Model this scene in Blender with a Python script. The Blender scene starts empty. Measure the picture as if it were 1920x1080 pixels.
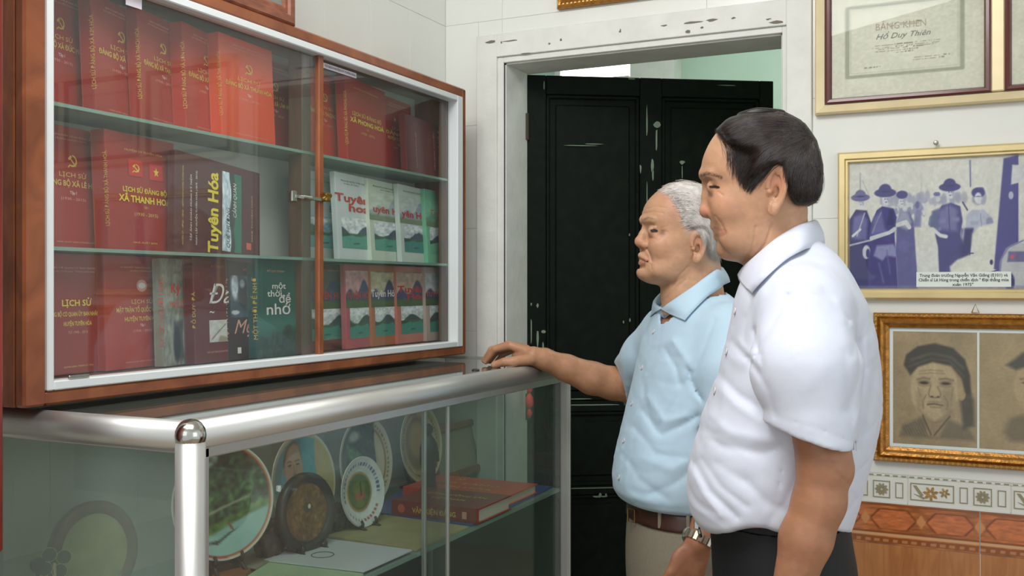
import bpy, bmesh, math, random
import numpy as np
from mathutils import Vector, Matrix

random.seed(7); rng = np.random.default_rng(7)
S = bpy.context.scene
COL = S.collection
PI = math.pi

# ---------------------------------------------------------------- camera
YAW = math.radians(25.8); FPX = 1900.0
CAMP = np.array([1.5, -2.645, 1.36])
FW = np.array([-math.sin(YAW), math.cos(YAW), 0.0]); RT = np.array([math.cos(YAW), math.sin(YAW), 0.0]); UP = np.array([0, 0, 1.0])
cd = bpy.data.cameras.new('camera'); cam = bpy.data.objects.new('camera', cd); COL.objects.link(cam)
cd.sensor_width = 36; cd.lens = FPX / 1920 * 36; cd.clip_start = 0.02; cd.clip_end = 100
cam.location = CAMP; cam.rotation_euler = (PI / 2, 0, YAW)
S.camera = cam
# ---------------------------------------------------------------- world, lights, exposure
S.view_settings.view_transform = 'Standard'; S.view_settings.look = 'None'
S.view_settings.gamma = 1; S.view_settings.use_curve_mapping = False
S.view_settings.exposure = 0.0
w = bpy.data.worlds.new('world'); S.world = w; w.use_nodes = True
w.node_tree.nodes['Background'].inputs[0].default_value = (0.86, 0.93, 0.95, 1)
w.node_tree.nodes['Background'].inputs[1].default_value = 0.74
def area(name, loc, target, size, power, color=(1, 1, 1), sy=None, spread=None):
    l = bpy.data.lights.new(name, 'AREA'); l.energy = power; l.color = color
    l.shape = 'RECTANGLE'; l.size = size; l.size_y = sy or size
    if spread: l.spread = spread
    o = bpy.data.objects.new(name, l); COL.objects.link(o); o.location = loc
    o.rotation_euler = (Vector(target) - Vector(loc)).to_track_quat('-Z', 'Y').to_euler()
    return o
area('window_light', (0.5, -5.0, 2.3), (0.8, -0.3, 1.2), 2.2, 11, (1.0, 0.985, 0.95), 1.8)
area('side_fill_light', (3.6, -2.3, 1.7), (0.0, -1.0, 1.4), 1.6, 8, (1.0, 1.0, 1.0), 1.6)  # unseen fill lamp, added to brighten the left wall face-on
area('left_fill_light', (0.75, -2.05, 2.8), (0.2, -1.3, 0.9), 1.2, 42, (1.0, 1.0, 1.0), 0.9)  # overhead fill added to lift the left half, not a known fixture
area('passage_light', (0.9, 1.2, 2.7), (0.9, 1.4, 0), 1.2, 14, (0.92, 1.0, 0.95))

# ---------------------------------------------------------------- helpers
def ray(px, py):
    return FW + (px - 960) / FPX * RT + (540 - py) / FPX * UP
def Q(px, py, t): return CAMP + t * ray(px, py)
def onX(px, py, X): d = ray(px, py); return CAMP + d * (X - CAMP[0]) / d[0]
def onY(px, py, Y): d = ray(px, py); return CAMP + d * (Y - CAMP[1]) / d[1]
def onZ(px, py, Z): d = ray(px, py); return CAMP + d * (Z - CAMP[2]) / d[2]
def proj(P):
    D = P - CAMP; t = D @ FW
    return 960 + FPX * (D @ RT) / t, 540 - FPX * D[..., 2] / t, t
def lin(c):
    c = np.asarray(c, float) / 255.0
    return np.where(c <= 0.04045, c / 12.92, ((c + 0.055) / 1.055) ** 2.4)
def L4(c): l = lin(c); return (float(l[0]), float(l[1]), float(l[2]), 1.0)

MATS = {}
def mat(name, rgb=(200, 200, 200), rough=0.5, metal=0.0, spec=0.5, noise=0.0, nscale=20, bump=0.0, bscale=60, stretch=None, attr=None, coat=0.0, emit=None, sss=0.0, sheen=0.0, trans=None):
    if name in MATS: return MATS[name]
    m = bpy.data.materials.new(name); m.use_nodes = True; nt = m.node_tree; N = nt.nodes; K = nt.links
    b = N['Principled BSDF']; c = L4(rgb)
    b.inputs['Base Color'].default_value = c; b.inputs['Roughness'].default_value = rough
    b.inputs['Metallic'].default_value = metal; b.inputs['Specular IOR Level'].default_value = spec
    if coat: b.inputs['Coat Weight'].default_value = coat; b.inputs['Coat Roughness'].default_value = 0.12
    if sheen: b.inputs['Sheen Weight'].default_value = sheen
    if sss:
        b.inputs['Subsurface Weight'].default_value = sss; b.inputs['Subsurface Radius'].default_value = (0.012, 0.005, 0.003); b.inputs['Subsurface Scale'].default_value = 0.6
    if emit is not None:
        b.inputs['Emission Color'].default_value = c; b.inputs['Emission Strength'].default_value = emit
    src = None
    if attr:
        a = N.new('ShaderNodeAttribute'); a.attribute_name = attr; src = a.outputs['Color']
    tc = N.new('ShaderNodeTexCoord'); mp = N.new('ShaderNodeMapping'); K.new(tc.outputs['Object'], mp.inputs['Vector'])
    if stretch: mp.inputs['Scale'].default_value = stretch
    if noise:
        nz = N.new('ShaderNodeTexNoise'); nz.inputs['Scale'].default_value = nscale; nz.inputs['Detail'].default_value = 5
        K.new(mp.outputs[0], nz.inputs['Vector'])
        mr = N.new('ShaderNodeMapRange'); mr.inputs[1].default_value = 0.3; mr.inputs[2].default_value = 0.7
        mr.inputs[3].default_value = 1 - noise; mr.inputs[4].default_value = 1 + noise
        K.new(nz.outputs[0], mr.inputs[0])
        mx = N.new('ShaderNodeMix'); mx.data_type = 'RGBA'; mx.blend_type = 'MULTIPLY'; mx.inputs[0].default_value = 1
        if src: K.new(src, mx.inputs[6])
        else: mx.inputs[6].default_value = c
        K.new(mr.outputs[0], mx.inputs[7]); src = mx.outputs[2]
    if src: K.new(src, b.inputs['Base Color'])
    if bump:
        n2 = N.new('ShaderNodeTexNoise'); n2.inputs['Scale'].default_value = bscale; n2.inputs['Detail'].default_value = 4
        K.new(mp.outputs[0], n2.inputs['Vector'])
        bp = N.new('ShaderNodeBump'); bp.inputs['Strength'].default_value = bump; bp.inputs['Distance'].default_value = 0.003
        K.new(n2.outputs[0], bp.inputs['Height']); K.new(bp.outputs[0], b.inputs['Normal'])
    MATS[name] = m; return m

def glass_mat(name, tint=(235, 245, 240), refl=1.0, rough=0.0, haze=0.0, hazecol=(200, 210, 205)):
    m = bpy.data.materials.new(name); m.use_nodes = True; nt = m.node_tree; N = nt.nodes; K = nt.links
    for n in list(N): N.remove(n)
    o = N.new('ShaderNodeOutputMaterial'); t = N.new('ShaderNodeBsdfTransparent'); g = N.new('ShaderNodeBsdfGlossy')
    t.inputs[0].default_value = L4(tint); g.inputs['Roughness'].default_value = rough
    fr = N.new('ShaderNodeFresnel'); ge = N.new('ShaderNodeNewGeometry'); mi = N.new('ShaderNodeMapRange')
    mi.inputs[3].default_value = 1.5; mi.inputs[4].default_value = 1 / 1.5; K.new(ge.outputs['Backfacing'], mi.inputs[0]); K.new(mi.outputs[0], fr.inputs[0])
    mu = N.new('ShaderNodeMath'); mu.operation = 'MULTIPLY'; mu.inputs[1].default_value = refl; mu.use_clamp = True; K.new(fr.outputs[0], mu.inputs[0])
    mx = N.new('ShaderNodeMixShader'); K.new(mu.outputs[0], mx.inputs[0]); K.new(t.outputs[0], mx.inputs[1]); K.new(g.outputs[0], mx.inputs[2])
    last = mx
    if haze:
        d = N.new('ShaderNodeBsdfDiffuse'); d.inputs[0].default_value = L4(hazecol)
        m2 = N.new('ShaderNodeMixShader'); m2.inputs[0].default_value = haze; K.new(mx.outputs[0], m2.inputs[1]); K.new(d.outputs[0], m2.inputs[2]); last = m2
    K.new(last.outputs[0], o.inputs[0]); MATS[name] = m; return m

def woodmat(name, rgb, dark, rough=0.35, scale=(1, 1, 1), coat=0.3, ws=6):
    m = mat(name, rgb, rough, coat=coat); nt = m.node_tree; N = nt.nodes; K = nt.links; b = N['Principled BSDF']
    tc = N.new('ShaderNodeTexCoord'); mp = N.new('ShaderNodeMapping'); mp.inputs['Scale'].default_value = scale
    K.new(tc.outputs['Object'], mp.inputs['Vector'])
    wv = N.new('ShaderNodeTexNoise'); wv.inputs['Scale'].default_value = ws; wv.inputs['Detail'].default_value = 8; wv.inputs['Distortion'].default_value = 1.2
    K.new(mp.outputs[0], wv.inputs['Vector'])
    cr = N.new('ShaderNodeValToRGB'); cr.color_ramp.elements[0].position = 0.32; cr.color_ramp.elements[1].position = 0.68
    cr.color_ramp.elements[0].color = L4(dark); cr.color_ramp.elements[1].color = L4(rgb)
    K.new(wv.outputs[0], cr.inputs[0]); K.new(cr.outputs[0], b.inputs['Base Color'])
    return m

def link(name, me, m, parent=None, smooth=False):
    if isinstance(m, str): m = MATS[m]
    if m is not None and len(me.materials) == 0: me.materials.append(m)
    if smooth:
        me.polygons.foreach_set('use_smooth', [True] * len(me.polygons))
    o = bpy.data.objects.new(name, me); COL.objects.link(o)
    if parent is not None: o.parent = parent
    return o
class MB:
    def __init__(s): s.v = []; s.f = []; s.mi = []
    def add(s, v, f, mi=0):
        n = len(s.v); s.v += [tuple(map(float, p)) for p in v]; s.f += [tuple(i + n for i in q) for q in f]; s.mi += [mi] * len(f); return s
    def box(s, a, b, mi=0, c=0.0):
        x0, y0, z0 = [min(p, q) for p, q in zip(a, b)]; x1, y1, z1 = [max(p, q) for p, q in zip(a, b)]
        if c <= 0:
            v = [(x, y, z) for x in (x0, x1) for y in (y0, y1) for z in (z0, z1)]
            return s.add(v, [(0, 1, 3, 2), (4, 6, 7, 5), (0, 4, 5, 1), (2, 3, 7, 6), (0, 2, 6, 4), (1, 5, 7, 3)], mi)
        bm = bmesh.new(); bmesh.ops.create_cube(bm, size=1, matrix=Matrix.Translation(((x0 + x1) / 2, (y0 + y1) / 2, (z0 + z1) / 2)) @ Matrix.Diagonal((x1 - x0, y1 - y0, z1 - z0, 1)))
        bmesh.ops.bevel(bm, geom=bm.edges[:], offset=c, segments=1, affect='EDGES', profile=0.5)
        bm.verts.index_update()
        s.add([v.co for v in bm.verts], [tuple(v.index for v in f.verts) for f in bm.faces], mi); bm.free(); return s
    def prism(s, poly, axis_fn, d0, d1, mi=0):
        n = len(poly); v = [axis_fn(p, d0) for p in poly] + [axis_fn(p, d1) for p in poly]
        f = [tuple(range(n))[::-1], tuple(range(n, 2 * n))] + [(i, (i + 1) % n, n + (i + 1) % n, n + i) for i in range(n)]
        return s.add(v, f, mi)
    def tube(s, pts, r, n=10, mi=0, cap=True):
        pts = [np.array(p, float) for p in pts]; R = r if hasattr(r, '__len__') else [r] * len(pts)
        V = []; prev = None
        for i, p in enumerate(pts):
            d = pts[min(i + 1, len(pts) - 1)] - pts[max(i - 1, 0)]; d = d / (np.linalg.norm(d) + 1e-9)
            u = prev if prev is not None else (np.array([0, 0, 1.0]) if abs(d[2]) < 0.9 else np.array([1.0, 0, 0]))
            u = u - d * (u @ d); u /= np.linalg.norm(u) + 1e-9; prev = u; wv = np.cross(d, u)
            for k in range(n):
                a = 2 * PI * k / n; V.append(p + R[i] * (math.cos(a) * u + math.sin(a) * wv))
        F = []
        for i in range(len(pts) - 1):
            for k in range(n):
                F.append((i * n + k, i * n + (k + 1) % n, (i + 1) * n + (k + 1) % n, (i + 1) * n + k))
        if cap: F.append(tuple(range(n))[::-1]); F.append(tuple(range((len(pts) - 1) * n, len(pts) * n)))
        return s.add(V, F, mi)
    def lathe(s, prof, n=32, mi=0, M=None, sc=(1, 1)):
        # profile (r, out) about local -Y axis ; disc lies in XZ
        V = []
        for r, y in prof:
            for k in range(n):
                a = 2 * PI * k / n; V.append((r * math.cos(a) * sc[0], -y, r * math.sin(a) * sc[1]))
        F = [(i * n + k, i * n + (k + 1) % n, (i + 1) * n + (k + 1) % n, (i + 1) * n + k) for i in range(len(prof) - 1) for k in range(n)]
        F.append(tuple(range(n))[::-1]); F.append(tuple(range((len(prof) - 1) * n, len(prof) * n)))
        if M is not None: V = [M @ Vector(p) for p in V]
        return s.add(V, F, mi)
    def mesh(s, name, mats=None):
        me = bpy.data.meshes.new(name); me.from_pydata(s.v, [], s.f)
        if mats:
            for m in mats: me.materials.append(MATS[m] if isinstance(m, str) else m)
            me.polygons.foreach_set('material_index', s.mi)
        me.update(); return me
    def build(s, name, m, parent=None, smooth=False):
        ms = m if isinstance(m, (list, tuple)) else [m]
        me = s.mesh(name, ms); o = link(name, me, None, parent, smooth); return o
def fixn(o):
    bm = bmesh.new(); bm.from_mesh(o.data); bmesh.ops.recalc_face_normals(bm, faces=bm.faces[:]); bm.to_mesh(o.data); bm.free(); return o
def thing(name, label, cat, loc=(0, 0, 0), rotz=0, group=None, mw=None):
    o = bpy.data.objects.new(name, None); COL.objects.link(o); o.empty_display_size = 0.05
    if mw is not None: o.matrix_world = mw
    else: o.location = loc; o.rotation_euler = (0, 0, rotz)
    return tag(o, label, cat, group)
def tag(o, label, cat, group=None):
    o['label'] = label; o['category'] = cat
    if group: o['group'] = group
    return o
def struct(o): o['kind'] = 'structure'; return o
def stuff(o): o['kind'] = 'stuff'; return o

# ---- painted flat prints: colours given to grid vertices by a function of (u,v) in 0..1
def vnoise(x, y, seed=0):
    xi = np.floor(x).astype(int); yi = np.floor(y).astype(int); fx = x - xi; fy = y - yi
    fx = fx * fx * (3 - 2 * fx); fy = fy * fy * (3 - 2 * fy)
    def h(a, b):
        v = np.sin(a * 127.1 + b * 311.7 + seed * 74.7) * 43758.5453; return v - np.floor(v)
    return (h(xi, yi) * (1 - fx) + h(xi + 1, yi) * fx) * (1 - fy) + (h(xi, yi + 1) * (1 - fx) + h(xi + 1, yi + 1) * fx) * fy
def fbm(x, y, seed=0, o=4):
    s = 0; a = 0.5
    for i in range(o): s = s + a * vnoise(x * 2 ** i, y * 2 ** i, seed + i * 13); a *= 0.5
    return s / (1 - 0.5 ** o)
def polysd(X, Y, P):
    P = np.asarray(P, float); d = np.full(X.shape, 1e9); s = np.ones(X.shape)
    n = len(P)
    for i in range(n):
        a = P[i]; b = P[i - 1]; ex, ey = b - a; wx = X - a[0]; wy = Y - a[1]
        h = np.clip((wx * ex + wy * ey) / (ex * ex + ey * ey + 1e-12), 0, 1)
        d = np.minimum(d, (wx - ex * h) ** 2 + (wy - ey * h) ** 2)
        c1 = Y >= a[1]; c2 = Y < b[1]; c3 = ex * wy > ey * wx
        fl = (c1 & c2 & c3) | (~c1 & ~c2 & ~c3); s = np.where(fl, -s, s)
    return s * np.sqrt(d)
def linesd(X, Y, P):
    P = np.asarray(P, float); d = np.full(X.shape, 1e9)
    for a, b in zip(P[:-1], P[1:]):
        ex, ey = b - a; wx = X - a[0]; wy = Y - a[1]; h = np.clip((wx * ex + wy * ey) / (ex * ex + ey * ey + 1e-12), 0, 1)
        d = np.minimum(d, (wx - ex * h) ** 2 + (wy - ey * h) ** 2)
    return np.sqrt(d)
class Paint:
    def __init__(s, X, Y, bg): s.X = X; s.Y = Y; s.c = np.tile(np.asarray(bg, float), X.shape + (1,))
    def mask(s, m, col, op=1.0):
        m = (np.clip(m, 0, 1) * op)[..., None]; s.c = s.c * (1 - m) + np.asarray(col, float) * m; return s
    def ell(s, cx, cy, rx, ry, col, soft=0.15, rot=0, op=1.0):
        c, n = math.cos(rot), math.sin(rot); x = s.X - cx; y = s.Y - cy
        u = (x * c + y * n) / rx; v = (-x * n + y * c) / ry; r = np.sqrt(u * u + v * v)
        return s.mask((1 + soft / 2 - r) / soft, col, op)
    def poly(s, P, col, soft=0.01, op=1.0): return s.mask(0.5 - polysd(s.X, s.Y, P) / soft, col, op)
    def line(s, P, w, col, soft=0.006, op=1.0): return s.mask(0.5 + (w / 2 - linesd(s.X, s.Y, P)) / soft, col, op)
    def noise(s, sc, amt, seed=0, sx=1, sy=1):
        s.c = s.c * (1 + amt * 2 * (fbm(s.X * sc * sx, s.Y * sc * sy, seed) - 0.5))[..., None]; return s
def colattr(me, cols):
    a = me.color_attributes.new('Col', 'FLOAT_COLOR', 'POINT')
    L = np.ones((len(cols), 4), np.float32); L[:, :3] = lin(np.clip(cols, 0, 255)); a.data.foreach_set('color', L.ravel())
def picture(parent, name, w_, h_, nx, nz, func, out=0.0, m='print', x0=0, z0=0, asp=1.0, thick=0):
    u = np.linspace(0, 1, nx); v = np.linspace(0, 1, nz); U, V = np.meshgrid(u, v)
    cols = func(U, V).reshape(-1, 3)
    P = np.stack([x0 + U * w_, np.full(U.shape, -out), z0 + V * h_], -1).reshape(-1, 3)
    i = np.arange((nx - 1) * (nz - 1)); r = i // (nx - 1); c = i % (nx - 1); a = r * nx + c
    F = np.stack([a, a + 1, a + nx + 1, a + nx], 1)
    me = bpy.data.meshes.new(name); me.from_pydata(P.tolist(), [], F.tolist()); colattr(me, cols)
    return link(name, me, m, parent)
def discpic(parent, name, R, func, out=0.0, nr=40, na=110, sc=(1, 1), m='glazed_print', dish=None):
    rr = np.linspace(0.0, 1, nr); aa = np.linspace(0, 2 * PI, na, endpoint=False); RR, AA = np.meshgrid(rr, aa, indexing='ij')
    X = RR * np.cos(AA); Z = RR * np.sin(AA); cols = func(X, Z).reshape(-1, 3)
    P = np.stack([X * R * sc[0], -(out + 0 * RR + (0 if dish is None else np.interp(RR, dish[0], dish[1]))), Z * R * sc[1]], -1).reshape(-1, 3)
    F = [(i * na + k, i * na + (k + 1) % na, (i + 1) * na + (k + 1) % na, (i + 1) * na + k) for i in range(nr - 1) for k in range(na)]
    me = bpy.data.meshes.new(name); me.from_pydata(P.tolist(), [], F); colattr(me, cols)
    return link(name, me, m, parent, True)

# ---- lettering: queued text, turned into one flat mesh per thing
TXT = []
def letters(parent, items, name='lettering', out=0.0008):
    TXT.append((parent, items, name, out))
def flush_text():
    sc = bpy.data.collections.new('tmp_text'); COL.children.link(sc); allj = []
    for parent, items, name, out in TXT:
        lst = []
        for it in items:
            if it[0] != 't': lst.append(None); continue
            _, txt, x, z, size, mt, kw = it
            cu = bpy.data.curves.new('t', 'FONT'); cu.body = txt; cu.size = size; cu.align_x = kw.get('al', 'CENTER'); cu.offset = kw.get('bold', 0.0) * size
            cu.shear = kw.get('shear', 0); cu.resolution_u = 2 if size < 0.03 else 4; cu.space_line = kw.get('sl', 1)
            o = bpy.data.objects.new('t', cu); sc.objects.link(o); lst.append(o)
        allj.append(lst)
    dg = bpy.context.evaluated_depsgraph_get(); dg.update()
    for (parent, items, name, out), lst in zip(TXT, allj):
        mb = MB(); mats = []
        for it, o in zip(items, lst):
            mt = it[5] if it[0] == 't' else it[2]
            if mt not in mats: mats.append(mt)
            mi = mats.index(mt)
            if it[0] == 't':
                me = bpy.data.meshes.new_from_object(o.evaluated_get(dg)); kw = it[6]; sx = kw.get('sx', 1.0); rot = kw.get('rot', 0); c, s = math.cos(rot), math.sin(rot)
                wd = kw.get('w')
                xs = [v.co.x for v in me.vertices]
                if wd and xs:
                    ww = max(xs) - min(xs); sx = wd / ww if ww > 0 else 1
                mb.add([(it[2] + v.co.x * sx * c - v.co.y * s, -out, it[3] + v.co.x * sx * s + v.co.y * c) for v in me.vertices], [tuple(p.vertices) for p in me.polygons], mi)
                bpy.data.meshes.remove(me)
            else:
                mb.add([(p[0], -out - (it[3] if len(it) > 3 else 0), p[1]) for p in it[1]], [tuple(range(len(it[1])))], mi)
        if mb.f: mb.build(name, mats, parent)
    for l in allj:
        for o in l:
            if o: cu = o.data; bpy.data.objects.remove(o); bpy.data.curves.remove(cu)
    bpy.data.collections.remove(sc)
def T(txt, x, z, size, m, **kw): return ('t', txt, x, z, size, m, kw)
def star(cx, cz, r, m, n=5):
    P = []
    for i in range(2 * n):
        a = PI / 2 + i * PI / n; q = r if i % 2 == 0 else r * 0.4; P.append((cx + q * math.cos(a), cz + q * math.sin(a)))
    return ('p', P[::-1], m)
def emblem(cx, cz, s, m):
    out = []
    A = [math.radians(a) for a in np.linspace(-125, 95, 15)]
    outer = [(cx + s * (0.05 + 0.85 * math.cos(a)), cz + s * (0.85 * math.sin(a))) for a in A]
    inner = [(cx + s * (-0.08 + 0.74 * math.cos(a)), cz + s * (0.04 + 0.66 * math.sin(a))) for a in A[:-1]]
    inner[0] = (cx + s * -0.42, cz - s * 0.5)
    pts = outer + inner[::-1]
    for i in range(14):
        a, b = outer[i], outer[i + 1]; c_, d = (inner[i + 1] if i + 1 < 14 else outer[-1]), inner[i]
        out.append(('p', [a, b, c_, d], m))
    def rq(x, z, w_, h_, rot):
        c, n = math.cos(rot), math.sin(rot)
        return ('p', [(cx + s * (x + a * c - b * n), cz + s * (z + a * n + b * c)) for a, b in ((-w_, -h_), (w_, -h_), (w_, h_), (-w_, h_))], m)
    out.append(rq(-0.62, -0.78, 0.26, 0.09, PI / 4)); out.append(rq(0.08, -0.12, 0.1, 0.85, PI / 4)); out.append(rq(-0.42, 0.42, 0.36, 0.17, PI / 4))
    return out
def rectp(x0, z0, x1, z1, m, lift=0.0): return ('p', [(x0, z0), (x1, z0), (x1, z1), (x0, z1)], m, lift)
# ---------------------------------------------------------------- materials
mat('tile', (224, 225, 218), 0.22, noise=0.035, nscale=3, spec=0.5)
mat('grout', (206, 204, 194), 0.8)
mat('plaster', (224, 224, 217), 0.6, noise=0.06, nscale=14, bump=0.35, bscale=50)
mat('plaster_chip', (120, 112, 100), 0.8)
mat('mint', (190, 213, 196), 0.7, noise=0.04, nscale=5)
mat('floor', (170, 150, 125), 0.3, noise=0.1, nscale=8)
mat('ceil', (225, 225, 220), 0.8)
mat('doorpaint', (11, 19, 12), 0.55, noise=0.35, nscale=30, bump=0.25, bscale=120, spec=0.12)
mat('doorscuff', (120, 135, 115), 0.7)
mat('grimy', (60, 52, 40), 0.7)
mat('skylight', (255, 255, 255), 0.5, emit=4.0)
woodmat('casewood', (158, 90, 52), (120, 62, 34), 0.35, (3, 1, 1), ws=9)
woodmat('darkwood', (112, 66, 44), (78, 44, 30), 0.5, (8, 8, 1), ws=7)
woodmat('redwood', (134, 42, 22), (92, 24, 12), 0.35, (8, 8, 1), ws=5)
woodmat('framewood', (150, 88, 62), (112, 58, 40), 0.4, (2, 2, 6), ws=8)
woodmat('panelwood', (192, 130, 78), (168, 104, 58), 0.25, (9, 9, 1), ws=5)
mat('whitetrim', (226, 230, 230), 0.35)
mat('alu', (204, 204, 200), 0.44, metal=0.8, noise=0.05, nscale=6, stretch=(1, 1, 1))
mat('chrome', (200, 198, 192), 0.15, metal=1.0, noise=0.15, nscale=60)
mat('brass', (150, 120, 60), 0.35, metal=0.9, noise=0.25, nscale=90)
mat('goldpale', (232, 214, 172), 0.36, metal=0.35, noise=0.06, nscale=12)
mat('goldframe', (216, 196, 144), 0.33, metal=0.5, noise=0.08, nscale=12)
mat('goldornate', (176, 122, 52), 0.33, metal=0.55, noise=0.28, nscale=70, bump=0.5, bscale=160)
mat('bead', (214, 176, 104), 0.3, metal=0.5)
mat('maroonlip', (88, 28, 20), 0.3, coat=0.3)
mat('steel', (170, 168, 160), 0.3, metal=1)
mat('print', (255, 255, 255), 0.5, attr='Col')
mat('glazed_print', (255, 255, 255), 0.18, attr='Col', coat=0.4)
mat('matboard', (214, 212, 196), 0.6)
mat('white_paper', (226, 228, 226), 0.6)
mat('page', (226, 218, 200), 0.7, noise=0.08, nscale=300, stretch=(1, 1, 30))
mat('shelfglass_edge', (130, 160, 146), 0.15, coat=0.5)
glass_mat('glass', (251, 253, 252), 0.8, haze=0.03)
glass_mat('pictureglass', (254, 255, 254), 0.25)
glass_mat('topglass', (214, 224, 217), 1.6, 0.02, haze=0.10, hazecol=(150, 160, 150))
glass_mat('endglass', (236, 244, 239), 1.0, haze=0.20, hazecol=(180, 192, 182))
glass_mat('frontglass', (247, 251, 249), 0.8, haze=0.04)
glass_mat('shelfglass', (200, 216, 208), 1.0, haze=0.62, hazecol=(158, 176, 166))

def kid(o, t): o.parent = t; o.location = -t.location; return o

# ---------------------------------------------------------------- room shell
XW0 = 0.0; ZC = 2.95
x_in0 = onY(945, 300, 0)[0]; x_in1 = onY(1467, 300, 0)[0]
x_out0 = onY(897, 300, 0)[0]; x_out1 = onY(1523, 300, 0)[0]
z_in = 1.36 + 0.655; z_out = 1.36 + 0.739
struct(MB().box((-0.2, -3.6, 0), (-0.0012, 0.158, ZC)).build('wall_left', 'grout'))
WB = MB(); WB.box((-0.008, 0.0012, 0), (x_in0, 0.158, ZC)); WB.box((x_in1, 0.0012, 0), (3.4, 0.158, ZC)); WB.box((x_in0, 0.0012, z_in), (x_in1, 0.158, ZC))
wall_back = struct(WB.build('wall_back', ['grout']))
wall_left = bpy.data.objects['wall_left']
struct(MB().box((-0.2, -3.6, -0.08), (3.4, 2.3, 0)).build('floor', 'floor'))
struct(MB().box((-0.2, -3.6, ZC), (3.4, 2.3, ZC + 0.08)).build('ceiling', 'ceil'))
# passage behind the door
struct(MB().box((-0.9, 2.1, 0), (3.4, 2.2, ZC)).build('wall_passage', 'mint'))
struct(MB().box((-0.9, 0.158, 0), (-0.8, 2.1, ZC)).build('wall_passage_left', 'mint'))
struct(MB().box((2.1, 0.158, 0), (2.2, 2.1, ZC)).build('wall_passage_right', 'mint'))
# high skylight of the passage
a0 = onY(1056, 130, 2.09); a1 = onY(1184, 130, 2.09)
wn = bpy.data.objects.new('window_1', None); COL.objects.link(wn); struct(wn); wn.location = (a0[0], 2.09, 2.2)
zs0 = onY(1100, 152, 2.09)[2]
kid(MB().box((a0[0], 2.075, zs0), (a1[0], 2.09, zs0 + 0.5)).build('pane', 'skylight'), wn)
fm = MB(); fm.box((a0[0] - 0.03, 2.05, zs0 - 0.03), (a1[0] + 0.0, 2.099, zs0)); fm.box((a0[0] - 0.03, 2.05, zs0 + 0.5), (a1[0] + 0.0, 2.099, zs0 + 0.53)); fm.box((a0[0] - 0.03, 2.05, zs0), (a0[0], 2.099, zs0 + 0.5))
kid(fm.build('frame', 'plaster'), wn)
pl = onY(1184, 130, 2.0)[0]; pr = onY(1266, 130, 2.0)[0]
struct(MB().box((pl, 1.98, 0), (pr, 2.1, ZC)).build('trim_1', 'plaster'))

# wall tiles, one object each sharing meshes
TM = {}
def tilemesh(w_, h_, facing):
    k = (round(w_, 4), round(h_, 4), facing)
    if k not in TM:
        g = 0.0005
        mb = MB()
        if facing == 'back': mb.box((g, 0, g), (w_ - g, 0.003, h_ - g), c=0.0005)
        else: mb.box((-0.003, g, g), (0, w_ - g, h_ - g), c=0.0005)
        TM[k] = mb.mesh('tile', ['tile'])
    return TM[k]
ZJ = [0.903, 1.232, 1.535, 1.84, 2.143, 2.446, 2.749, 2.95]
XB_ = [0, 0.19, 0.795, 1.55, 2.15, 2.75, 3.4]
for z0, z1 in zip(ZJ[:-1], ZJ[1:]):
    for xa, xb in zip(XB_[:-1], XB_[1:]):
        # clip against the door casing
        segs = [(xa, xb, z0, z1)]
        out = []
        for (p, q, r, s) in segs:
            if q <= x_out0 or p >= x_out1 or r >= z_out: out.append((p, q, r, s)); continue
            if p < x_out0: out.append((p, x_out0, r, s))
            if q > x_out1: out.append((x_out1, q, r, s))
            if s > z_out: out.append((max(p, x_out0), min(q, x_out1), z_out, s))
        for (p, q, r, s) in out:
            if q - p < 0.012 or s - r < 0.012: continue
            o = bpy.data.objects.new('tile', tilemesh(q - p, s - r, 'back')); COL.objects.link(o); o.parent = wall_back; o.location = (p, 0, r)
    for k in range(14):
        o = bpy.data.objects.new('tile', tilemesh(0.2, z1 - z0, 'left')); COL.objects.link(o); o.parent = wall_left; o.location = (0, -0.2 * (k + 1), z0)

# border tiles with raised flower panels, wood panels below
mat('border_line', (150, 140, 110), 0.4); mat('border_gold', (168, 128, 66), 0.4, noise=0.25, nscale=120); mat('border_white', (222, 222, 214), 0.25)
PB = 0.226
def ringpoly(mb, x0, z0, x1, z1, t, mi, d=0.0015):
    for a, b in (((x0, z0), (x1, z0 + t)), ((x0, z1 - t), (x1, z1)), ((x0, z0 + t), (x0 + t, z1 - t)), ((x1 - t, z0 + t), (x1, z1 - t))):
        mb.box((a[0], -d, a[1]), (b[0], 0.0, b[1]), mi)
def flower(mb, cx, cz, r, n, mi, d=0.0022, seed=0):
    for k in range(n):
        a = 2 * PI * k / n + seed; px_, pz_ = cx + 0.6 * r * math.cos(a), cz + 0.6 * r * math.sin(a)
        pts = [(px_ + 0.45 * r * math.cos(b) * math.cos(a) - 0.2 * r * math.sin(b) * math.sin(a), pz_ + 0.45 * r * math.cos(b) * math.sin(a) + 0.2 * r * math.sin(b) * math.cos(a)) for b in np.linspace(0, 2 * PI, 7)[:-1]]
        mb.prism(pts, lambda p, q: (p[0], -q, p[1]), 0.0, d, mi)
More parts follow.
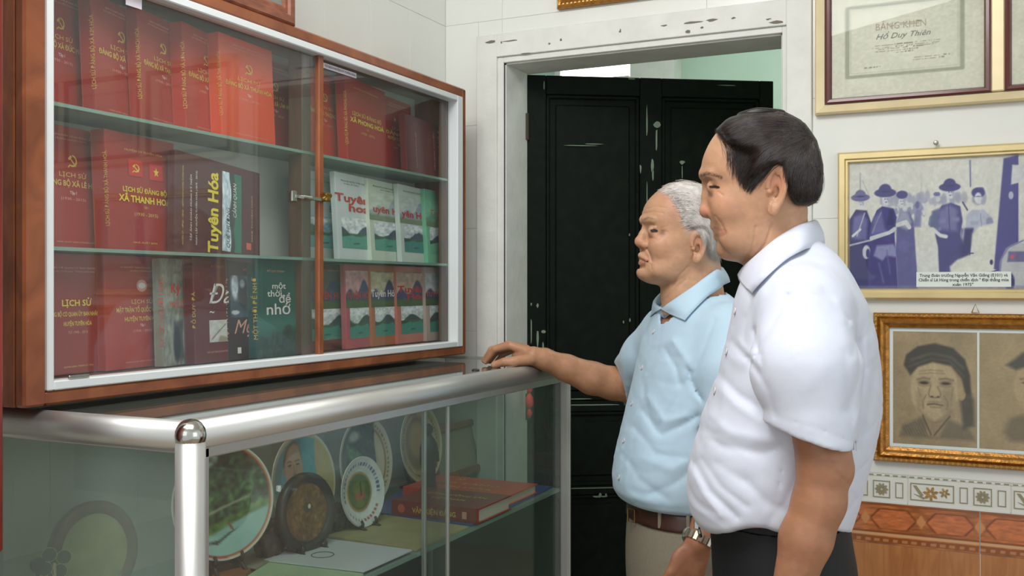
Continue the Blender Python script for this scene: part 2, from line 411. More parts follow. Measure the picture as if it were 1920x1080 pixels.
def border_decor():
    mb = MB(); H = 0.073
    mb.box((0.001, -0.0012, 0.001), (PB - 0.001, 0.0, 0.006), 2); mb.box((0.001, -0.0012, H - 0.006), (PB - 0.001, 0.0, H - 0.001), 2)
    for k in range(12): mb.box((0.004 + k * PB / 12, -0.002, H - 0.005), (0.004 + (k + 0.6) * PB / 12, -0.0008, H - 0.002), 0)
    ringpoly(mb, 0.006, 0.014, 0.104, 0.056, 0.0022, 0)
    ringpoly(mb, 0.116, 0.016, 0.134, 0.054, 0.0020, 0)
    ringpoly(mb, 0.146, 0.014, 0.186, 0.056, 0.0022, 0)
    ringpoly(mb, 0.198, 0.016, 0.216, 0.054, 0.0020, 0)
    flower(mb, 0.052, 0.033, 0.017, 7, 1, seed=0.3); flower(mb, 0.083, 0.037, 0.012, 6, 1, seed=0.9)
    mb.prism([(0.012, 0.05), (0.03, 0.024), (0.036, 0.028), (0.02, 0.05)], lambda p, q: (p[0], -q, p[1]), 0, 0.0015, 0)
    mb.prism([(0.014, 0.03), (0.036, 0.018), (0.04, 0.022)], lambda p, q: (p[0], -q, p[1]), 0, 0.0015, 0)
    flower(mb, 0.166, 0.035, 0.015, 10, 0)
    return mb.mesh('relief', ['border_line', 'border_gold', 'border_white'])
bd = border_decor(); bt = MB().box((0.001, 0, 0.001), (PB - 0.001, 0.0078, 0.072), c=0.001).mesh('border_tile', ['border_white'])
x = x_out1
def hexband(U, V):
    P = Paint(U, V, (176, 104, 58)); P.noise(7, 0.25, 3, 1, 2)
    for k in range(4):
        c = k / 3 * 1.0 + 1 / 6 - 1 / 6
        hx = [(c + 0.03, 0.62), (c + 0.085, 0.86), (c + 0.25, 0.86), (c + 0.305, 0.62), (c + 0.25, 0.38), (c + 0.085, 0.38)]
        P.poly(hx, (196, 112, 66), 0.01)
    P.noise(24, 0.2, 8)
    for k in range(4):
        c = k / 3
        hx = [(c + 0.03, 0.62), (c + 0.085, 0.86), (c + 0.25, 0.86), (c + 0.305, 0.62), (c + 0.25, 0.38), (c + 0.085, 0.38), (c + 0.03, 0.62)]
        P.line(hx, 0.012, (120, 62, 32), 0.012)
        P.poly([(c - 0.03, 0.62), (c, 0.45), (c + 0.03, 0.62), (c, 0.79)], (206, 140, 88), 0.01)
    P.mask((np.abs(V - 0.97) < 0.03) * 1.0, (140, 78, 42)); P.mask((np.abs(V - 0.29) < 0.02) * 1.0, (140, 78, 42))
    P.mask((np.abs(V - 0.23) < 0.035) * 1.0, (214, 164, 118))
    P.mask((np.abs(V - 0.10) < 0.075) * 1.0, (146, 82, 44)); P.mask(((np.abs(V - 0.10) < 0.035) & (np.sin(U * 2 * PI * 18) > -0.2)) * 1.0, (186, 128, 80))
    return P.c
hexme = None
while x < 1.9:
    o = bpy.data.objects.new('border_tile', bt); COL.objects.link(o); o.parent = wall_back; o.location = (x, 0, 0.830)
    r = bpy.data.objects.new('relief', bd); COL.objects.link(r); r.parent = o
    x += PB
x = x_out1; wp = MB().box((0.001, 0, 0.0), (0.386, 0.0078, 0.729), c=0.001).mesh('wood_panel', ['panelwood'])
cv = MB(); cv.tube([(0.04 + 0.30 * (a / 16), -0.0005, 0.52 + 0.09 * math.sin(PI * a / 16) + (0.02 * math.cos(PI * a / 4))) for a in range(17)], 0.004, 6)
cv.tube([(0.19 + 0.06 * math.cos(a), -0.0005, 0.45 + 0.1 * math.sin(a)) for a in np.linspace(0, 2 * PI, 25)], 0.0035, 6)
cvm = cv.mesh('carved_scroll', ['casewood'])
while x < 2.0:
    if hexme is None:
        hb = picture(wall_back, 'inlay_band', 0.385, 0.10, 150, 44, hexband, 0.0006, m='glazed_print'); hexme = hb.data; hb.location = (x, 0, 0.73)
    else:
        hb = bpy.data.objects.new('inlay_band', hexme); COL.objects.link(hb); hb.parent = wall_back; hb.location = (x, 0, 0.73)
    o = bpy.data.objects.new('wood_panel', wp); COL.objects.link(o); o.parent = wall_back; o.location = (x, 0, 0.0)
    s_ = bpy.data.objects.new('carved_scroll', cvm); COL.objects.link(s_); s_.parent = o; s_.location = (0, 0, 0.0)
    x += 0.387

# door casing (plaster) with its worn patches
dc = bpy.data.objects.new('trim_2', None); COL.objects.link(dc); struct(dc); dc.location = ((x_in0 + x_in1) / 2, 0, 0)
xs0 = onY(934, 300, 0)[0]; xs1 = onY(1476, 300, 0)[0]; zs = 1.36 + 0.672
def casing(x0, x1, z1, X0, X1, Z1, y0, y1, nm):
    mb = MB(); mb.box((X0, y0, 0), (x0, y1, Z1), c=0.0015); mb.box((x1, y0, 0), (X1, y1, Z1), c=0.0015); mb.box((x0, y0, z1), (x1, y1, Z1), c=0.0015)
    return kid(mb.build(nm, 'plaster'), dc)
casing(xs0, xs1, zs, x_out0, x_out1, z_out, -0.012, 0.01, 'outer_architrave')
casing(x_in0, x_in1, z_in, xs0, xs1, zs, -0.004, 0.01, 'inner_architrave')
def blob(mb, fn, cx, cy, rx, ry, n=9, jit=0.45):
    mb.prism([(cx + rx * math.cos(a) * (1 + jit * (rng.random() - 0.5) * 2), cy + ry * math.sin(a) * (1 + jit * (rng.random() - 0.5) * 2)) for a in np.linspace(0, 2 * PI, n + 1)[:-1]], fn, 0, 0.0004)
ch = MB()
for (px, py, rx, ry) in [(1455, 42, 14, 3), (1300, 42, 22, 3), (1335, 38, 14, 2.4), (1290, 60, 6, 4), (1375, 34, 5, 2), (1163, 58, 3, 4), (920, 79, 14, 3), (960, 76, 20, 1.5), (1052, 75, 3, 3), (1030, 82, 3, 2), (1440, 36, 6, 2), (1245, 48, 6, 2), (985, 100, 12, 1.2), (1316, 52, 5, 2), (940, 80, 3, 3)]:
    p = onY(px, py, -0.012); k = 2.7 / FPX
    blob(ch, lambda q, d: (q[0], -0.0122 - d, q[1]), p[0], p[2], rx * k * 0.8, ry * k * 0.9)
kid(ch.build('worn_patches', 'plaster_chip'), dc)
kid(MB().box((x_in0 - 0.001, 0.008, 0), (x_in0 + 0.004, 0.158, z_in)).box((x_in1 - 0.004, 0.008, 0), (x_in1 + 0.001, 0.158, z_in)).box((x_in0, 0.008, z_in - 0.004), (x_in1, 0.158, z_in + 0.001)).build('jamb_lining', 'plaster'), dc)

# door leaf, hinged left, swung away into the passage
hin = np.array([CAMP[0] - 1.301, 0.15]); tip_ = np.array([CAMP[0] - 0.645, CAMP[1] + 3.218])
dv = tip_ - hin; dw = np.linalg.norm(dv); dang = math.atan2(dv[1], dv[0]); DH = z_in - 0.006
door = bpy.data.objects.new('door_1', None); COL.objects.link(door); struct(door); door.location = (hin[0], hin[1], 0.0); door.rotation_euler = (0, 0, dang)
def dx(px):  # leaf coordinate of a pixel column
    d = ray(px, 540)[:2]; A = np.array([[d[0], -dv[0] / dw], [d[1], -dv[1] / dw]]); t, s_ = np.linalg.solve(A, hin - CAMP[:2]); return s_, t
def dz(px, py): s_, t = dx(px); return 1.36 + (540 - py) / FPX * t
p1a, p1b = dx(1024)[0], dx(1200)[0]; p2a, p2b = dx(1241)[0], dx(1425)[0]
zt = dz(1100, 178); zm1 = dz(1100, 752); zm0 = dz(1100, 772); zb1 = dz(1100, 912); zb0 = dz(1100, 928)
TH = 0.036
for (a, b, nm) in ((0.0, p1a, 'stile'), (p1b, p2a, 'stile'), (p2b, dw, 'stile')):
    MB().box((a, 0, 0.01), (b, TH, DH), c=0.002).build(nm, 'doorpaint', door)
for a, b in ((p1a, p1b), (p2a, p2b)):
    for z0, z1 in ((zt, DH), (zm0 - 0.0, zm1), (zb0, zb1), (0.01, 0.12)):
        MB().box((a, 0.001, z0), (b, TH, z1), c=0.002).build('rail', 'doorpaint', door)
    for z0, z1 in ((zm1, zt), (zb1, zm0), (0.12, zb0)):
        mb = MB(); mb.box((a, 0.014, z0), (b, 0.024, z1)); mb.box((a + 0.03, 0.008, z0 + 0.03), (b - 0.03, 0.02, z1 - 0.03), c=0.004)
        for p, q in (((a, z0), (a + 0.012, z1)), ((b - 0.012, z0), (b, z1)), ((a, z1 - 0.012), (b, z1)), ((a, z0), (b, z0 + 0.012))): mb.box((p[0], 0.004, p[1]), (q[0], 0.016, q[1]), c=0.003)
        mb.build('panel', 'doorpaint', door)
sc_ = MB()
def scr(px, py, w_, h_, up=0.0):
    s_ = dx(px)[0]; z = dz(px, py); k = dx(px)[1] / FPX; blob(sc_, lambda q, d: (q[0], -0.0003 - d, q[1]), s_, z, w_ * k / 0.75, h_ * k, 8, 0.3)
for a in [(1232, 234, 5, 6), (1231, 262, 1.2, 22), (1223, 310, 2, 13), (1224, 328, 1.5, 12), (1279, 304, 3.5, 4), (1279, 322, 0.8, 14), (1201, 316, 1.4, 8), (1213, 230, 1, 30), (1213, 400, 0.8, 60), (996, 620, 1, 26), (1008, 634, 1.6, 18), (1019, 622, 3, 3), (1018, 650, 1.3, 8), (1037, 662, 2, 5), (1090, 273, 22, 0.8), (1112, 270, 14, 0.9), (1110, 759, 45, 1.2), (1085, 748, 18, 1), (1110, 915, 42, 1.2), (1118, 931, 6, 1.5), (1125, 929, 2, 5), (1132, 931, 6, 1.2), (1136, 928, 1.2, 4), (1169, 604, 1, 3), (996, 570, 1.2, 3), (1008, 573, 1.6, 4), (1180, 440, 0.8, 3), (1181, 600, 1, 4), (1363, 160, 12, 1), (1185, 148, 5, 1.5), (1020, 160, 1, 10), (1245, 470, 0.9, 40)]: scr(*a)
fixn(sc_.build('scuffs', 'doorscuff', door))
hg = MB()
for z in (0.25, 1.0, 1.85): hg.tube([(0.0, -0.006, z - 0.04), (0.0, -0.006, z + 0.04)], 0.006, 8)
hg.build('hinge', 'grimy', door)
MB().box((-0.012, -0.002, 0.0), (-0.002, 0.03, 1.58)).build('hinge_edge', 'grimy', door)
# red cord hanging by the door seen through the display case
# ---------------------------------------------------------------- framed pictures on the back wall
def sweep(name, x0, z0, x1, z1, prof, m, parent, ybase=0.0):
    """mitred moulding: prof = [(inset from outer edge, height out of the wall)]"""
    mb = MB(); V = []
    for ins, out in prof:
        V += [(x0 + ins, -out, z0 + ins), (x1 - ins, -out, z0 + ins), (x1 - ins, -out, z1 - ins), (x0 + ins, -out, z1 - ins)]
    F = [(4 * i + k, 4 * i + (k + 1) % 4, 4 * (i + 1) + (k + 1) % 4, 4 * (i + 1) + k) for i in range(len(prof) - 1) for k in range(4)]
    mb.add(V, F); o = mb.build(name, m, parent); return fixn(o)
def sub(parent, name, m, mb): return mb.build(name, m, parent)

def gold_tri_frame():
    x0 = onY(1527, 200, -0.025)[0]; zb = 1.36 + 0.435
    xl = [onY(p, 200, -0.02)[0] for p in (1547, 1858, 1884)]
    cw = xl[1] - xl[0]; gap = xl[2] - xl[1]; H = 0.345; n = 3; edge = xl[0] - x0
    W = edge * 2 + cw * n + gap * (n - 1)
    f = thing('picture_frame', 'wide pale gold frame holding framed certificates in dark red lips, highest on the right wall', 'picture frame', (x0, -0.001, zb))
    g = MB(); d = 0.024
    V = [(0, 0), (W, 0), (W, H), (0, H)]
    sweep('moulding', 0, 0, W, H, [(0, 0.0), (0, 0.018), (0.004, d), (edge - 0.002, 0.014), (edge, 0.006)], 'goldpale', f)
    for k in range(n - 1):
        a = edge + cw * (k + 1) + gap * k
        MB().box((a, -0.018, edge), (a + gap, -0.002, H - edge), c=0.003).build('mullion', 'goldpale', f)
    MB().box((0.005, -0.004, 0.005), (W - 0.005, 0, H - 0.005)).build('backing', 'matboard', f)
    for k in range(n):
        a = edge + (cw + gap) * k; lip = 0.015
        l_ = sweep('maroon_lip', a, edge, a + cw, H - edge, [(0, 0.016), (0.004, 0.018), (lip * 0.7, 0.017), (lip, 0.006)], 'maroonlip', f); l_['label'] = 'dark red inner moulding'
        def cert(U, V_, k=k):
            P = Paint(U, V_, (206, 203, 186)); P.noise(6, 0.05, 4 + k)
            wd = (150, 152, 128) if k == 0 else (150, 150, 140)
            def box_(x0_, y0_, x1_, y1_, t, c): P.line([(x0_, y0_), (x1_, y0_), (x1_, y1_), (x0_, y1_), (x0_, y0_)], t, c, 0.008)
            box_(0.11, 0.19, 0.86, 0.83, 0.030, wd); box_(0.135, 0.22, 0.835, 0.80, 0.005, (176, 176, 156))
            P.noise(60, 0.06, 9)
            for i, (yy, xa, xb) in enumerate([(0.46, 0.3, 0.72), (0.44, 0.28, 0.72), (0.425, 0.32, 0.70), (0.405, 0.3, 0.6), (0.385, 0.42, 0.55), (0.32, 0.55, 0.78), (0.30, 0.55, 0.75), (0.27, 0.22, 0.33), (0.645, 0.37, 0.6), (0.63, 0.4, 0.58)]):
                mm = (np.abs(V_ - yy - 0.02 * (U - 0.5)) < 0.0045) & (U > xa) & (U < xb) & (vnoise(U * 160, V_ * 10, i) > 0.4); P.mask(mm * 1.0, (140, 136, 118))
            P.ell(0.46, 0.97, 0.11, 0.11, (214, 198, 140), 0.1)
            return P.c
        picture(f, 'certificate', cw - 2 * lip + 0.004, H - 2 * edge - 2 * lip + 0.004, 150, 150, cert, 0.0055, x0=a + lip - 0.002, z0=edge + lip - 0.002)
        ch_ = H - 2 * edge - 2 * lip
        if k == 0:
            letters(f, [T('BẰNG KHEN', a + cw * 0.47, edge + lip + ch_ * 0.60, 0.024, 'cert_ink2', w=0.115), T('Hồ Duy Thiên', a + cw * 0.48, edge + lip + ch_ * 0.515, 0.019, 'cert_ink', shear=0.4, w=0.125)], out=0.0062)
        MB().box((a + lip * 0.8, -0.0095, edge + lip * 0.8), (a + cw - lip * 0.8, -0.0085, H - edge - lip * 0.8)).build('glass', 'pictureglass', f)
mat('cert_ink', (116, 114, 106), 0.6); mat('cert_ink2', (176, 158, 136), 0.6)
gold_tri_frame()

def soldiers(U, V):
    asp = 0.55 / 0.33 * 1.27; X = U * asp; Y = V
    bgc = (203, 200, 194); P = Paint(X, Y, bgc); P.noise(2, 0.03, 2)
    DK = (62, 57, 120); MD = (100, 97, 152); LT = (186, 188, 196); SK = (200, 200, 204); VD = (46, 42, 100)
    P.mask(np.clip((0.40 - Y) * 6, 0, 1), (204, 204, 204), 0.7)
    # distant crowd and trees
    for i in range(60):
        cx = 0.28 + 0.9 * rng.random(); cy = 0.70 + 0.05 * (rng.random() - 0.5); P.ell(cx, cy, 0.018 + 0.014 * rng.random(), 0.03 * rng.random() + 0.02, (150, 150, 172), 0.5, op=0.7)
    for i in range(40):
        P.ell(0.42 + 0.26 * rng.random(), 0.62 + 0.08 * (rng.random() - 0.5), 0.016, 0.022, (140, 140, 168) if i % 2 else (196, 196, 200), 0.5)
    P.line([(0.10, 0.92), (0.10, 0.78)], 0.008, (140, 142, 160)); P.line([(0.12, 0.86), (0.19, 0.72)], 0.005, (150, 150, 168)); P.line([(0.64, 0.88), (0.645, 0.74)], 0.003, (170, 170, 180))
    P.line([(1.062, 0.975), (1.066, 0.78)], 0.014, (120, 120, 160)); P.ell(1.16, 0.75, 0.02, 0.02, MD, 0.4)
    def hat(cx, cy, w_, c=DK): P.ell(cx, cy, w_, w_ * 0.36, c, 0.15); P.ell(cx, cy + w_ * 0.22, w_ * 0.58, w_ * 0.5, c, 0.2); P.ell(cx, cy + w_ * 0.1, w_ * 0.5, w_ * 0.08, VD, 0.5)
    def head(cx, cy, r): P.ell(cx, cy, r, r * 1.25, SK, 0.2); P.ell(cx - r * .3, cy + r * .15, r * .2, r * .12, MD, .5); P.ell(cx + r * .3, cy + r * .15, r * .2, r * .12, MD, .5); P.ell(cx, cy - r * .5, r * .3, r * .1, MD, .5); P.ell(cx + r * .65, cy, r * .3, r * .9, (160, 160, 180), .6)
    # far left man
    P.poly([(0, 0.0), (0, 0.55), (0.06, 0.63), (0.16, 0.62), (0.20, 0.52), (0.21, 0.30), (0.19, 0)], VD); P.poly([(0.02, .4), (.04, .57), (.12, .6), (.17, .55), (.16, .38)], MD, .03); head(0.105, 0.685, 0.03); hat(0.10, 0.725, 0.085, (96, 92, 140))
    P.line([(0.03, 0.42), (0.10, 0.47)], 0.02, SK); P.line([(0.14, .6), (.07, .42)], .008, LT)
    # second man with rifle
    P.poly([(0.17, 0.36), (0.19, 0.50), (0.25, 0.62), (0.30, 0.65), (0.40, 0.63), (0.43, 0.56), (0.41, 0.42), (0.42, 0.30), (0.44, 0.0), (0.17, 0.0)], DK)
    P.poly([(0.19, 0.42), (0.22, 0.56), (0.29, 0.62), (0.32, 0.48), (0.36, 0.44)], MD, 0.03); P.poly([(.34, .5), (.36, .62), (.40, .62), (.41, .5)], VD, .02)
    P.line([(.21, .44), (.26, .55), (.29, .6)], .006, LT, .01, .6)
    P.poly([(.22, .26), (.25, .34), (.40, .35), (.44, .28), (.46, .24), (.34, .26), (.30, .22)], (132, 132, 176), .02)
    P.ell(0.155, 0.29, 0.035, 0.055, (190, 190, 200), 0.2); P.ell(0.17, 0.28, 0.018, 0.036, DK, 0.3)
    P.line([(0.0, 0.345), (0.2, 0.385), (0.44, 0.46), (0.56, 0.50)], 0.014, (170, 170, 186)); P.line([(0.2, 0.40), (0.36, 0.44), (0.41, 0.47)], 0.03, (196, 196, 204)); P.line([(.27, .2), (.31, .05)], .012, MD, .02); P.line([(.34, .3), (.37, .12)], .008, MD, .02)
    head(0.335, 0.70, 0.037); hat(0.325, 0.755, 0.098)
    # third man
    P.poly([(0.44, 0.0), (0.42, 0.30), (0.43, 0.52), (0.46, 0.60), (0.54, 0.60), (0.58, 0.52), (0.59, 0.36), (0.61, 0.1), (0.61, 0.0)], (92, 90, 142)); P.poly([(.42, .5), (.46, .61), (.53, .6), (.56, .52), (.52, .46)], (150, 152, 176), .03); P.line([(0.44, 0.50), (0.51, 0.52), (0.54, 0.48)], 0.035, SK); P.ell(.49, .33, .05, .05, MD, .5)
    head(0.475, 0.68, 0.032); P.ell(0.475, 0.735, 0.05, 0.032, DK, 0.2)
    P.poly([(.57, .48), (.6, .62), (.65, .62), (.64, .48)], (120, 120, 160), .02); P.ell(.61, .65, .02, .03, MD, .3)
    # centre man, hands in pockets
    P.poly([(0.80, 0.08), (0.79, 0.32), (0.76, 0.44), (0.78, 0.58), (0.82, 0.64), (0.90, 0.66), (0.98, 0.63), (1.0, 0.52), (0.98, 0.42), (1.0, 0.28), (0.98, 0.08)], DK)
    P.poly([(.79, .46), (.80, .6), (.88, .65), (.96, .6), (.95, .44)], (106, 104, 152), .04); P.line([(.88, .64), (.89, .44)], .006, VD); P.line([(.80, .52), (.84, .52)], .03, (120, 118, 164), .02); P.line([(.92, .53), (.96, .53)], .03, (120, 118, 164), .02)
    P.line([(0.73, 0.55), (0.72, 0.50), (0.80, 0.46)], 0.03, (112, 124, 150)); P.poly([(.72, .48), (.74, .6), (.80, .62), (.79, .46)], (86, 92, 134), .02)
    P.line([(0.745, 0.46), (0.81, 0.41), (0.86, 0.40)], 0.028, SK); head(0.895, 0.735, 0.037); hat(0.89, 0.78, 0.092); P.ell(.78, .73, .03, .016, MD, .3); P.ell(.79, .69, .02, .02, LT, .3)
    P.line([(1.0, 0.66), (1.04, .60)], .012, VD); P.poly([(.98, .3), (.99, .46), (1.05, .44), (1.06, .2), (1.0, .14)], VD, .02); P.poly([(.99, .4), (1.01, .48), (1.04, .34), (1.02, .3)], (170, 170, 190), .02)
    # right man in pale shirt
    P.poly([(1.02, 0.34), (1.03, 0.56), (1.08, 0.60), (1.18, 0.60), (1.24, 0.54), (1.26, 0.47), (1.20, 0.40), (1.18, 0.3)], (168, 172, 190)); P.poly([(.98, .2), (1.02, .46), (1.09, .46), (1.08, .2)], VD, .02); P.line([(1.08, .5), (1.12, .5)], .03, (150, 154, 178), .01)
    P.line([(1.15, .57), (1.16, .45)], .004, MD); P.ell(1.225, .5, .03, .04, (130, 134, 166), .4); head(1.135, 0.685, 0.033); P.ell(1.13, 0.73, 0.056, 0.04, DK, 0.2); P.ell(1.13, .69, .03, .04, SK, .3); P.line([(1.1, .745), (1.16, .745)], .006, VD, .01); P.ell(1.13, .70, .028, .004, MD, .5)
    # jeep
    P.poly([(0.90, 0.10), (0.89, 0.17), (0.95, 0.22), (1.06, 0.26), (1.08, 0.42), (1.14, 0.47), (1.28, 0.50), (1.30, 0.10)], (206, 204, 196), 0.02); P.line([(1.06, .26), (1.065, .36)], .008, VD); P.line([(1.06, .27), (1.09, .27)], .008, VD)
    P.poly([(1.26, 0.15), (1.34, 0.98), (1.46, 1.0), (1.46, 0.0), (1.32, 0.12)], (66, 61, 128), 0.012); P.poly([(1.40, 0.78), (1.41, 0.93), (1.50, 0.92), (1.50, 0.80)], (196, 196, 200), 0.01); P.ell(1.40, .7, .02, .03, (170, 170, 190), .3)
    P.poly([(1.30, 0.0), (1.31, 0.20), (1.36, 0.30), (1.44, 0.34), (asp, 0.36), (asp, 0)], (176, 176, 180), 0.02); P.line([(1.31, .1), (1.32, .22), (1.38, .31), (1.5, .36)], .012, (120, 120, 160)); P.poly([(1.37, .2), (1.38, .28), (asp, .27), (asp, .2)], (100, 96, 140), .01); P.ell(1.41, .24, .014, .016, (196, 70, 96), .3); P.ell(1.39, .05, .04, .07, VD, .2)
    P.ell(1.24, .2, .014, .02, VD, .3); P.line([(1.22, .12), (1.30, .14)], .01, VD)
    P.mask(np.clip((0.03 - Y) * 60, 0, 1), (120, 118, 150), 0.6); P.noise(26, 0.06, 5); P.noise(90, 0.05, 6)
    return P.c
def blue_photo():
    x0 = onY(1570, 400, -0.02)[0]; zt = 1.36 + 0.337; zb = 1.36 - 0.0285; W, H = 0.60, zt - zb; e = 0.027
    f = thing('picture_frame', 'gold framed blue tinted photograph of soldiers beside a jeep, with a white caption strip', 'picture frame', (x0, -0.001, zb))
    sweep('moulding', 0, 0, W, H, [(0, 0.0), (0, 0.014), (0.005, 0.022), (0.017, 0.022), (0.020, 0.016), (0.024, 0.016), (e, 0.006)], 'goldframe', f)
    MB().box((0.004, -0.003, 0.004), (W - 0.004, 0, H - 0.004)).build('backing', 'matboard', f)
    iw, ih = W - 2 * e, H - 2 * e
    picture(f, 'photograph', iw, ih, 330, 200, soldiers, 0.005, x0=e, z0=e)
    cl = onY(1718, 530, -0.01)[0] - x0; cr = onY(1896, 530, -0.01)[0] - x0; cz0 = e + 0.004; cz1 = cz0 + 0.036
    MB().box((cl, -0.0065, cz0), (cr, -0.0052, cz1)).build('caption_strip', 'white_paper', f)
    letters(f, [T('Trung đoàn trưởng Nguyễn Văn Giảng (E101) và', (cl + cr) / 2, cz1 - 0.0115, 0.010, 'ink', w=(cr - cl) * 0.93, bold=0.02), T('Chiến sĩ Lê Hùng trong chiến dịch " Đại thắng mùa', (cl + cr) / 2, cz1 - 0.0225, 0.010, 'ink', w=(cr - cl) * 0.95, bold=0.02), T('xuân 1975"', (cl + cr) / 2, cz1 - 0.0335, 0.010, 'ink', bold=0.02)], out=0.0068)
    MB().box((e - 0.002, -0.0095, e - 0.002), (W - e + 0.002, -0.0085, H - e + 0.002)).build('glass', 'pictureglass', f)
    p = onY(1755, 268, -0.01); n = thing('nail', 'steel nail head above the blue tinted photograph', 'nail', (p[0], 0.0, p[2]))
    nm = MB(); nm.lathe([(0.0055, 0.012), (0.006, 0.014), (0.004, 0.0165), (0.001, 0.017)], 12); fixn(kid0(nm.build('nail_head', 'steel', n)))
    nm = MB(); nm.lathe([(0.0018, -0.004), (0.0018, 0.013)], 8); nm.build('shank', 'steel', n)
def kid0(o): return o
mat('ink', (40, 40, 48), 0.6)
blue_photo()

def portrait_a(U, V):
    P = Paint(U, V, (158, 138, 108)); P.noise(4, 0.10, 3); A = 1.31; X = U; Y = V * A; P.X = X; P.Y = Y
    DK = (86, 80, 70); SH = (132, 116, 94); LI = (176, 156, 124)
    P.poly([(0.08, 0.10), (0.12, 0.22), (0.34, 0.32), (0.46, 0.34), (0.70, 0.30), (0.90, 0.22), (0.97, 0.12), (0.97, 0.08), (0.08, 0.08)], (118, 106, 88), 0.05)
    P.poly([(0.84, 0.20), (0.97, 0.25), (0.96, 0.55), (0.88, 0.72), (0.80, 0.55)], DK, 0.05)
    P.ell(0.50, 0.64, 0.285, 0.375, LI, 0.10); P.ell(0.82, 0.62, 0.05, 0.09, (166, 144, 112), 0.2)
    P.poly([(0.30, .42), (.5, .27), (.72, .42), (.66, .3), (.5, .22), (.36, .3)], SH, .05, .7)
    P.poly([(0.13, 0.92), (0.16, 1.04), (0.30, 1.14), (0.50, 1.18), (0.72, 1.13), (0.86, 1.00), (0.92, 0.82), (0.93, 0.60), (0.86, 0.62), (0.82, 0.78), (0.70, 0.92), (0.48, 0.96), (0.30, 0.90), (0.21, 0.80)], (72, 68, 62), 0.03)
    P.line([(0.22, 0.98), (0.46, 1.06), (0.70, 1.02), (0.84, 0.90)], 0.02, (100, 94, 84), 0.04); P.line([(0.2, .9), (.45, 1.0), (.68, .98), (.85, .8)], .012, (96, 90, 80), .03)
    P.poly([(.48, .86), (.505, .93), (.53, .86), (.505, .8)], (190, 170, 138), .03)
    P.line([(0.30, 0.755), (0.36, 0.775), (0.44, 0.765)], 0.016, (110, 96, 78), 0.03); P.line([(0.56, 0.765), (0.64, 0.775), (0.72, 0.755)], 0.016, (110, 96, 78), 0.03)
    for cx in (0.375, 0.635):
        P.ell(cx, 0.72, 0.075, 0.03, (128, 110, 88), 0.6); P.ell(cx, 0.718, 0.05, 0.014, (60, 54, 48), 0.5); P.line([(cx - 0.07, 0.69), (cx, 0.675), (cx + 0.07, 0.69)], 0.008, SH, 0.02)
    P.line([(0.46, 0.70), (0.43, 0.60), (0.44, 0.565), (0.50, 0.55), (0.57, 0.565), (0.575, 0.60), (0.54, 0.68)], 0.01, (116, 100, 80), 0.02); P.ell(0.47, 0.56, 0.018, 0.012, DK, 0.5); P.ell(0.545, 0.56, 0.018, 0.012, DK, 0.5)
    P.line([(0.42, 0.47), (0.50, 0.48), (0.60, 0.465)], 0.014, (80, 68, 58), 0.02); P.line([(0.45, 0.44), (0.58, 0.44)], 0.01, SH, 0.02); P.line([(.43, .5), (.5, .505), (.58, .5)], .008, SH, .02)
    P.line([(0.40, 0.58), (0.36, 0.50), (0.37, 0.42)], 0.008, (122, 106, 86), 0.02); P.line([(0.61, 0.58), (0.66, 0.50), (0.65, 0.42)], 0.008, (122, 106, 86), 0.02); P.line([(.3, .66), (.34, .56)], .006, SH, .02); P.line([(.72, .68), (.70, .54)], .008, SH, .03); P.line([(.32, .85), (.45, .87), (.6, .86)], .005, SH, .02); P.line([(.32, .82), (.45, .835), (.62, .83)], .005, SH, .02)
    P.ell(.66, .5, .08, .16, SH, .8, op=.5); P.ell(.33, .52, .05, .12, SH, .8, op=.4)
    P.poly([(0.38, 0.30), (0.42, 0.10), (0.56, 0.10), (0.66, 0.30), (0.52, 0.26)], (150, 130, 102), 0.03); P.line([(0.36, 0.34), (0.46, 0.12)], 0.014, (86, 78, 66), 0.02); P.line([(0.68, 0.34), (0.50, 0.12)], 0.014, (86, 78, 66), 0.02)
    for k in range(8): P.line([(0.12 + k * .03, 0.20 + k * .012), (0.18 + k * .035, 0.10)], 0.005, (92, 84, 72), 0.01)
    P.noise(70, 0.07, 12); P.noise(14, 0.05, 15)
    return P.c
def portrait_b(U, V):
    P = Paint(U, V, (160, 140, 108)); P.noise(4, 0.10, 21); P.Y = V * 1.31
    P.poly([(0.2, 0.2), (0.25, 0.36), (0.5, 0.46), (0.8, 0.44), (1, 0.3), (1, 0.1), (0.25, 0.1)], (120, 106, 86), 0.06)
    P.ell(0.55, 0.72, 0.27, 0.34, (172, 150, 118), 0.10); P.poly([(0.22, 0.95), (0.36, 1.1), (0.6, 1.16), (0.84, 1.08), (0.95, 0.7), (0.88, 0.5), (0.8, 0.72), (0.7, 0.92), (0.48, 0.98), (0.30, 0.90)], (84, 80, 72), 0.04)
    for cx in (.4, .62): P.ell(cx, .76, .05, .015, (90, 78, 66), .5); P.line([(cx - .06, .8), (cx, .815), (cx + .06, .8)], .01, (110, 96, 78), .03)
    P.line([(.5, .74), (.47, .63), (.54, .62)], .01, (120, 104, 84), .02); P.line([(.44, .54), (.58, .54)], .012, (100, 84, 70), .02)
    P.noise(70, 0.07, 31); return P.c
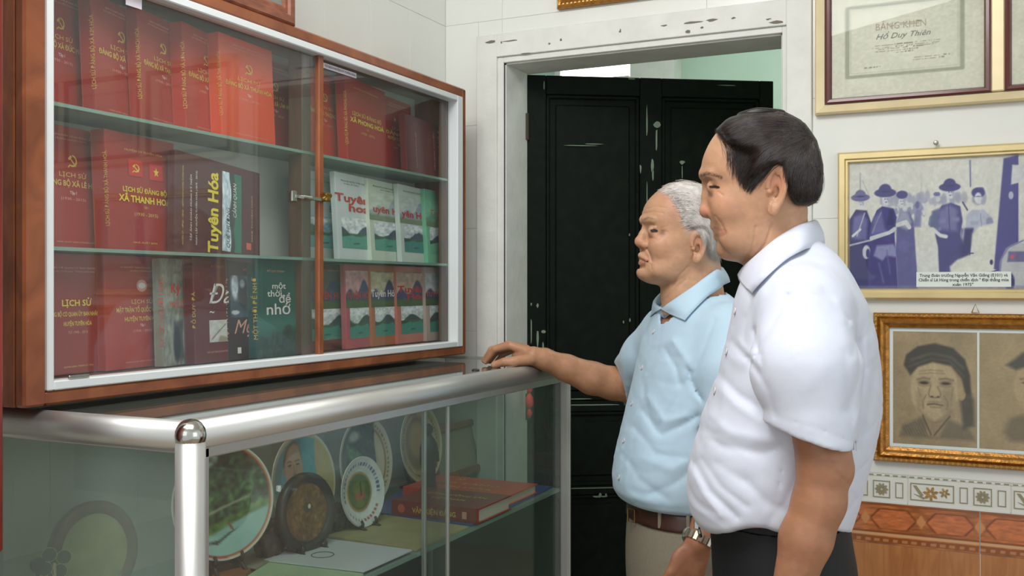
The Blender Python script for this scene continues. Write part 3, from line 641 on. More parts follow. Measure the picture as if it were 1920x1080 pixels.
def portraits():
    x0 = onY(1637, 700, -0.02)[0]; zt = 1.36 - 0.0606; zb = 1.36 - 0.424; W, H = 0.54, zt - zb; e = 0.036
    f = thing('picture_frame', 'ornate gilt frame with two brown pencil portraits, one of an elder in a dark headwrap', 'picture frame', (x0, -0.001, zb))
    sweep('moulding', 0, 0, W, H, [(0, 0.0), (0, 0.014), (0.004, 0.020), (0.009, 0.020), (0.012, 0.015), (0.018, 0.026), (0.024, 0.024), (0.029, 0.014), (e, 0.010)], 'goldornate', f)
    MB().box((0.004, -0.003, 0.004), (W - 0.004, 0, H - 0.004)).build('backing', 'matboard', f)
    bd_ = MB(); sp = 0.0115
    def bead(x, z, lx, lz):
        bd_.add([(x - lx, -0.0195, z), (x, -0.0195, z - lz), (x + lx, -0.0195, z), (x, -0.0195, z + lz), (x, -0.0245, z)], [(0, 1, 4), (1, 2, 4), (2, 3, 4), (3, 0, 4)])
    k = 0.007
    while k < W: bead(k, 0.0065, 0.0052, 0.004); bead(k, H - 0.0065, 0.0052, 0.004); k += sp
    k = 0.012
    while k < H - 0.01: bead(0.0065, k, 0.004, 0.0052); bead(W - 0.0065, k, 0.004, 0.0052); k += sp
    stuff(bd_.build('beading', 'bead', f))
    iw, ih = W - 2 * e, H - 2 * e; m_ = 0.009
    MB().box((e, -0.0045, e), (W - e, -0.0035, H - e)).build('mount', 'white_paper', f)
    hw = (iw - 3 * m_) / 2; cw0 = onY(1832, 700, -0.01)[0] - x0 - e - m_
    picture(f, 'portrait_drawing', cw0, ih - 2 * m_, 120, 150, portrait_a, 0.0052, x0=e + m_, z0=e + m_)['label'] = 'pencil portrait of an elder in a dark headwrap'
    picture(f, 'portrait_drawing', iw - cw0 - 3 * m_ + 0.004, ih - 2 * m_, 120, 150, portrait_b, 0.0052, x0=e + m_ + cw0 + 0.005, z0=e + m_)['label'] = 'pencil portrait cut by the picture edge'
    MB().box((e - 0.002, -0.0095, e - 0.002), (W - e + 0.002, -0.0085, H - e + 0.002)).build('glass', 'pictureglass', f)
    # triangular hanger
    p = onY(1829, 583, -0.005)
    h = MB(); c0 = (p[0] - x0, -0.016, p[2] - zb)
    tri = [(c0[0] - 0.008, c0[1], c0[2] - 0.004), (c0[0], c0[1], c0[2] + 0.016), (c0[0] + 0.008, c0[1], c0[2] - 0.004), (c0[0] - 0.008, c0[1], c0[2] - 0.004)]
    h.tube(tri, 0.0013, 6); h.build('hanger', 'brass', f)
portraits()

def frame_over_door():
    x0 = onY(1043, 10, -0.02)[0]; zb = 1.36 + 0.787; W, H = 0.52, 0.38; e = 0.032
    f = thing('picture_frame', 'gilt picture frame hanging above the doorway, mostly cut off by the photo top', 'picture frame', (x0, -0.001, zb))
    sweep('moulding', 0, 0, W, H, [(0, 0.0), (0, 0.014), (0.005, 0.022), (0.012, 0.018), (0.020, 0.024), (e, 0.008)], 'goldornate', f)
    bd_ = MB(); k = 0.008
    while k < W: bd_.box((k, -0.023, 0.008), (k + 0.006, -0.019, 0.012)); k += 0.012
    stuff(bd_.build('beading', 'bead', f))
    MB().box((0.004, -0.004, 0.004), (W - 0.004, 0, H - 0.004)).build('backing', 'white_paper', f)
    MB().box((e - 0.002, -0.0095, e - 0.002), (W - e + 0.002, -0.0085, H - e + 0.002)).build('glass', 'pictureglass', f)
frame_over_door()

# ---------------------------------------------------------------- wall bookcase
XF = 0.16; DP = 1.5 - XF
yb0 = onX(45, 500, XF)[1]; yb1 = onX(874, 500, XF)[1]; zb_t = 1.36 + 0.5517; zb_b = 1.36 - 0.1836
wx = lambda px: onX(px, 500, XF)[1]
ty0, ty1 = wx(88), wx(867); tz0 = onX(88.6, 733.4, XF)[2]; tz1 = onX(867.4, 182.2, XF)[2]
iy0, iy1 = wx(101), wx(857); iz0 = onX(101, 714, XF)[2]; iz1 = onX(857, 189, XF)[2]
BC = thing('bookcase', 'wall-mounted wooden bookcase with white inner trim and sliding glass doors', 'bookcase', (0, yb0, zb_b))
def bk(name, m, mb, par=None, label=None):
    o = mb.build(name, m); kid(o, BC)
    if par is not None: o.parent = par; o.location = (0, 0, 0)
    if label: o['label'] = label
    return o
tk = 0.02
bk('side_panel', 'casewood', MB().box((0.001, yb0, zb_b), (XF - 0.022, yb0 + tk, zb_t), c=0.001))
bk('side_panel', 'casewood', MB().box((0.001, yb1 - tk, zb_b), (XF - 0.022, yb1, zb_t), c=0.001))
bk('top_panel', 'casewood', MB().box((0.001, yb0 + tk, zb_t - tk), (XF - 0.022, yb1 - tk, zb_t), c=0.001))
bk('bottom_panel', 'casewood', MB().box((0.001, yb0 + tk, zb_b), (XF - 0.022, yb1 - tk, iz0 - 0.002), c=0.001))
mat('backboard', (214, 216, 208), 0.5)
bk('back_panel', 'backboard', MB().box((0.001, yb0 + tk, iz0 - 0.002), (0.006, yb1 - tk, zb_t - tk)))
def rail4(nm, m, Y0, Y1, Z0, Z1, y0, y1, z0, z1, xa, xb, rc=0.002):
    for a, b in (((Y0, Z0), (y0, Z1)), ((y1, Z0), (Y1, Z1)), ((y0, Z1), (y1, z1)), ((y0, Z0), (y1, z0))):
        bk(nm, m, MB().box((xa, a[0], a[1]), (xb, b[0], b[1]), c=rc))
rail4('face_frame', 'casewood', yb0, yb1, zb_b, zb_t, ty0, ty1, tz0, tz1, XF - 0.022, XF, 0.004)
rail4('white_trim', 'whitetrim', ty0, ty1, tz0, tz1, iy0, iy1, iz0, iz1, XF - 0.03, XF + 0.002, 0.002)
SH1 = 1.36 + 0.2995; SH2 = 1.36 + 0.0667; SH0 = iz0 + 0.0; XS = 0.128
yd = onX(577, 500, 0.14)[1]
for z in (SH1, SH2):
    mb = MB(); mb.box((0.006, iy0 - 0.012, z - 0.006), (XS, iy1 + 0.012, z), 0, c=0.001); mb.box((XS, iy0 - 0.012, z - 0.006), (XS + 0.002, iy1 + 0.012, z), 1)
    bk('glass_shelf', ['shelfglass', 'shelfglass_edge'], mb)
bk('divider_post', 'darkwood', MB().box((0.090, yd - 0.004, SH0), (0.128, yd + 0.028, zb_t - tk), c=0.002))
bk('divider_post', 'darkwood', MB().box((0.10, iy1 + 0.000, SH0), (0.128, iy1 + 0.018, zb_t - tk), c=0.002))
ys = onX(601, 500, 0.15)[1]
gd1 = bk('glass_door', 'glass', MB().box((0.141, iy0 - 0.003, iz0 - 0.003), (0.144, ys + 0.001, iz1 + 0.003)))
gd2 = bk('glass_door', 'glass', MB().box((0.133, yd - 0.01, iz0 - 0.003), (0.136, iy1 + 0.003, iz1 + 0.003)))
y_a, y_b = onX(597, 500, 0.148)[1], onX(606, 500, 0.148)[1]
bk('edge_strip', 'casewood', MB().box((0.137, y_a, iz0 - 0.002), (0.150, y_b, iz1 + 0.002), c=0.002), gd1, 'brown wooden pull strip')
def bX(px, py, X): return onX(px, py, X)
# latch and little padlock
la = bX(552, 368, 0.150); lb = bX(600, 366, 0.150)
lt = MB(); lt.box((0.145, la[1] - 0.010, la[2] - 0.012), (0.152, la[1] + 0.008, la[2] + 0.012), c=0.002)
lt.box((0.150, la[1], la[2] - 0.004), (0.154, lb[1] + 0.01, la[2] + 0.004), c=0.001)
lt.tube([(0.156, la[1] + 0.02, la[2]), (0.156, la[1] + 0.05, la[2] - 0.001)], 0.005, 10)
bk('latch_bar', 'chrome', lt, gd1, 'chrome sliding-door latch')
lc = bX(614, 369, 0.158)
pl_ = MB(); pl_.box((0.150, lc[1] - 0.010, lc[2] - 0.011), (0.162, lc[1] + 0.010, lc[2] + 0.009), c=0.003); pl_.tube([(0.156, lc[1] - 0.012, lc[2]), (0.156, lc[1] + 0.012, lc[2] + 0.004)], 0.006, 10)
bk('lock', 'brass', pl_, gd1, 'brass lock')
p0 = bX(606, 122, 0.137); p1 = bX(668, 138, 0.137)
mat('labelpaper', (222, 214, 222), 0.5)
bk('paper_label', 'labelpaper', MB().box((0.1366, p0[1], p0[2] - 0.006), (0.1372, p1[1], p0[2] + 0.006)), gd2, 'narrow white printed label')
q0 = bX(236, 2, 0.1452); q1 = bX(266, 8, 0.1452)
bk('paper_label', 'labelpaper', MB().box((0.1446, q0[1], q0[2] - 0.006), (0.1452, q1[1], q0[2] + 0.02)), gd1, 'narrow white printed label')
sl = bX(150, 706, XF + 0.001)
bk('glass_clip', 'steel', MB().box((XF - 0.002, sl[1] - 0.022, iz0 + 0.001), (XF + 0.003, sl[1] + 0.018, iz0 + 0.006), c=0.001), gd1)
def M_left(loc, th=0.0, lean=0.0):
    return Matrix.Translation(Vector(loc)) @ Matrix.Rotation(PI / 2 + th, 4, 'Z') @ Matrix.Rotation(lean, 4, 'X')
lab = bpy.data.objects.new('label_print', None); COL.objects.link(lab); lab.parent = BC; lab.location = Vector((0.1374, p0[1], p0[2] - 0.006)) - BC.location; lab.rotation_euler = (0, 0, PI / 2)
letters(lab, [T('TỦ SÁCH HUYỆN ỦY TUYÊN HÓA', (p1[1] - p0[1]) / 2, 0.0035, 0.007, 'ink', w=(p1[1] - p0[1]) * 0.92)])
# framed picture standing on the bookcase
pr_ = onX(554, 49, 0.158)
TF = thing('picture_frame', 'brown wooden frame with a grey glazed picture standing on top of the bookcase', 'picture frame', (0.157, pr_[1] - 0.62, zb_t + 0.0005), PI / 2)
sweep('moulding', 0, 0, 0.62, 0.46, [(0, -0.015), (0, 0.0), (0.004, 0.003), (0.018, 0.003), (0.022, -0.002), (0.030, -0.002), (0.036, -0.006)], 'framewood', TF)
mat('greyphoto', (138, 134, 126), 0.5, noise=0.2, nscale=9)
MB().box((0.01, 0.007, 0.01), (0.61, 0.014, 0.45)).build('backing', 'greyphoto', TF)
MB().box((0.03, 0.0045, 0.03), (0.59, 0.0055, 0.43)).build('glass', 'glass', TF)
# wooden wall cupboard at the far left
cy = onX(8, 500, 0.30)[1]; cz = onX(4, 1049, 0.30)[2]
WC = thing('wall_cupboard', 'reddish brown wooden cupboard hung on the wall at the far left edge', 'cupboard', (0, cy - 0.8, cz))
def wc(n, m, mb): return kid(mb.build(n, m), WC)
wc('carcass', 'redwood', MB().box((0.001, cy - 0.8, cz), (0.28, cy, cz + 1.25), c=0.003))
wc('door', 'redwood', MB().box((0.281, cy - 0.40, cz + 0.01), (0.30, cy, cz + 1.24), c=0.003)); wc('door', 'redwood', MB().box((0.281, cy - 0.8, cz + 0.01), (0.30, cy - 0.403, cz + 1.24), c=0.003))
wc('knob', 'brass', MB().box((0.30, cy - 0.37, cz + 0.6), (0.32, cy - 0.35, cz + 0.62), c=0.004))
# ---------------------------------------------------------------- books
mat('gold_ink', (226, 190, 84), 0.4); mat('yellow_ink', (238, 214, 60), 0.45); mat('white_ink', (235, 228, 222), 0.5); mat('pale_ink', (222, 160, 140), 0.5)
mat('red_ink', (196, 36, 32), 0.5); mat('flag_red', (206, 40, 30), 0.5); mat('dark_ink', (40, 48, 50), 0.5); mat('orange_ink', (216, 92, 60), 0.5)
def cover_mat(rgb, rough=0.32):
    return mat('cover_%d_%d_%d' % rgb, rgb, rough, coat=0.25, noise=0.03, nscale=30)
def book(label, pl_, pr2, xl, xr, zs, h, th, cov, items=(), lean=0.05, roll=0.0, group=None, pic=None, front=None, cat='book', spine_items=(), width=None, page_side=None):
    """upright book: cover from pixel column pl_ (at X=xl) to pr2 (at X=xr)"""
    A = onX(pl_, 540, xl); B = onX(pr2, 540, xr)
    d = B[:2] - A[:2]; wd = float(np.linalg.norm(d)); ang = math.atan2(d[1], d[0])
    if width: wd = width
    M = Matrix.Translation((A[0], A[1], zs + 0.0008)) @ Matrix.Rotation(ang, 4, 'Z') @ Matrix.Rotation(-lean, 4, 'X') @ Matrix.Rotation(roll, 4, 'Y')
    t = thing('book', label, cat, mw=M, group=group)
    cm = cover_mat(cov); c = 0.0022
    mb = MB(); mb.box((0, 0, 0), (wd, c, h), c=0.0006); mb.box((0, c, 0), (c, th - c, h), c=0.0004); mb.box((0, th - c, 0), (wd, th, h), c=0.0006)
    mb.build('cover', cm, t)
    MB().box((c, c, 0.003), (wd - 0.004, th - c, h - 0.003)).build('page_block', 'page', t)
    if pic:
        for (x0, z0, w_, h_, nx, nz, fn) in pic: picture(t, 'cover_picture', w_ * wd, h_ * h, nx, nz, fn, 0.0006, x0=x0 * wd, z0=z0 * h)
    if items: letters(t, [conv(i, wd, h) for i in items], out=0.0011)
    if spine_items:
        e = bpy.data.objects.new('spine_print', None); COL.objects.link(e); e.parent = t; e.location = (-0.0003, th / 2, 0); e.rotation_euler = (0, 0, -PI / 2)
        letters(e, [(i[0], i[1], i[2] * th, i[3] * h, i[4] * h, i[5], {**i[6], 'w': i[6]['w'] * h} if 'w' in i[6] else i[6]) for i in spine_items], out=0.0006)
    return t
def conv(i, wd, h):
    if i[0] == 't':
        kw = dict(i[6])
        if 'w' in kw: kw['w'] = kw['w'] * (h if abs(kw.get('rot', 0)) > 1 else wd)
        return ('t', i[1], i[2] * wd, i[3] * h, i[4] * h, i[5], kw)
    if i[0] == 'p': return ('p', [(x_ * wd, z_ * h) for x_, z_ in i[1]], i[2]) + tuple(i[3:])
    return i
def emb(cx, cz, s, m, asp=1.4): return [('p', [(cx + (p[0] - cx) * asp, p[1]) for p in e[1]], e[2]) for e in emblem(cx, cz, s, m)]
def party(l2, l3=None, tap='Tập I', yr='(1930 - 2015)', ink='gold_ink', top=True, em=True):
    it = []
    if top: it += [T('BAN CHẤP HÀNH ĐẢNG BỘ', 0.55, 0.915, 0.022, 'pale_ink', w=0.6), T('XÃ ' + l2.split('XÃ ')[-1] + ' HUYỆN TUYÊN HÓA', 0.55, 0.885, 0.020, 'pale_ink', w=0.7)]
    if em: it += emb(0.52, 0.72, 0.058, ink)
    z = 0.585
    it += [T('LỊCH SỬ', 0.52, z, 0.052, ink, w=0.42), T(l2, 0.52, z - 0.075, 0.062, ink, w=0.86, bold=0.02)]
    z -= 0.14
    if l3: it.append(T(l3, 0.52, z, 0.058, ink, w=0.72, bold=0.02)); z -= 0.06
    it += [T(tap, 0.52, z, 0.036, 'white_ink'), T(yr, 0.52, z - 0.05, 0.032, 'pale_ink', w=0.38), T('NHÀ XUẤT BẢN THUẬN HÓA', 0.55, 0.045, 0.018, 'pale_ink', w=0.62)]
    return it
SPN = lambda s, m='gold_ink', sz=0.055: [('t', s, 0.62, 0.5, sz, m, {'rot': PI / 2, 'w': 0.62})]
RB = (168, 42, 32)
g1 = 'red party history books on the top left shelf'
book('leftmost red book on the top shelf, its title cut off by the white trim', 62, 168, 0.085, 0.06, SH1, 0.205, 0.024, (164, 42, 34), party('ĐẢNG BỘ XÃ ĐỨC HÓA'), group=g1)
book('second red book on the top left shelf, below a white glare on the glass', 180, 278, 0.110, 0.072, SH1, 0.205, 0.026, (162, 38, 30), party('ĐẢNG BỘ XÃ KIM HÓA'), group=g1, spine_items=SPN('LỊCH SỬ ĐẢNG BỘ XÃ KIM HÓA'))
book('third red book on the top left shelf, between two other red books', 266, 350, 0.112, 0.074, SH1, 0.205, 0.024, (166, 42, 30), party('ĐẢNG BỘ XÃ THẠCH HÓA'), group=g1, spine_items=SPN('LỊCH SỬ ĐẢNG BỘ XÃ THẠCH HÓA'))
book('red book with orange spine directly left of the bright orange-red book', 350, 428, 0.114, 0.076, SH1, 0.205, 0.028, (184, 46, 28), party('ĐẢNG BỘ XÃ SƠN HÓA'), group=g1, spine_items=SPN('LỊCH SỬ ĐẢNG BỘ XÃ SƠN HÓA'))
book('bright orange-red book at the right end of the front row, top left shelf', 417, 517, 0.122, 0.108, SH1, 0.205, 0.028, (226, 76, 34), party('ĐẢNG BỘ XÃ THUẬN HÓA'), group=g1, spine_items=SPN('LỊCH SỬ ĐẢNG BỘ XÃ THUẬN HÓA'))
book('dark red book half behind the bright orange-red book, beside the divider post', 482, 555, 0.055, 0.045, SH1, 0.205, 0.02, (138, 30, 28), party('ĐẢNG BỘ XÃ LÂM HÓA'), group=g1)
g2 = 'red books on the top right shelf'
book('orange-red book behind the brown pull strip on the top right shelf', 574, 647, 0.085, 0.06, SH1, 0.205, 0.022, (212, 54, 30), party('ĐẢNG BỘ XÃ THƯỢNG HÓA'), group=g2)
book('red book titled XÃ PHONG HOÁ in bold yellow capitals', 653, 728, 0.112, 0.078, SH1, 0.205, 0.026, (178, 30, 26), [T('LỊCH SỬ ĐẢNG BỘ', 0.5, 0.56, 0.062, 'gold_ink', w=0.72, bold=0.02), T('XÃ PHONG HOÁ', 0.5, 0.475, 0.075, 'yellow_ink', w=0.84, bold=0.03), T('TẬP I', 0.5, 0.42, 0.03, 'gold_ink'), T('(1930 - 2015)', 0.5, 0.36, 0.04, 'gold_ink', w=0.34), T('HUYỆN ỦY TUYÊN HÓA', 0.5, 0.88, 0.028, 'gold_ink', w=0.6)] + [star(0.2, 0.9, 0.02, 'flag_red')], group=g2, spine_items=SPN('LỊCH SỬ ĐẢNG BỘ XÃ PHONG HOÁ'))
book('dark red book standing between the XÃ PHONG HOÁ book and the tilted maroon album', 720, 776, 0.07, 0.055, SH1, 0.200, 0.022, (168, 34, 28), party('ĐẢNG BỘ', 'HUYỆN TUYÊN HÓA', em=False) + [star(0.42, 0.72, 0.035, 'gold_ink'), star(0.66, 0.72, 0.035, 'gold_ink')], group=g2)
book('maroon landscape album at the right end of the top shelf', 764, 851, 0.118, 0.080, SH1, 0.152, 0.018, (104, 28, 32), [T('TUYÊN HÓA', 0.70, 0.5, 0.11, 'gold_ink', rot=PI / 2, w=0.85, bold=0.03), T('TẬP ẢNH TƯ LIỆU', 0.58, 0.5, 0.06, 'pale_ink', rot=PI / 2, w=0.7), T('LỊCH SỬ ĐẢNG BỘ', 0.2, 0.42, 0.05, 'pale_ink', rot=PI / 2, w=0.62), rectp(0.82, 0.3, 0.92, 0.62, 'flag_red'), star(0.87, 0.45, 0.05, 'gold_ink')], group=g2)
# middle left shelf
g3 = 'books on the middle left shelf'
book('red book titled XÃ LÊ HÓA, leftmost on the middle shelf', 75, 197, 0.085, 0.065, SH2, 0.208, 0.022, (164, 40, 32), party('ĐẢNG BỘ XÃ LÊ HÓA'), group=g3)
book('red book titled XÃ THANH HOÁ with two small bright red squares', 205, 334, 0.118, 0.088, SH2, 0.208, 0.030, (164, 34, 30), [T('HUYỆN ỦY TUYÊN HÓA', 0.53, 0.85, 0.026, 'gold_ink', w=0.55), rectp(0.3, 0.64, 0.5, 0.78, 'flag_red'), rectp(0.6, 0.63, 0.8, 0.77, 'flag_red')] + [('p', e[1], e[2], 0.0003) for e in emb(0.4, 0.71, 0.042, 'yellow_ink')] + [('p', star(0.7, 0.70, 0.045, 'yellow_ink')[1], 'yellow_ink', 0.0003), T('LỊCH SỬ ĐẢNG BỘ', 0.53, 0.50, 0.058, 'yellow_ink', w=0.64, bold=0.02), T('XÃ THANH HOÁ', 0.53, 0.415, 0.078, 'yellow_ink', w=0.76, bold=0.03), T('TẬP I', 0.53, 0.365, 0.028, 'gold_ink'), T('(1930 - 2015)', 0.53, 0.30, 0.04, 'gold_ink', w=0.34), T('NHÀ XUẤT BẢN', 0.5, 0.06, 0.022, 'gold_ink', w=0.34)], group=g3, spine_items=SPN('LỊCH SỬ ĐẢNG BỘ XÃ THANH HOÁ'))
def landscape(U, V, sky=(196, 214, 224), water=(70, 140, 120), seed=0, hill=(50, 66, 74)):
    P = Paint(U, V, sky); P.ell(0.25, 0.85, 0.3, 0.12, (232, 236, 238), 0.6); P.ell(0.8, 0.9, 0.3, 0.1, (236, 238, 240), 0.6)
    h = 0.60 + 0.13 * np.sin(U * 7 + seed) + 0.10 * (fbm(U * 6, U * 0, seed + 3) - 0.5) + 0.14 * (U > 0.45) * (U - 0.45)
    P.mask(np.clip((h - V) * 40, 0, 1), hill); P.noise(14, 0.25, seed)
    P.mask(np.clip((0.50 - V) * 30, 0, 1), (60, 96, 70)); P.mask(np.clip((0.44 + 0.03 * np.sin(U * 9) - V) * 40, 0, 1), water)
    P.poly([(0.0, 0.50), (0.25, 0.47), (0.3, 0.42), (0.0, 0.36)], (40, 74, 50), 0.03); P.poly([(1.0, 0.5), (0.85, 0.47), (0.88, 0.36), (1, 0.30)], (44, 72, 54), 0.03)
    P.line([(0.38, 0.16), (0.55, 0.17)], 0.03, (30, 60, 56), 0.02); P.mask(np.clip((0.05 - V) * 40, 0, 1), (90, 150, 130), .4); P.noise(22, 0.10, seed + 5)
    return P.c
def quepic(U, V):
    # photo lying on its side: sky strip at left, hill, green water at right
    P = Paint(U, V, (206, 222, 234)); P.noise(5, 0.10, 3); P.mask(np.clip((U - 0.40 - 0.05 * np.sin(V * 11)) * 40, 0, 1), (48, 60, 62)); P.noise(16, 0.25, 2); P.mask(np.clip((U - 0.62 - 0.03 * np.sin(V * 17)) * 40, 0, 1), (44, 118, 96)); P.noise(20, 0.12, 5)
    return P.c
A13 = book('maroon book lying on its side with large yellow words Tuyên Hóa', 328, 487, 0.125, 0.112, SH2, 0.192, 0.018, (82, 26, 34),
     [T('Tuyên Hóa', 0.47, 0.46, 0.215, 'yellow_ink', rot=PI / 2, w=0.83, bold=0.03), T('HUYỆN ỦY - HĐND - UBND - UBMTTQVN HUYỆN TUYÊN HÓA', 0.085, 0.47, 0.030, 'gold_ink', rot=PI / 2, w=0.78), T('TẬP ẢNH CHÀO MỪNG KỶ NIỆM', 0.175, 0.46, 0.034, 'white_ink', rot=PI / 2, w=0.66), T('NGÀY LẬP HUYỆN TUYÊN HÓA (1875 - 2015)', 0.235, 0.47, 0.034, 'white_ink', rot=PI / 2, w=0.74), T('NXB THUẬN HÓA', 0.90, 0.48, 0.03, 'pale_ink', rot=PI / 2, w=0.5), rectp(0.82, 0.14, 0.88, 0.21, 'orange_ink'),
      T('QUÊ HƯƠNG', 0.615, 0.33, 0.075, 'dark_ink', rot=PI / 2, w=0.42, shear=0.2), T('CẢNH QUAN', 0.695, 0.63, 0.075, 'white_ink', rot=PI / 2, w=0.36, shear=0.2)],
     roll=0.0, lean=0.06, group=g3, pic=[(0.525, 0.085, 0.235, 0.83, 40, 90, quepic)])
A13.matrix_world = A13.matrix_world @ Matrix.Rotation(0.075, 4, 'Y')
# middle right shelf : pale picture books
g4 = 'pale landscape books on the middle right shelf'
WH = dict(lean=0.06, group=g4)
def lpic(seed, sky, wat, hill=(70, 74, 104), top=None, tcol=None):
    base = [(0.10, 0.13, 0.80, 0.36, 40, 40, lambda U, V: landscape(U, V, sky, wat, seed, hill))]
    if top is not None:
        def tp(U, V):
            P = Paint(U, V, top); h = 0.34 + 0.5 * np.exp(-((U - 0.66) / 0.16) ** 2) + 0.2 * np.exp(-((U - 0.25) / 0.14) ** 2); P.mask(np.clip((h - V) * 20, 0, 1), tcol); P.mask(np.clip((0.22 - V) * 16, 0, 1), (118, 132, 92), .8); P.noise(12, 0.12, seed); return P.c
        base.append((0.0, 0.50, 1.0, 0.36, 40, 30, tp))
    return base
book('grey-white book behind the brass lock, leftmost on the middle right shelf', 574, 652, 0.085, 0.065, SH2, 0.203, 0.014, (196, 206, 204), [T('TUYÊN HOÁ', 0.55, 0.67, 0.055, 'orange_ink', w=0.7), T('HUYỆN ỦY TUYÊN HÓA', 0.5, 0.89, 0.025, 'dark_ink', w=0.6), T('8', 0.62, 0.55, 0.11, 'cert_ink')], pic=lpic(1, (130, 180, 200), (90, 170, 170), (40, 96, 76)), **WH)
book('white book with the red words Tuyên hoá on two lines', 636, 706, 0.115, 0.095, SH2, 0.205, 0.014, (216, 222, 222), [T('Tuyên', 0.42, 0.67, 0.125, 'red_ink', w=0.9, bold=0.03), T('hoá', 0.58, 0.565, 0.125, 'red_ink', w=0.56, bold=0.03), T('ĐẢNG BỘ HUYỆN TUYÊN HÓA', 0.45, 0.90, 0.026, 'dark_ink', w=0.62), T('XUÂN ẤT DẬU', 0.4, 0.87, 0.02, 'dark_ink', w=0.4)], pic=lpic(2, (222, 228, 232), (84, 156, 140)), **WH)
book('cream book with curved red title Tuyên Hoá, third on the middle right shelf', 697, 768, 0.110, 0.080, SH2, 0.203, 0.014, (214, 222, 204), [T('uyên Hoá', 0.52, 0.60, 0.115, 'red_ink', w=0.86, bold=0.03), T('ĐẢNG BỘ HUYỆN TUYÊN HÓA', 0.45, 0.91, 0.026, 'dark_ink', w=0.66), T('BAN TUYÊN GIÁO', 0.5, 0.88, 0.02, 'dark_ink', w=0.4)], pic=lpic(3, (222, 228, 232), (78, 156, 136), top=(208, 216, 200), tcol=(170, 182, 184)), **WH)
book('pale grey book with red title Tuyên Hoá, fourth on the middle right shelf', 754, 812, 0.106, 0.080, SH2, 0.203, 0.014, (208, 218, 210), [T('yên Hoá', 0.5, 0.585, 0.12, 'red_ink', w=0.88, bold=0.03), T('ĐẢNG BỘ HUYỆN TUYÊN HÓA', 0.45, 0.91, 0.026, 'dark_ink', w=0.62)], pic=lpic(4, (206, 212, 226), (64, 136, 134), top=(200, 208, 204), tcol=(158, 166, 182)), **WH)
book('green picture book at the right end of the middle right shelf', 803, 854, 0.100, 0.078, SH2, 0.203, 0.014, (126, 198, 160), [T('Tuyên', 0.42, 0.66, 0.10, 'orange_ink', w=0.6, shear=0.3), T('Hóa', 0.6, 0.575, 0.10, 'orange_ink', w=0.5, shear=0.3)], pic=lpic(5, (206, 214, 214), (110, 178, 150), top=(134, 200, 164), tcol=(112, 168, 144)), **WH)
# bottom left shelf
g5 = 'books on the bottom left shelf'
book('dark red book titled LỊCH SỬ in bold yellow, left end of the bottom shelf', 70, 203, 0.100, 0.078, SH0, 0.203, 0.018, (146, 30, 30), [T('ĐẢNG BỘ CƠ QUAN ỦY BAN NHÂN DÂN', 0.52, 0.875, 0.020, 'pale_ink', w=0.85), T('HUYỆN TUYÊN HÓA - TỈNH QUẢNG BÌNH', 0.52, 0.845, 0.018, 'pale_ink', w=0.6), T('LỊCH SỬ', 0.55, 0.565, 0.072, 'yellow_ink', w=0.42, bold=0.02), T('ĐẢNG BỘ CƠ QUAN ỦY BAN NHÂN DÂN', 0.56, 0.48, 0.050, 'gold_ink', w=0.84, bold=0.02), T('HUYỆN TUYÊN HÓA', 0.56, 0.40, 0.050, 'gold_ink', w=0.40, bold=0.02), T('TỪ 1945 - 2015', 0.56, 0.335, 0.03, 'pale_ink', w=0.28), T('QUẢNG BÌNH, THÁNG 12 - 2016', 0.56, 0.055, 0.02, 'gold_ink', w=0.42)], group=g5, lean=0.03)
book('orange-brown red book with a round white emblem on the bottom left shelf', 200, 318, 0.098, 0.070, SH0, 0.203, 0.018, (176, 48, 28), [T('ỦY BAN MẶT TRẬN TỔ QUỐC VIỆT NAM', 0.56, 0.89, 0.022, 'gold_ink', w=0.66), T('HUYỆN TUYÊN HÓA', 0.56, 0.86, 0.02, 'gold_ink', w=0.36), ('p', [(0.56 + 0.085 * math.cos(a) , 0.735 + 0.055 * math.sin(a)) for a in np.linspace(0, 2 * PI, 19)[:-1]], 'pale_ink'), ('p', [(0.56 + 0.06 * math.cos(a), 0.735 + 0.03 * math.sin(a)) for a in np.linspace(0, 2 * PI, 9)[:-1]], 'white_ink', 0.0003), T('LỊCH SỬ', 0.56, 0.575, 0.05, 'gold_ink', w=0.34), T('MẶT TRẬN TỔ QUỐC VIỆT NAM', 0.56, 0.50, 0.055, 'gold_ink', w=0.80, bold=0.02), T('HUYỆN TUYÊN HÓA', 0.56, 0.42, 0.052, 'gold_ink', w=0.56, bold=0.02), T('Tập I', 0.56, 0.37, 0.032, 'white_ink'), T('(1930 - 2015)', 0.56, 0.32, 0.032, 'pale_ink', w=0.3), T('NHÀ XUẤT BẢN THUẬN HÓA', 0.56, 0.05, 0.018, 'pale_ink', w=0.56)], group=g5, lean=0.03)
def greytown(U, V):
    P = Paint(U, V, (132, 134, 122)); P.noise(6, 0.25, 4, 1, 2); P.poly([(0.35, 0.05), (0.35, 0.4), (0.95, 0.46), (0.95, 0.05)], (74, 76, 72), 0.05); P.ell(0.45, 0.2, 0.12, 0.16, (34, 36, 36), 0.4); P.ell(0.75, 0.25, 0.1, 0.2, (160, 162, 156), 0.4); P.noise(16, 0.3, 7); P.noise(40, 0.15, 8); return P.c
book('grey-green photo-cover book with red title letters, bottom left shelf', 308, 362, 0.112, 0.090, SH0, 0.200, 0.020, (140, 142, 126), [T('Ký ức', 0.62, 0.68, 0.12, 'red_ink', w=0.7, bold=0.02), T('NGƯỜI', 0.52, 0.55, 0.07, 'orange_ink', w=0.6, bold=0.02), T('HỒ DUY', 0.5, 0.86, 0.03, 'dark_ink')], pic=[(0, 0, 1, 1, 40, 60, greytown)], group=g5, lean=0.03, spine_items=SPN('KÝ ỨC NGƯỜI LÍNH', 'orange_ink', 0.07))
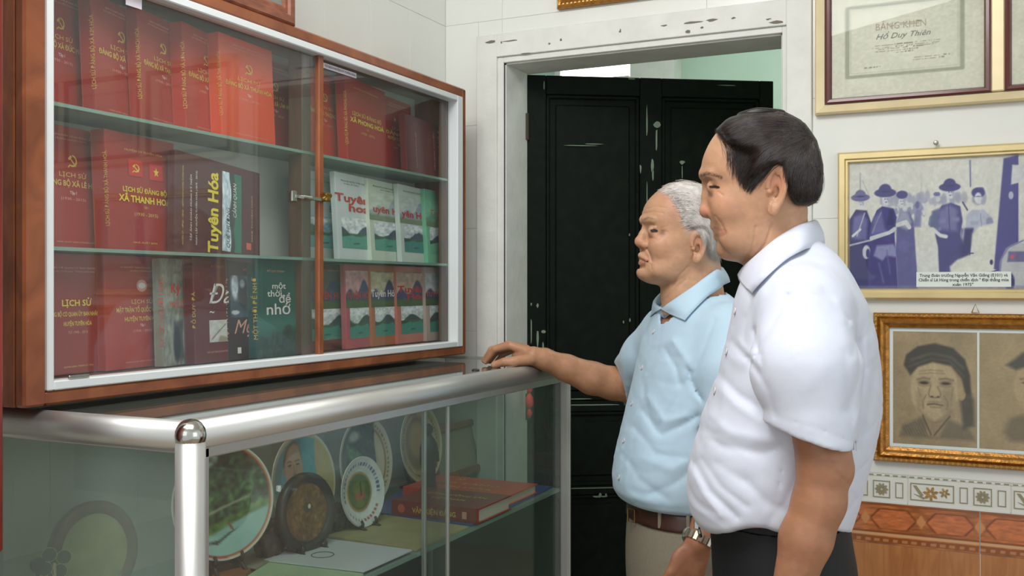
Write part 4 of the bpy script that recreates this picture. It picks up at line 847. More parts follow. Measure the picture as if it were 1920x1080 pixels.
def feather(U, V):
    P = Paint(U, V, (206, 204, 196)); P.line([(0.15, 0.15), (0.6, 0.55), (0.9, 0.78)], 0.05, (120, 108, 80), 0.04); P.poly([(0.45, 0.0), (0.6, 0.3), (1, 0.2), (1, 0.0)], (160, 150, 130), 0.05); P.noise(10, 0.12, 3); return P.c
def bw(U, V):
    P = Paint(U, V, (70, 80, 96)); P.ell(0.2, 0.75, 0.14, 0.3, (196, 206, 214), 0.5); P.ell(0.55, 0.55, 0.22, 0.36, (34, 38, 48), 0.4); P.ell(0.8, 0.6, 0.12, 0.2, (60, 90, 150), 0.5); P.ell(0.5, 0.8, 0.1, 0.1, (150, 158, 168), 0.5); P.ell(0.2, 0.12, 0.16, 0.05, (220, 222, 222), 0.4); P.noise(9, 0.4, 6); return P.c
book('maroon book with a white brush-script title and a small pen picture', 367, 432, 0.122, 0.108, SH0, 0.205, 0.024, (104, 24, 32), [T('Đá', 0.70, 0.56, 0.26, 'white_ink', w=0.72, shear=0.35), T('ĐỖ DUY', 0.66, 0.90, 0.03, 'orange_ink', w=0.36), T('~', 0.48, 0.44, 0.14, 'white_ink'), T('NHÀ XUẤT BẢN HỘI NHÀ VĂN', 0.62, 0.09, 0.024, 'pale_ink', w=0.6)], pic=[(0.40, 0.19, 0.52, 0.21, 30, 30, feather)], group=g5, lean=0.03, spine_items=[('t', 'ĐỖ DUY  ĐÁ', 0.62, 0.5, 0.05, 'gold_ink', {'rot': PI / 2, 'w': 0.34})])
book('dark book with a black and white photo and handwritten title on its lower half', 428, 484, 0.110, 0.100, SH0, 0.203, 0.018, (56, 26, 30), [T('Mẹ', 0.5, 0.26, 0.20, 'pale_ink', w=0.66, shear=0.4), T('ĐỖ DUY', 0.7, 0.885, 0.03, 'orange_ink', w=0.3), rectp(0.3, 0.06, 0.42, 0.12, 'white_ink')], pic=[(0.10, 0.42, 0.82, 0.42, 40, 40, bw)], group=g5, lean=0.03, spine_items=SPN('MỘT THỜI CÒN MẸ', 'pale_ink', 0.07))
def forest(U, V):
    P = Paint(U, V, (30, 86, 76)); P.mask(np.clip(0.5 - np.abs(V - 0.34) * 3, 0, 1), (90, 150, 134)); h = 0.20 + 0.16 * U + 0.03 * np.sin(U * 20); P.mask(np.clip((h - V) * 30, 0, 1), (46, 70, 62)); k = np.clip((h - V) * 30, 0, 1)[..., None]; P.c = P.c * (1 + k * 0.9 * (fbm(U * 22, V * 30, 2) - 0.5)[..., None]); return P.c
book('dark green book with white lower-case title, beside the divider post', 483, 562, 0.124, 0.112, SH0, 0.205, 0.022, (20, 74, 66), [T('một', 0.52, 0.70, 0.085, 'white_ink', w=0.32, bold=0.01), T('thời', 0.42, 0.62, 0.09, 'white_ink', w=0.34, bold=0.01), T('để', 0.66, 0.555, 0.11, 'white_ink', w=0.28, bold=0.01), T('nhớ', 0.50, 0.435, 0.16, 'white_ink', w=0.56, bold=0.01), T('ĐỖ DUY THÀNH', 0.46, 0.87, 0.03, 'pale_ink', w=0.4)], pic=[(0, 0, 1, 1, 44, 60, forest)], group=g5, lean=0.03, spine_items=SPN('MỘT THỜI ĐỂ NHỚ', 'gold_ink', 0.07))
# bottom right shelf
g6 = 'colourful landscape books on the bottom right shelf'
def full(seed, topc, botc, hill=(64, 66, 104)):
    def tp(U, V):
        P = Paint(U, V, topc); h = 0.30 + 0.5 * np.exp(-((U - 0.66) / 0.2) ** 2) + 0.25 * np.exp(-((U - 0.15) / 0.15) ** 2); P.mask(np.clip((h - V) * 16, 0, 1), hill); P.mask(np.clip((0.24 - V) * 14, 0, 1), (74, 96, 52)); P.noise(12, 0.2, seed); return P.c
    return [(0.0, 0.48, 1.0, 0.44, 40, 34, tp), (0.12, 0.12, 0.78, 0.36, 40, 40, lambda U, V: landscape(U, V, (206, 214, 216), (60, 140, 124), seed + 7, (58, 78, 76)))]
BT = dict(lean=0.03, group=g6)
book('maroon landscape book behind the brown pull strip, bottom right shelf', 576, 653, 0.092, 0.078, SH0, 0.200, 0.016, (96, 32, 36), [T('TUYÊN HÓA', 0.56, 0.595, 0.115, 'red_ink', w=0.86, bold=0.02), T('HUYỆN ỦY TUYÊN HÓA', 0.5, 0.92, 0.024, 'pale_ink', w=0.6)], pic=full(1, (92, 84, 86), 0), **BT)
book('pink landscape book, second on the bottom right shelf', 651, 702, 0.108, 0.090, SH0, 0.202, 0.014, (186, 88, 98), [T('TUYÊN HÓA', 0.48, 0.59, 0.115, 'red_ink', w=0.92, bold=0.02), T('HUYỆN ỦY TUYÊN HÓA', 0.5, 0.91, 0.024, 'white_ink', w=0.6)], pic=full(2, (204, 150, 152), 0), **BT)
book('orange-brown landscape book with white title Tuyên Hóa, bottom right shelf', 698, 750, 0.100, 0.088, SH0, 0.202, 0.014, (186, 108, 66), [T('Tuyên Hóa', 0.46, 0.61, 0.12, 'white_ink', w=0.92, bold=0.02), T('HUYỆN ỦY TUYÊN HÓA', 0.4, 0.91, 0.024, 'dark_ink', w=0.5)], pic=full(3, (200, 186, 152), 0), **BT)
book('salmon landscape book with fancy red title on two lines, bottom right shelf', 746, 804, 0.098, 0.084, SH0, 0.202, 0.014, (206, 120, 104), [T('Tuyên', 0.46, 0.66, 0.12, 'red_ink', w=0.86, bold=0.03), T('Hóa', 0.60, 0.57, 0.10, 'red_ink', w=0.58, bold=0.03), T('HUYỆN ỦY TUYÊN HÓA', 0.5, 0.91, 0.022, 'dark_ink', w=0.6)], pic=full(4, (206, 170, 152), 0), **BT)
book('pale landscape book with red title capitals at the right end of the bottom shelf', 800, 856, 0.096, 0.080, SH0, 0.202, 0.014, (196, 176, 166), [T('TUYÊN HÓA', 0.46, 0.60, 0.10, 'orange_ink', w=0.9, bold=0.01)], pic=full(5, (196, 200, 204), 0), **BT)

# ---------------------------------------------------------------- aluminium display case
DX = 0.45; Zr = 1.36 - 0.2125; rr_ = 0.0215; yn = onX(357, 540, DX)[1]; yf = onX(1062, 540, DX)[1]
DC = thing('display_case', 'glass display case with thick rounded aluminium rails and chrome corner cap', 'display case', ((DX) / 2, (yn + yf) / 2, 0.0))
def dk(n, m, mb, label=None, smooth=False):
    o = kid(mb.build(n, m, smooth=smooth), DC)
    if label: o['label'] = label
    return o
XB = 0.030
def rail_tube(a, b, n='rail', r=rr_):
    a, b = np.array(a), np.array(b); o = dk(n, 'alu', MB().tube([a, b], r, 28, cap=True)); 
    o.data.polygons.foreach_set('use_smooth', [len(p.vertices) == 4 for p in o.data.polygons]); return o
rail_tube((DX, yn, Zr), (DX, yf, Zr), 'top_rail'); rail_tube((XB, yn, Zr), (DX, yn, Zr), 'top_rail'); rail_tube((XB, yf, Zr), (DX, yf, Zr), 'top_rail')
dk('top_rail', 'alu', MB().box((XB - 0.015, yn, Zr - 0.015), (XB + 0.015, yf, Zr + 0.010), c=0.003))
rail_tube((DX, yn, 0.06), (DX, yn, Zr), 'post')
# flat lips inside the rails
dk('lip', 'alu', MB().box((DX - 0.012, yn + 0.018, Zr - 0.036), (DX + 0.006, yf - 0.01, Zr - 0.012), c=0.002))
dk('lip', 'alu', MB().box((DX - 0.012, yn + 0.015, 0.08), (DX + 0.006, yn + 0.033, Zr - 0.02), c=0.002))
dk('lip', 'alu', MB().box((XB, yn - 0.006, Zr - 0.026), (DX - 0.015, yn + 0.010, Zr - 0.01), c=0.002))
dk('post', 'alu', MB().box((DX - 0.012, yf - 0.016, 0.06), (DX + 0.010, yf + 0.006, Zr - 0.012), c=0.002).box((DX + 0.002, yf - 0.008, 0.06), (DX + 0.014, yf - 0.002, Zr - 0.012), c=0.001))
dk('post', 'alu', MB().box((XB - 0.012, yn - 0.010, 0.06), (XB + 0.012, yn + 0.012, Zr - 0.012), c=0.002)); dk('post', 'alu', MB().box((XB - 0.012, yf - 0.012, 0.06), (XB + 0.012, yf + 0.010, Zr - 0.012), c=0.002))
bs = bmesh.new(); bmesh.ops.create_uvsphere(bs, u_segments=32, v_segments=20, radius=0.0235); me = bpy.data.meshes.new('corner_cap'); bs.to_mesh(me); bs.free()
o = link('corner_cap', me, 'chrome', None, True); o.parent = DC; o.location = Vector((DX, yn, Zr + 0.001)) - DC.location; o['label'] = 'chrome ball corner'
bs = bmesh.new(); bmesh.ops.create_uvsphere(bs, u_segments=24, v_segments=16, radius=0.0218); me = bpy.data.meshes.new('corner_cap'); bs.to_mesh(me); bs.free()
for yy, xx in ((yf, DX), (yn, XB), (yf, XB)):
    o = link('corner_cap', me, 'alu', None, True); o.parent = DC; o.location = Vector((xx, yy, Zr)) - DC.location
dk('top_glass', 'topglass', MB().box((XB, yn + 0.012, Zr + 0.012), (DX - 0.012, yf - 0.012, Zr + 0.017)))
dk('glass_bead', 'alu', MB().box((DX - 0.030, yn + 0.012, Zr + 0.0168), (DX - 0.012, yf - 0.012, Zr + 0.0195), c=0.0008))
ZS = 1.36 - 0.536
dk('end_glass', 'endglass', MB().box((XB + 0.01, yn - 0.002, 0.09), (DX - 0.02, yn + 0.002, Zr - 0.02)))
dk('end_glass', 'frontglass', MB().box((XB + 0.01, yf - 0.004, 0.09), (DX - 0.012, yf, Zr - 0.015)))
s1, s2 = onX(801, 800, DX - 0.002)[1], onX(835, 800, DX - 0.008)[1]
dk('sliding_pane', 'frontglass', MB().box((DX - 0.004, yn + 0.03, 0.09), (DX - 0.001, s2, Zr - 0.034)))
dk('sliding_pane', 'frontglass', MB().box((DX - 0.011, s1, 0.09), (DX - 0.008, yf - 0.014, Zr - 0.034)))
dk('pane_edge', 'alu', MB().box((DX - 0.014, s1 - 0.004, 0.09), (DX - 0.005, s1 + 0.004, Zr - 0.034), c=0.001)); dk('pane_edge', 'alu', MB().box((DX - 0.006, s2 - 0.004, 0.09), (DX + 0.001, s2 + 0.004, Zr - 0.034), c=0.001))
mb = MB(); mb.box((0.02, yn + 0.006, ZS - 0.008), (DX - 0.016, yf - 0.008, ZS), 0, c=0.001); mb.box((DX - 0.016, yn + 0.01, ZS - 0.008), (DX - 0.0145, yf - 0.01, ZS), 1)
dk('glass_shelf', ['shelfglass', 'shelfglass_edge'], mb)
dk('glass_shelf', 'shelfglass', MB().box((0.02, yn + 0.006, 0.46), (DX - 0.016, yf - 0.008, 0.468), c=0.001))
mat('casebase', (120, 112, 98), 0.6)
mat('added_dark_panel', (44, 60, 50), 0.5)
dk('back_panel', 'added_dark_panel', MB().box((XB - 0.004, yn + 0.014, 0.09), (XB, yf - 0.014, ZS - 0.03)))  # back and far end: dark green sheets added to darken the case below the shelf
dk('added_end_panel', 'added_dark_panel', MB().box((XB + 0.014, yf - 0.012, 0.09), (DX - 0.02, yf - 0.008, ZS - 0.03)))
dk('base', 'casebase', MB().box((0.02, yn - 0.01, 0.0), (DX + 0.01, yf + 0.01, 0.09), c=0.004))

# ---- things on the glass shelf
mat('porcelain', (226, 222, 212), 0.12, coat=0.6); mat('standwood', (48, 44, 38), 0.45, noise=0.2, nscale=40, coat=0.2); mat('bronze', (100, 74, 40), 0.5, metal=0.3, noise=0.25, nscale=40, bump=0.6, bscale=60)
def plate_pts(cx, cy, X): return onX(cx, cy, X)
def plate(label, cx, cy, X, R, yaw, fn, group=None, tilt=0.12, stand=True, rimw=0.18, zb=None, name='plate', thick=0.006, dish=0.006):
    c = onX(cx, cy, X)
    zc = ZS + 0.012 + R * math.cos(tilt) if zb is None else zb
    M = Matrix.Translation((c[0], c[1], zc)) @ Matrix.Rotation(PI / 2 + yaw, 4, 'Z') @ Matrix.Rotation(-tilt, 4, 'X')
    t = thing(name, label, 'plate', mw=M, group=group)
    mb = MB(); mb.lathe([(R * 0.55, -0.010), (R * 0.62, -0.010), (R * 0.985, 0.004), (R, 0.006), (R * 0.995, 0.008), (R * 0.97, 0.0068), (R * 0.60, -0.0060), (0.001, -0.0062)], 64)
    fixn(mb.build('body', 'porcelain', t, True))
    discpic(t, 'painted_face', R * 0.975, fn, 0.0012, dish=([0, .60 / .975, .97 / .975, 1], [-.0061, -.0060, .0068, .0070]))
    return t, c, zc - R * math.cos(tilt) - ZS
def pstand(label, c, yaw, h, w_, gap=0.012, group='dark carved stands for the plates'):
    t = thing('plate_stand', label, 'stand', (c[0], c[1], ZS + 0.0005), PI / 2 + yaw, group); g = max(gap - 0.012, 0.0)
    for s in (-1, 1):
        mb = MB()
        mb.tube([(s * w_, -0.034, 0.004 + g * .2), (s * w_ * 0.95, -0.020, 0.008 + g * .7), (s * w_ * 0.9, -0.0, 0.012 + g), (s * w_ * 0.85, 0.03, 0.006 + g * .3), (s * w_ * 0.85, 0.045, 0.004)], [0.0035, 0.004, 0.005, 0.0045, 0.0035], 8)
        mb.tube([(s * w_ * 0.95, -0.022, 0.008 + g), (s * w_ * 0.95, -0.024, 0.018 + g), (s * w_ * 0.95, -0.020, 0.024 + g)], [0.004, 0.0035, 0.003], 8)
        mb.tube([(s * w_ * 0.9, 0.012, 0.010 + g), (s * w_ * 0.8, 0.028, h * 0.5 + g), (s * w_ * 0.5, 0.042, h + g)], [0.005, 0.004, 0.003], 8)
        mb.build('leg', 'standwood', t, True)
    MB().tube([(-w_ * 0.9, 0.006, 0.012 + g), (w_ * 0.9, 0.006, 0.012 + g)], 0.004, 8).build('crossbar', 'standwood', t)
    if g > 0.004: MB().box((-w_, -0.012, 0), (w_, 0.03, g + 0.004), c=0.002).build('base', 'standwood', t)
    return t
def scene1(X, Y):
    P = Paint(X, Y, (66, 96, 58)); P.noise(3, 0.5, 2); P.noise(9, 0.7, 3)
    P.mask(np.clip((Y - 0.62 - 0.5 * X) * 10 * (X < -0.05), 0, 1), (196, 206, 204)); P.ell(0.25, 0.55, 0.5, 0.38, (40, 60, 44), 0.6, op=.7); P.ell(-0.3, 0.2, 0.5, 0.3, (66, 92, 54), 0.7, op=.5); P.noise(12, 0.6, 9)
    P.mask(np.clip((0.28 * X - 0.30 - Y) * 14, 0, 1), (98, 134, 64)); P.noise(11, 0.35, 12); P.line([(-0.8, -0.36), (0.0, -0.12), (0.6, 0.02)], 0.03, (196, 186, 160), 0.05)
    P.mask(np.clip((0.32 * X - 0.46 - Y) * 20, 0, 1), (150, 190, 182)); P.poly([(-0.42, -0.68), (-0.1, -0.66), (0.3, -0.50), (0.1, -0.62), (-0.15, -0.74)], (36, 62, 60), 0.02); P.line([(0.2, -0.52), (0.12, -0.40)], 0.04, (150, 90, 70), 0.02)
    r = np.sqrt(X * X + Y * Y); P.mask(np.clip((r - 0.925) * 40, 0, 1), (226, 222, 208)); P.mask((np.abs(r - 0.965) < 0.022) * 1.0, (170, 62, 58)); P.mask((np.abs(r - 0.98) < 0.015) * (X > 0), (196, 160, 96)); return P.c
def face_plate(X, Y0):
    P = Paint(X, Y0, (104, 178, 190)); P.noise(2, 0.04); r = np.sqrt(X * X + Y0 * Y0); P.Y = Y = (Y0 - 0.27) * 1.0
    P.ell(-0.20, 0.22, 0.31, 0.36, (128, 116, 106), 0.12); P.ell(-0.17, 0.04, 0.28, 0.46, (206, 168, 144), 0.12); P.ell(-0.17, 0.36, 0.21, 0.17, (216, 182, 160), 0.5); P.ell(-0.47, 0.02, 0.035, 0.09, (190, 148, 126), .3)
    for cx in (-0.29, -0.04):
        P.ell(cx, 0.115, 0.055, 0.018, (64, 48, 44), 0.5); P.line([(cx - 0.07, 0.18), (cx, 0.20), (cx + 0.07, 0.18)], 0.018, (104, 88, 78), 0.02); P.line([(cx - 0.05, 0.07), (cx + 0.05, 0.07)], 0.008, (176, 132, 112), 0.02)
    P.line([(-0.17, 0.10), (-0.15, -0.05)], 0.025, (186, 142, 120), 0.04); P.ell(-0.155, -0.075, 0.06, 0.03, (184, 136, 116), 0.5); P.line([(-0.26, -0.15), (-0.06, -0.15)], 0.03, (196, 188, 180), 0.03); P.line([(-0.24, -0.20), (-0.08, -0.20)], 0.02, (150, 92, 80), 0.02); P.poly([(-0.24, -0.30), (-0.16, -0.62), (-0.07, -0.30)], (198, 194, 188), 0.06)
    P.poly([(-0.9, -1.3), (-0.6, -0.62), (-0.25, -0.48), (0.1, -0.5), (0.45, -0.8), (0.5, -1.3)], (196, 198, 190), 0.05); P.Y = Y0
    P.mask(np.clip((X - 0.42 - 0.10 * np.cos(Y0 * 2)) * 20, 0, 1), (210, 190, 124)); P.mask(np.clip((r - 0.90) * 25, 0, 1) * (X < 0.4), (214, 200, 160)); P.mask(np.clip((r - 0.955) * 40, 0, 1), (232, 222, 196)); P.noise(12, 0.05); return P.c
def scene3(X, Y):
    P = Paint(X, Y, (50, 66, 50)); P.noise(4, 0.3, 5); P.poly([(-0.7, 0.5), (-0.3, 0.35), (0.3, -0.1), (0.6, -0.3), (0.5, -0.5), (0, -0.3), (-0.5, 0.1)], (92, 150, 88), 0.15); P.ell(-0.3, 0.6, 0.25, 0.12, (206, 214, 206), 0.7); P.noise(16, 0.3, 8)
    P.poly([(-0.8, -0.1), (0, -0.4), (0.6, -0.6), (0.6, -1), (-0.8, -1)], (64, 100, 66), 0.1); r = np.sqrt(X * X + Y * Y)
    P.mask(np.clip((X - 0.50 + 0.12 * Y * Y) * 30, 0, 1), (222, 210, 180)); P.mask((np.abs(r - 0.80) < 0.025) * (X > 0.45), (170, 134, 80)); P.mask((np.abs(r - 0.88) < 0.02) * (X > 0.4) * (np.sin(np.arctan2(Y, X) * 60) > 0), (150, 110, 66)); P.mask(np.clip((r - 0.93) * 30, 0, 1), (228, 220, 200)); return P.c
def emblem_plate(X, Y):
    P = Paint(X, Y, (228, 230, 228)); r = np.sqrt(X * X + Y * Y); a = np.arctan2(Y, X)
    P.mask((np.abs(r - 0.80) < 0.055) * (np.sin(a * 40) > -0.1) * (Y > -0.2), (86, 110, 150)); P.mask((np.abs(r - 0.82) < 0.04) * (np.sin(a * 36) > 0) * (Y < -0.45), (190, 96, 80))
    P.mask(np.clip((0.60 - r) * 40, 0, 1), (186, 156, 92)); P.mask(np.clip((0.53 - r) * 40, 0, 1), (96, 118, 66)); P.ell(0, 0.1, 0.3, 0.22, (130, 138, 70), 0.5); P.ell(0.02, -0.12, 0.25, 0.14, (186, 112, 78), 0.6); P.line([(0.08, 0.25), (0.08, -0.1)], 0.06, (70, 84, 54), 0.04); P.ell(0, -0.35, 0.2, 0.1, (120, 140, 70), 0.5); P.noise(10, 0.08, 2); return P.c
def plate4(X, Y):
    P = Paint(X, Y, (196, 180, 140)); P.noise(7, 0.2, 3); P.ell(0, 0, 0.62, 0.72, (150, 130, 92), 0.2); P.ell(0, 0.1, 0.4, 0.45, (186, 160, 96), 0.3); r = np.sqrt(X * X + Y * Y); P.mask((np.abs(r - 0.83) < 0.03) * (np.sin(np.arctan2(Y, X) * 50) > 0), (126, 92, 60)); P.mask(np.clip((r - 0.93) * 30, 0, 1), (230, 216, 180)); return P.c
GP = 'decorated plates in the display case'
pA = plate('large plate painted with river, trees and boat, red and gold rim', 417, 940, 0.19, 0.108, -0.28, scene1, GP, zb=onX(417, 940, 0.19)[2])
pstand('dark stand under the river landscape plate', pA[1], -0.28, 0.07, 0.03, pA[2])
pB = plate('plate with a portrait of a balding bearded person on turquoise, yellow right border', 567, 905, 0.115, 0.112, 0.0, face_plate, GP, zb=onX(567, 905, 0.115)[2])
pstand('dark stand under the turquoise portrait plate', pB[1], 0.0, 0.07, 0.03, pB[2])
pC = plate('plate painted with green hills, cream border with brown lettering on its right', 684, 866, 0.100, 0.112, 0.0, scene3, GP, zb=onX(684, 866, 0.10)[2])
pstand('dark stand under the green hills plate', pC[1], 0.0, 0.07, 0.03, pC[2])
pD = plate('small white plate with a green and gold round emblem, in front of the hills plate', 677, 922, 0.215, 0.078, -0.05, emblem_plate, GP, zb=onX(677, 922, 0.215)[2])
pstand('dark stand under the small white emblem plate', pD[1], -0.05, 0.05, 0.026, pD[2])
pE = plate('cream plate behind the dark statuette, half hidden by the pane edges', 787, 832, 0.10, 0.105, 0.0, plate4, GP, zb=onX(787, 832, 0.10)[2])
pstand('dark stand under the cream plate behind the statuette', pE[1], 0.0, 0.07, 0.03, pE[2])
# raise stands as little wooden blocks for the plates that sit higher
mat('plinth', (70, 66, 56), 0.6)
def bronze_face(X, Y):
    P = Paint(X, Y, (118, 86, 48)); P.noise(5, 0.35, 4); P.noise(16, 0.3, 6); P.ell(0.05, 0.15, 0.22, 0.18, (84, 70, 46), 0.5); P.ell(0.12, 0.18, 0.07, 0.08, (220, 214, 200), 0.4); r = np.sqrt(X * X + Y * Y); P.mask(np.clip((r - 0.95) * 30, 0, 1), (70, 58, 40)); return P.c
def rplaque(label, cx, cy, X, R, Ri, yaw, m1, fn, sc=(1, 1), cat='plaque'):
    c = onX(cx, cy, X); M = Matrix.Translation((c[0], c[1], c[2])) @ Matrix.Rotation(PI / 2 + yaw, 4, 'Z') @ Matrix.Rotation(-0.10, 4, 'X')
    t = thing('round_plaque', label, cat, mw=M)
    mb = MB(); mb.lathe([(R, -0.006), (R, 0.004), (R * 0.96, 0.009), ((R + Ri) / 2, 0.011), (Ri, 0.005), (Ri * 0.98, 0.002), (0.001, 0.002)], 48); fixn(mb.build('rim', m1, t, True))
    discpic(t, 'face', Ri * 0.98, fn, 0.0032, m='print'); return t, c
q1 = rplaque('round bronze plaque in a dark rim, in front of the turquoise portrait plate', 574, 960, 0.235, 0.079, 0.060, -0.12, 'standwood', bronze_face)
pstand('dark carved stand under the bronze plaque', q1[1], -0.12, 0.05, 0.034, q1[1][2] - 0.079 - ZS)
def olive(X, Y): P = Paint(X, Y, (166, 158, 104)); P.noise(3, 0.12, 2); return P.c
q2 = rplaque('round olive plaque in a grey-brown wooden ring, seen through the case end glass', 176, 1036, 0.12, 0.086, 0.066, -0.08, 'darkwood', olive)
pstand('stand under the olive plaque at the near end', q2[1], -0.08, 0.05, 0.03, q2[1][2] - 0.086 - ZS)
# little clover ornament
cl = onX(102, 1056, 0.135)
orn = thing('ornament', 'small dark clover ornament with gold outline, before the olive plaque', 'ornament', (cl[0], cl[1], ZS + 0.0005), PI / 2 - 0.6)
mb = MB(); hz = cl[2] - ZS
mb.lathe([(0.001, 0), (0.02, 0)], 6)
mb = MB(); mb.box((-0.02, -0.012, 0), (0.02, 0.012, 0.012), c=0.002); mb.tube([(0, 0, 0.01), (0.002, 0, hz * 0.5), (0, 0, hz)], 0.0026, 8); mb.build('stem', 'goldframe', orn)
mb = MB()
for k in range(4): mb.tube([(0.016 * math.cos(k * PI / 2 + 0.5) + 0.011 * math.cos(a), 0, hz + 0.016 * math.sin(k * PI / 2 + 0.5) + 0.011 * math.sin(a)) for a in np.linspace(0, 2 * PI, 15)], 0.0010, 6, cap=False)
mb.build('clover_outline', 'goldframe', orn)
mb = MB()
for k in range(4): mb.lathe([(0.011, -0.001), (0.011, 0.002), (0.001, 0.002)], 14, M=Matrix.Translation((0.016 * math.cos(k * PI / 2 + 0.5), 0.001, hz + 0.016 * math.sin(k * PI / 2 + 0.5))))
mat('darkgreen', (50, 62, 48), 0.4); mb.build('clover', 'darkgreen', orn)
mb = MB(); mb.lathe([(0.012, -0.002), (0.012, 0.003), (0.001, 0.004)], 12, M=Matrix.Translation((-0.024, 0, hz))); mb.tube([(-0.024, 0, 0.0), (-0.024, 0, hz)], 0.003, 6); mb.build('bud', 'standwood', orn)
# dark carved driftwood mass round the bronze plaque stand
def rock(label, cx, cy, X, sx, sz, seed, nm='carving', m='standwood'):
    c = onX(cx, cy, X); bm = bmesh.new(); bmesh.ops.create_icosphere(bm, subdivisions=4, radius=1)
    for v in bm.verts:
        p = np.array(v.co); n_ = 0.55 * (vnoise(p[0:1] * 3 + p[2] * 2, p[1:2] * 3 + p[2] * 3, seed)[0] - 0.5) + 0.35 * (vnoise(p[0:1] * 8, p[2:3] * 8 + p[1] * 5, seed)[0] - 0.5)
        v.co = Vector((p[0] * sx, p[1] * 0.02, max(p[2], -0.8) * sz)) * (1 + n_); 
    z0 = min(v.co.z for v in bm.verts)
    me = bpy.data.meshes.new(nm); bm.to_mesh(me); bm.free(); o = link(nm, me, m, None, True); o.location = (c[0], c[1], ZS + 0.0005 - z0); o.rotation_euler = (0, 0, PI / 2 - 0.2)
    return tag(o, label, 'carving')
rock('rough dark carved wood piece left of the bronze plaque', 508, 1000, 0.20, 0.036, 0.042, 3)
rock('small rough dark carved wood piece right of the bronze plaque', 630, 975, 0.19, 0.026, 0.03, 8)
# statuette
c = onX(803, 900, 0.20); st = thing('statuette', 'dark slender statuette standing behind the sliding pane edge', 'statuette', (c[0], c[1], ZS + 0.0005), PI / 2)
hh = onX(803, 795, 0.20)[2] - ZS
mb = MB(); mb.lathe([(0.001, 0), (0.03, 0)], 4); mb = MB(); mb.box((-0.028, -0.02, 0), (0.028, 0.02, 0.02), c=0.003); mb.build('base', 'standwood', st)
mb = MB(); mb.tube([(0, 0, 0.018), (0.006, 0, hh * 0.3), (-0.003, 0, hh * 0.5), (0.004, 0, hh * 0.68), (0.0, 0, hh * 0.8), (0.0, 0, hh * 0.86)], [0.022, 0.016, 0.02, 0.024, 0.016, 0.006], 14)
mb.tube([(0, 0, hh * 0.85), (0, 0, hh * 0.9), (0, 0, hh * 0.96), (0, 0, hh)], [0.006, 0.012, 0.012, 0.004], 12); mb.tube([(0.018, 0, hh * 0.76), (0.034, -0.005, hh * 0.6), (0.014, -0.02, hh * 0.52)], [0.006, 0.006, 0.004], 8); mb.tube([(-0.016, 0, hh * 0.76), (-0.030, 0, hh * 0.62), (-0.026, -0.012, hh * 0.45)], [0.006, 0.006, 0.004], 8)
mb.build('figure', 'standwood', st, True)
# leaning frame
c1 = onX(893, 886, 0.09); c2 = onX(836, 885, 0.09); fz = onX(865, 786, 0.06)[2]
LF = thing('picture_frame', 'small dark reddish frame leaning at the far end inside the display case', 'picture frame', mw=Matrix.Translation((0.12, c2[1] - 0.10, ZS + 0.001)) @ Matrix.Rotation(PI / 2 + 0.0, 4, 'Z') @ Matrix.Rotation(-0.22, 4, 'X'))
WL = c1[1] - c2[1] + 0.10; HL = (fz - ZS) / math.cos(0.22)
sweep('moulding', 0, 0, WL, HL, [(0, -0.012), (0, 0.004), (0.006, 0.006), (0.016, 0.006), (0.02, 0.0)], 'framewood', LF); mat('palegrey', (150, 142, 124), 0.6, noise=0.1, nscale=10); MB().box((0.01, 0.003, 0.01), (WL - 0.01, 0.008, HL - 0.01)).build('picture', 'palegrey', LF)
# books lying flat on the shelf
def flatbook(label, corners, h, cov, z0, items=(), group='red books lying flat in the display case', m='print'):
    """corners: near-left and near-right (front edge) world xy of the spine side, depth to the back"""
    (ax, ay), (bx, by), depth = corners; d = np.array([bx - ax, by - ay]); wd = float(np.linalg.norm(d)); ang = math.atan2(d[1], d[0])
    t = thing('book', label, 'book', (ax, ay, z0), ang, group); cm = cover_mat(cov); c = 0.003
    mb = MB(); mb.box((0, 0, 0), (wd, depth, c), c=0.0006); mb.box((0, 0, h - c), (wd, depth, h), c=0.0006); mb.box((0, 0, c), (wd, c, h - c), c=0.0006); mb.build('cover', cm, t)
    MB().box((0.004, c, c), (wd - 0.005, depth - 0.005, h - c)).build('page_block', 'page', t)
    e = bpy.data.objects.new('top_print', None); COL.objects.link(e); e.parent = t; e.location = (0, 0, h + 0.0002); e.rotation_euler = (-PI / 2, 0, 0)
    return t, e, wd, depth
zb2 = ZS + 0.006
n0 = onZ(740, 962, zb2)[:2]; n1 = onZ(897, 983, zb2)[:2]; n0 = np.array([n0[0], n1[1]]); dd1 = float(np.linalg.norm(onZ(958, 955, zb2)[:2] - n1))
fb, e, wd, dp = flatbook('thick dark red book lying flat in front, gold lettering on its spine', ((n0[0], n0[1]), (n1[0], n1[1]), dd1), 0.034, (136, 34, 28), zb2)
letters(fb, [T('VĂN KIỆN ĐẢNG', wd * 0.5, 0.010, 0.016, 'gold_ink', w=wd * 0.5, bold=0.02), rectp(wd * 0.82, 0.008, wd * 0.87, 0.024, 'pale_ink'), ('p', [(wd * 0.12 + 0.010 * math.cos(a), 0.017 + 0.010 * math.sin(a)) for a in np.linspace(0, 2 * PI, 13)[:-1]], 'orange_ink')], name='spine_lettering')
n0 = onZ(812, 910, zb2)[:2]; n1 = onZ(950, 950, zb2)[:2]; n0 = np.array([n0[0], n1[1]]); dd2 = 0.9 * float(np.linalg.norm(onZ(1008, 921, zb2)[:2] - n1))
fb2, e2, wd2, dp2 = flatbook('large bright red book lying flat behind, pale gold words on its cover', ((n0[0], n0[1]), (n1[0], n1[1]), dd2), 0.024, (232, 72, 46), zb2)
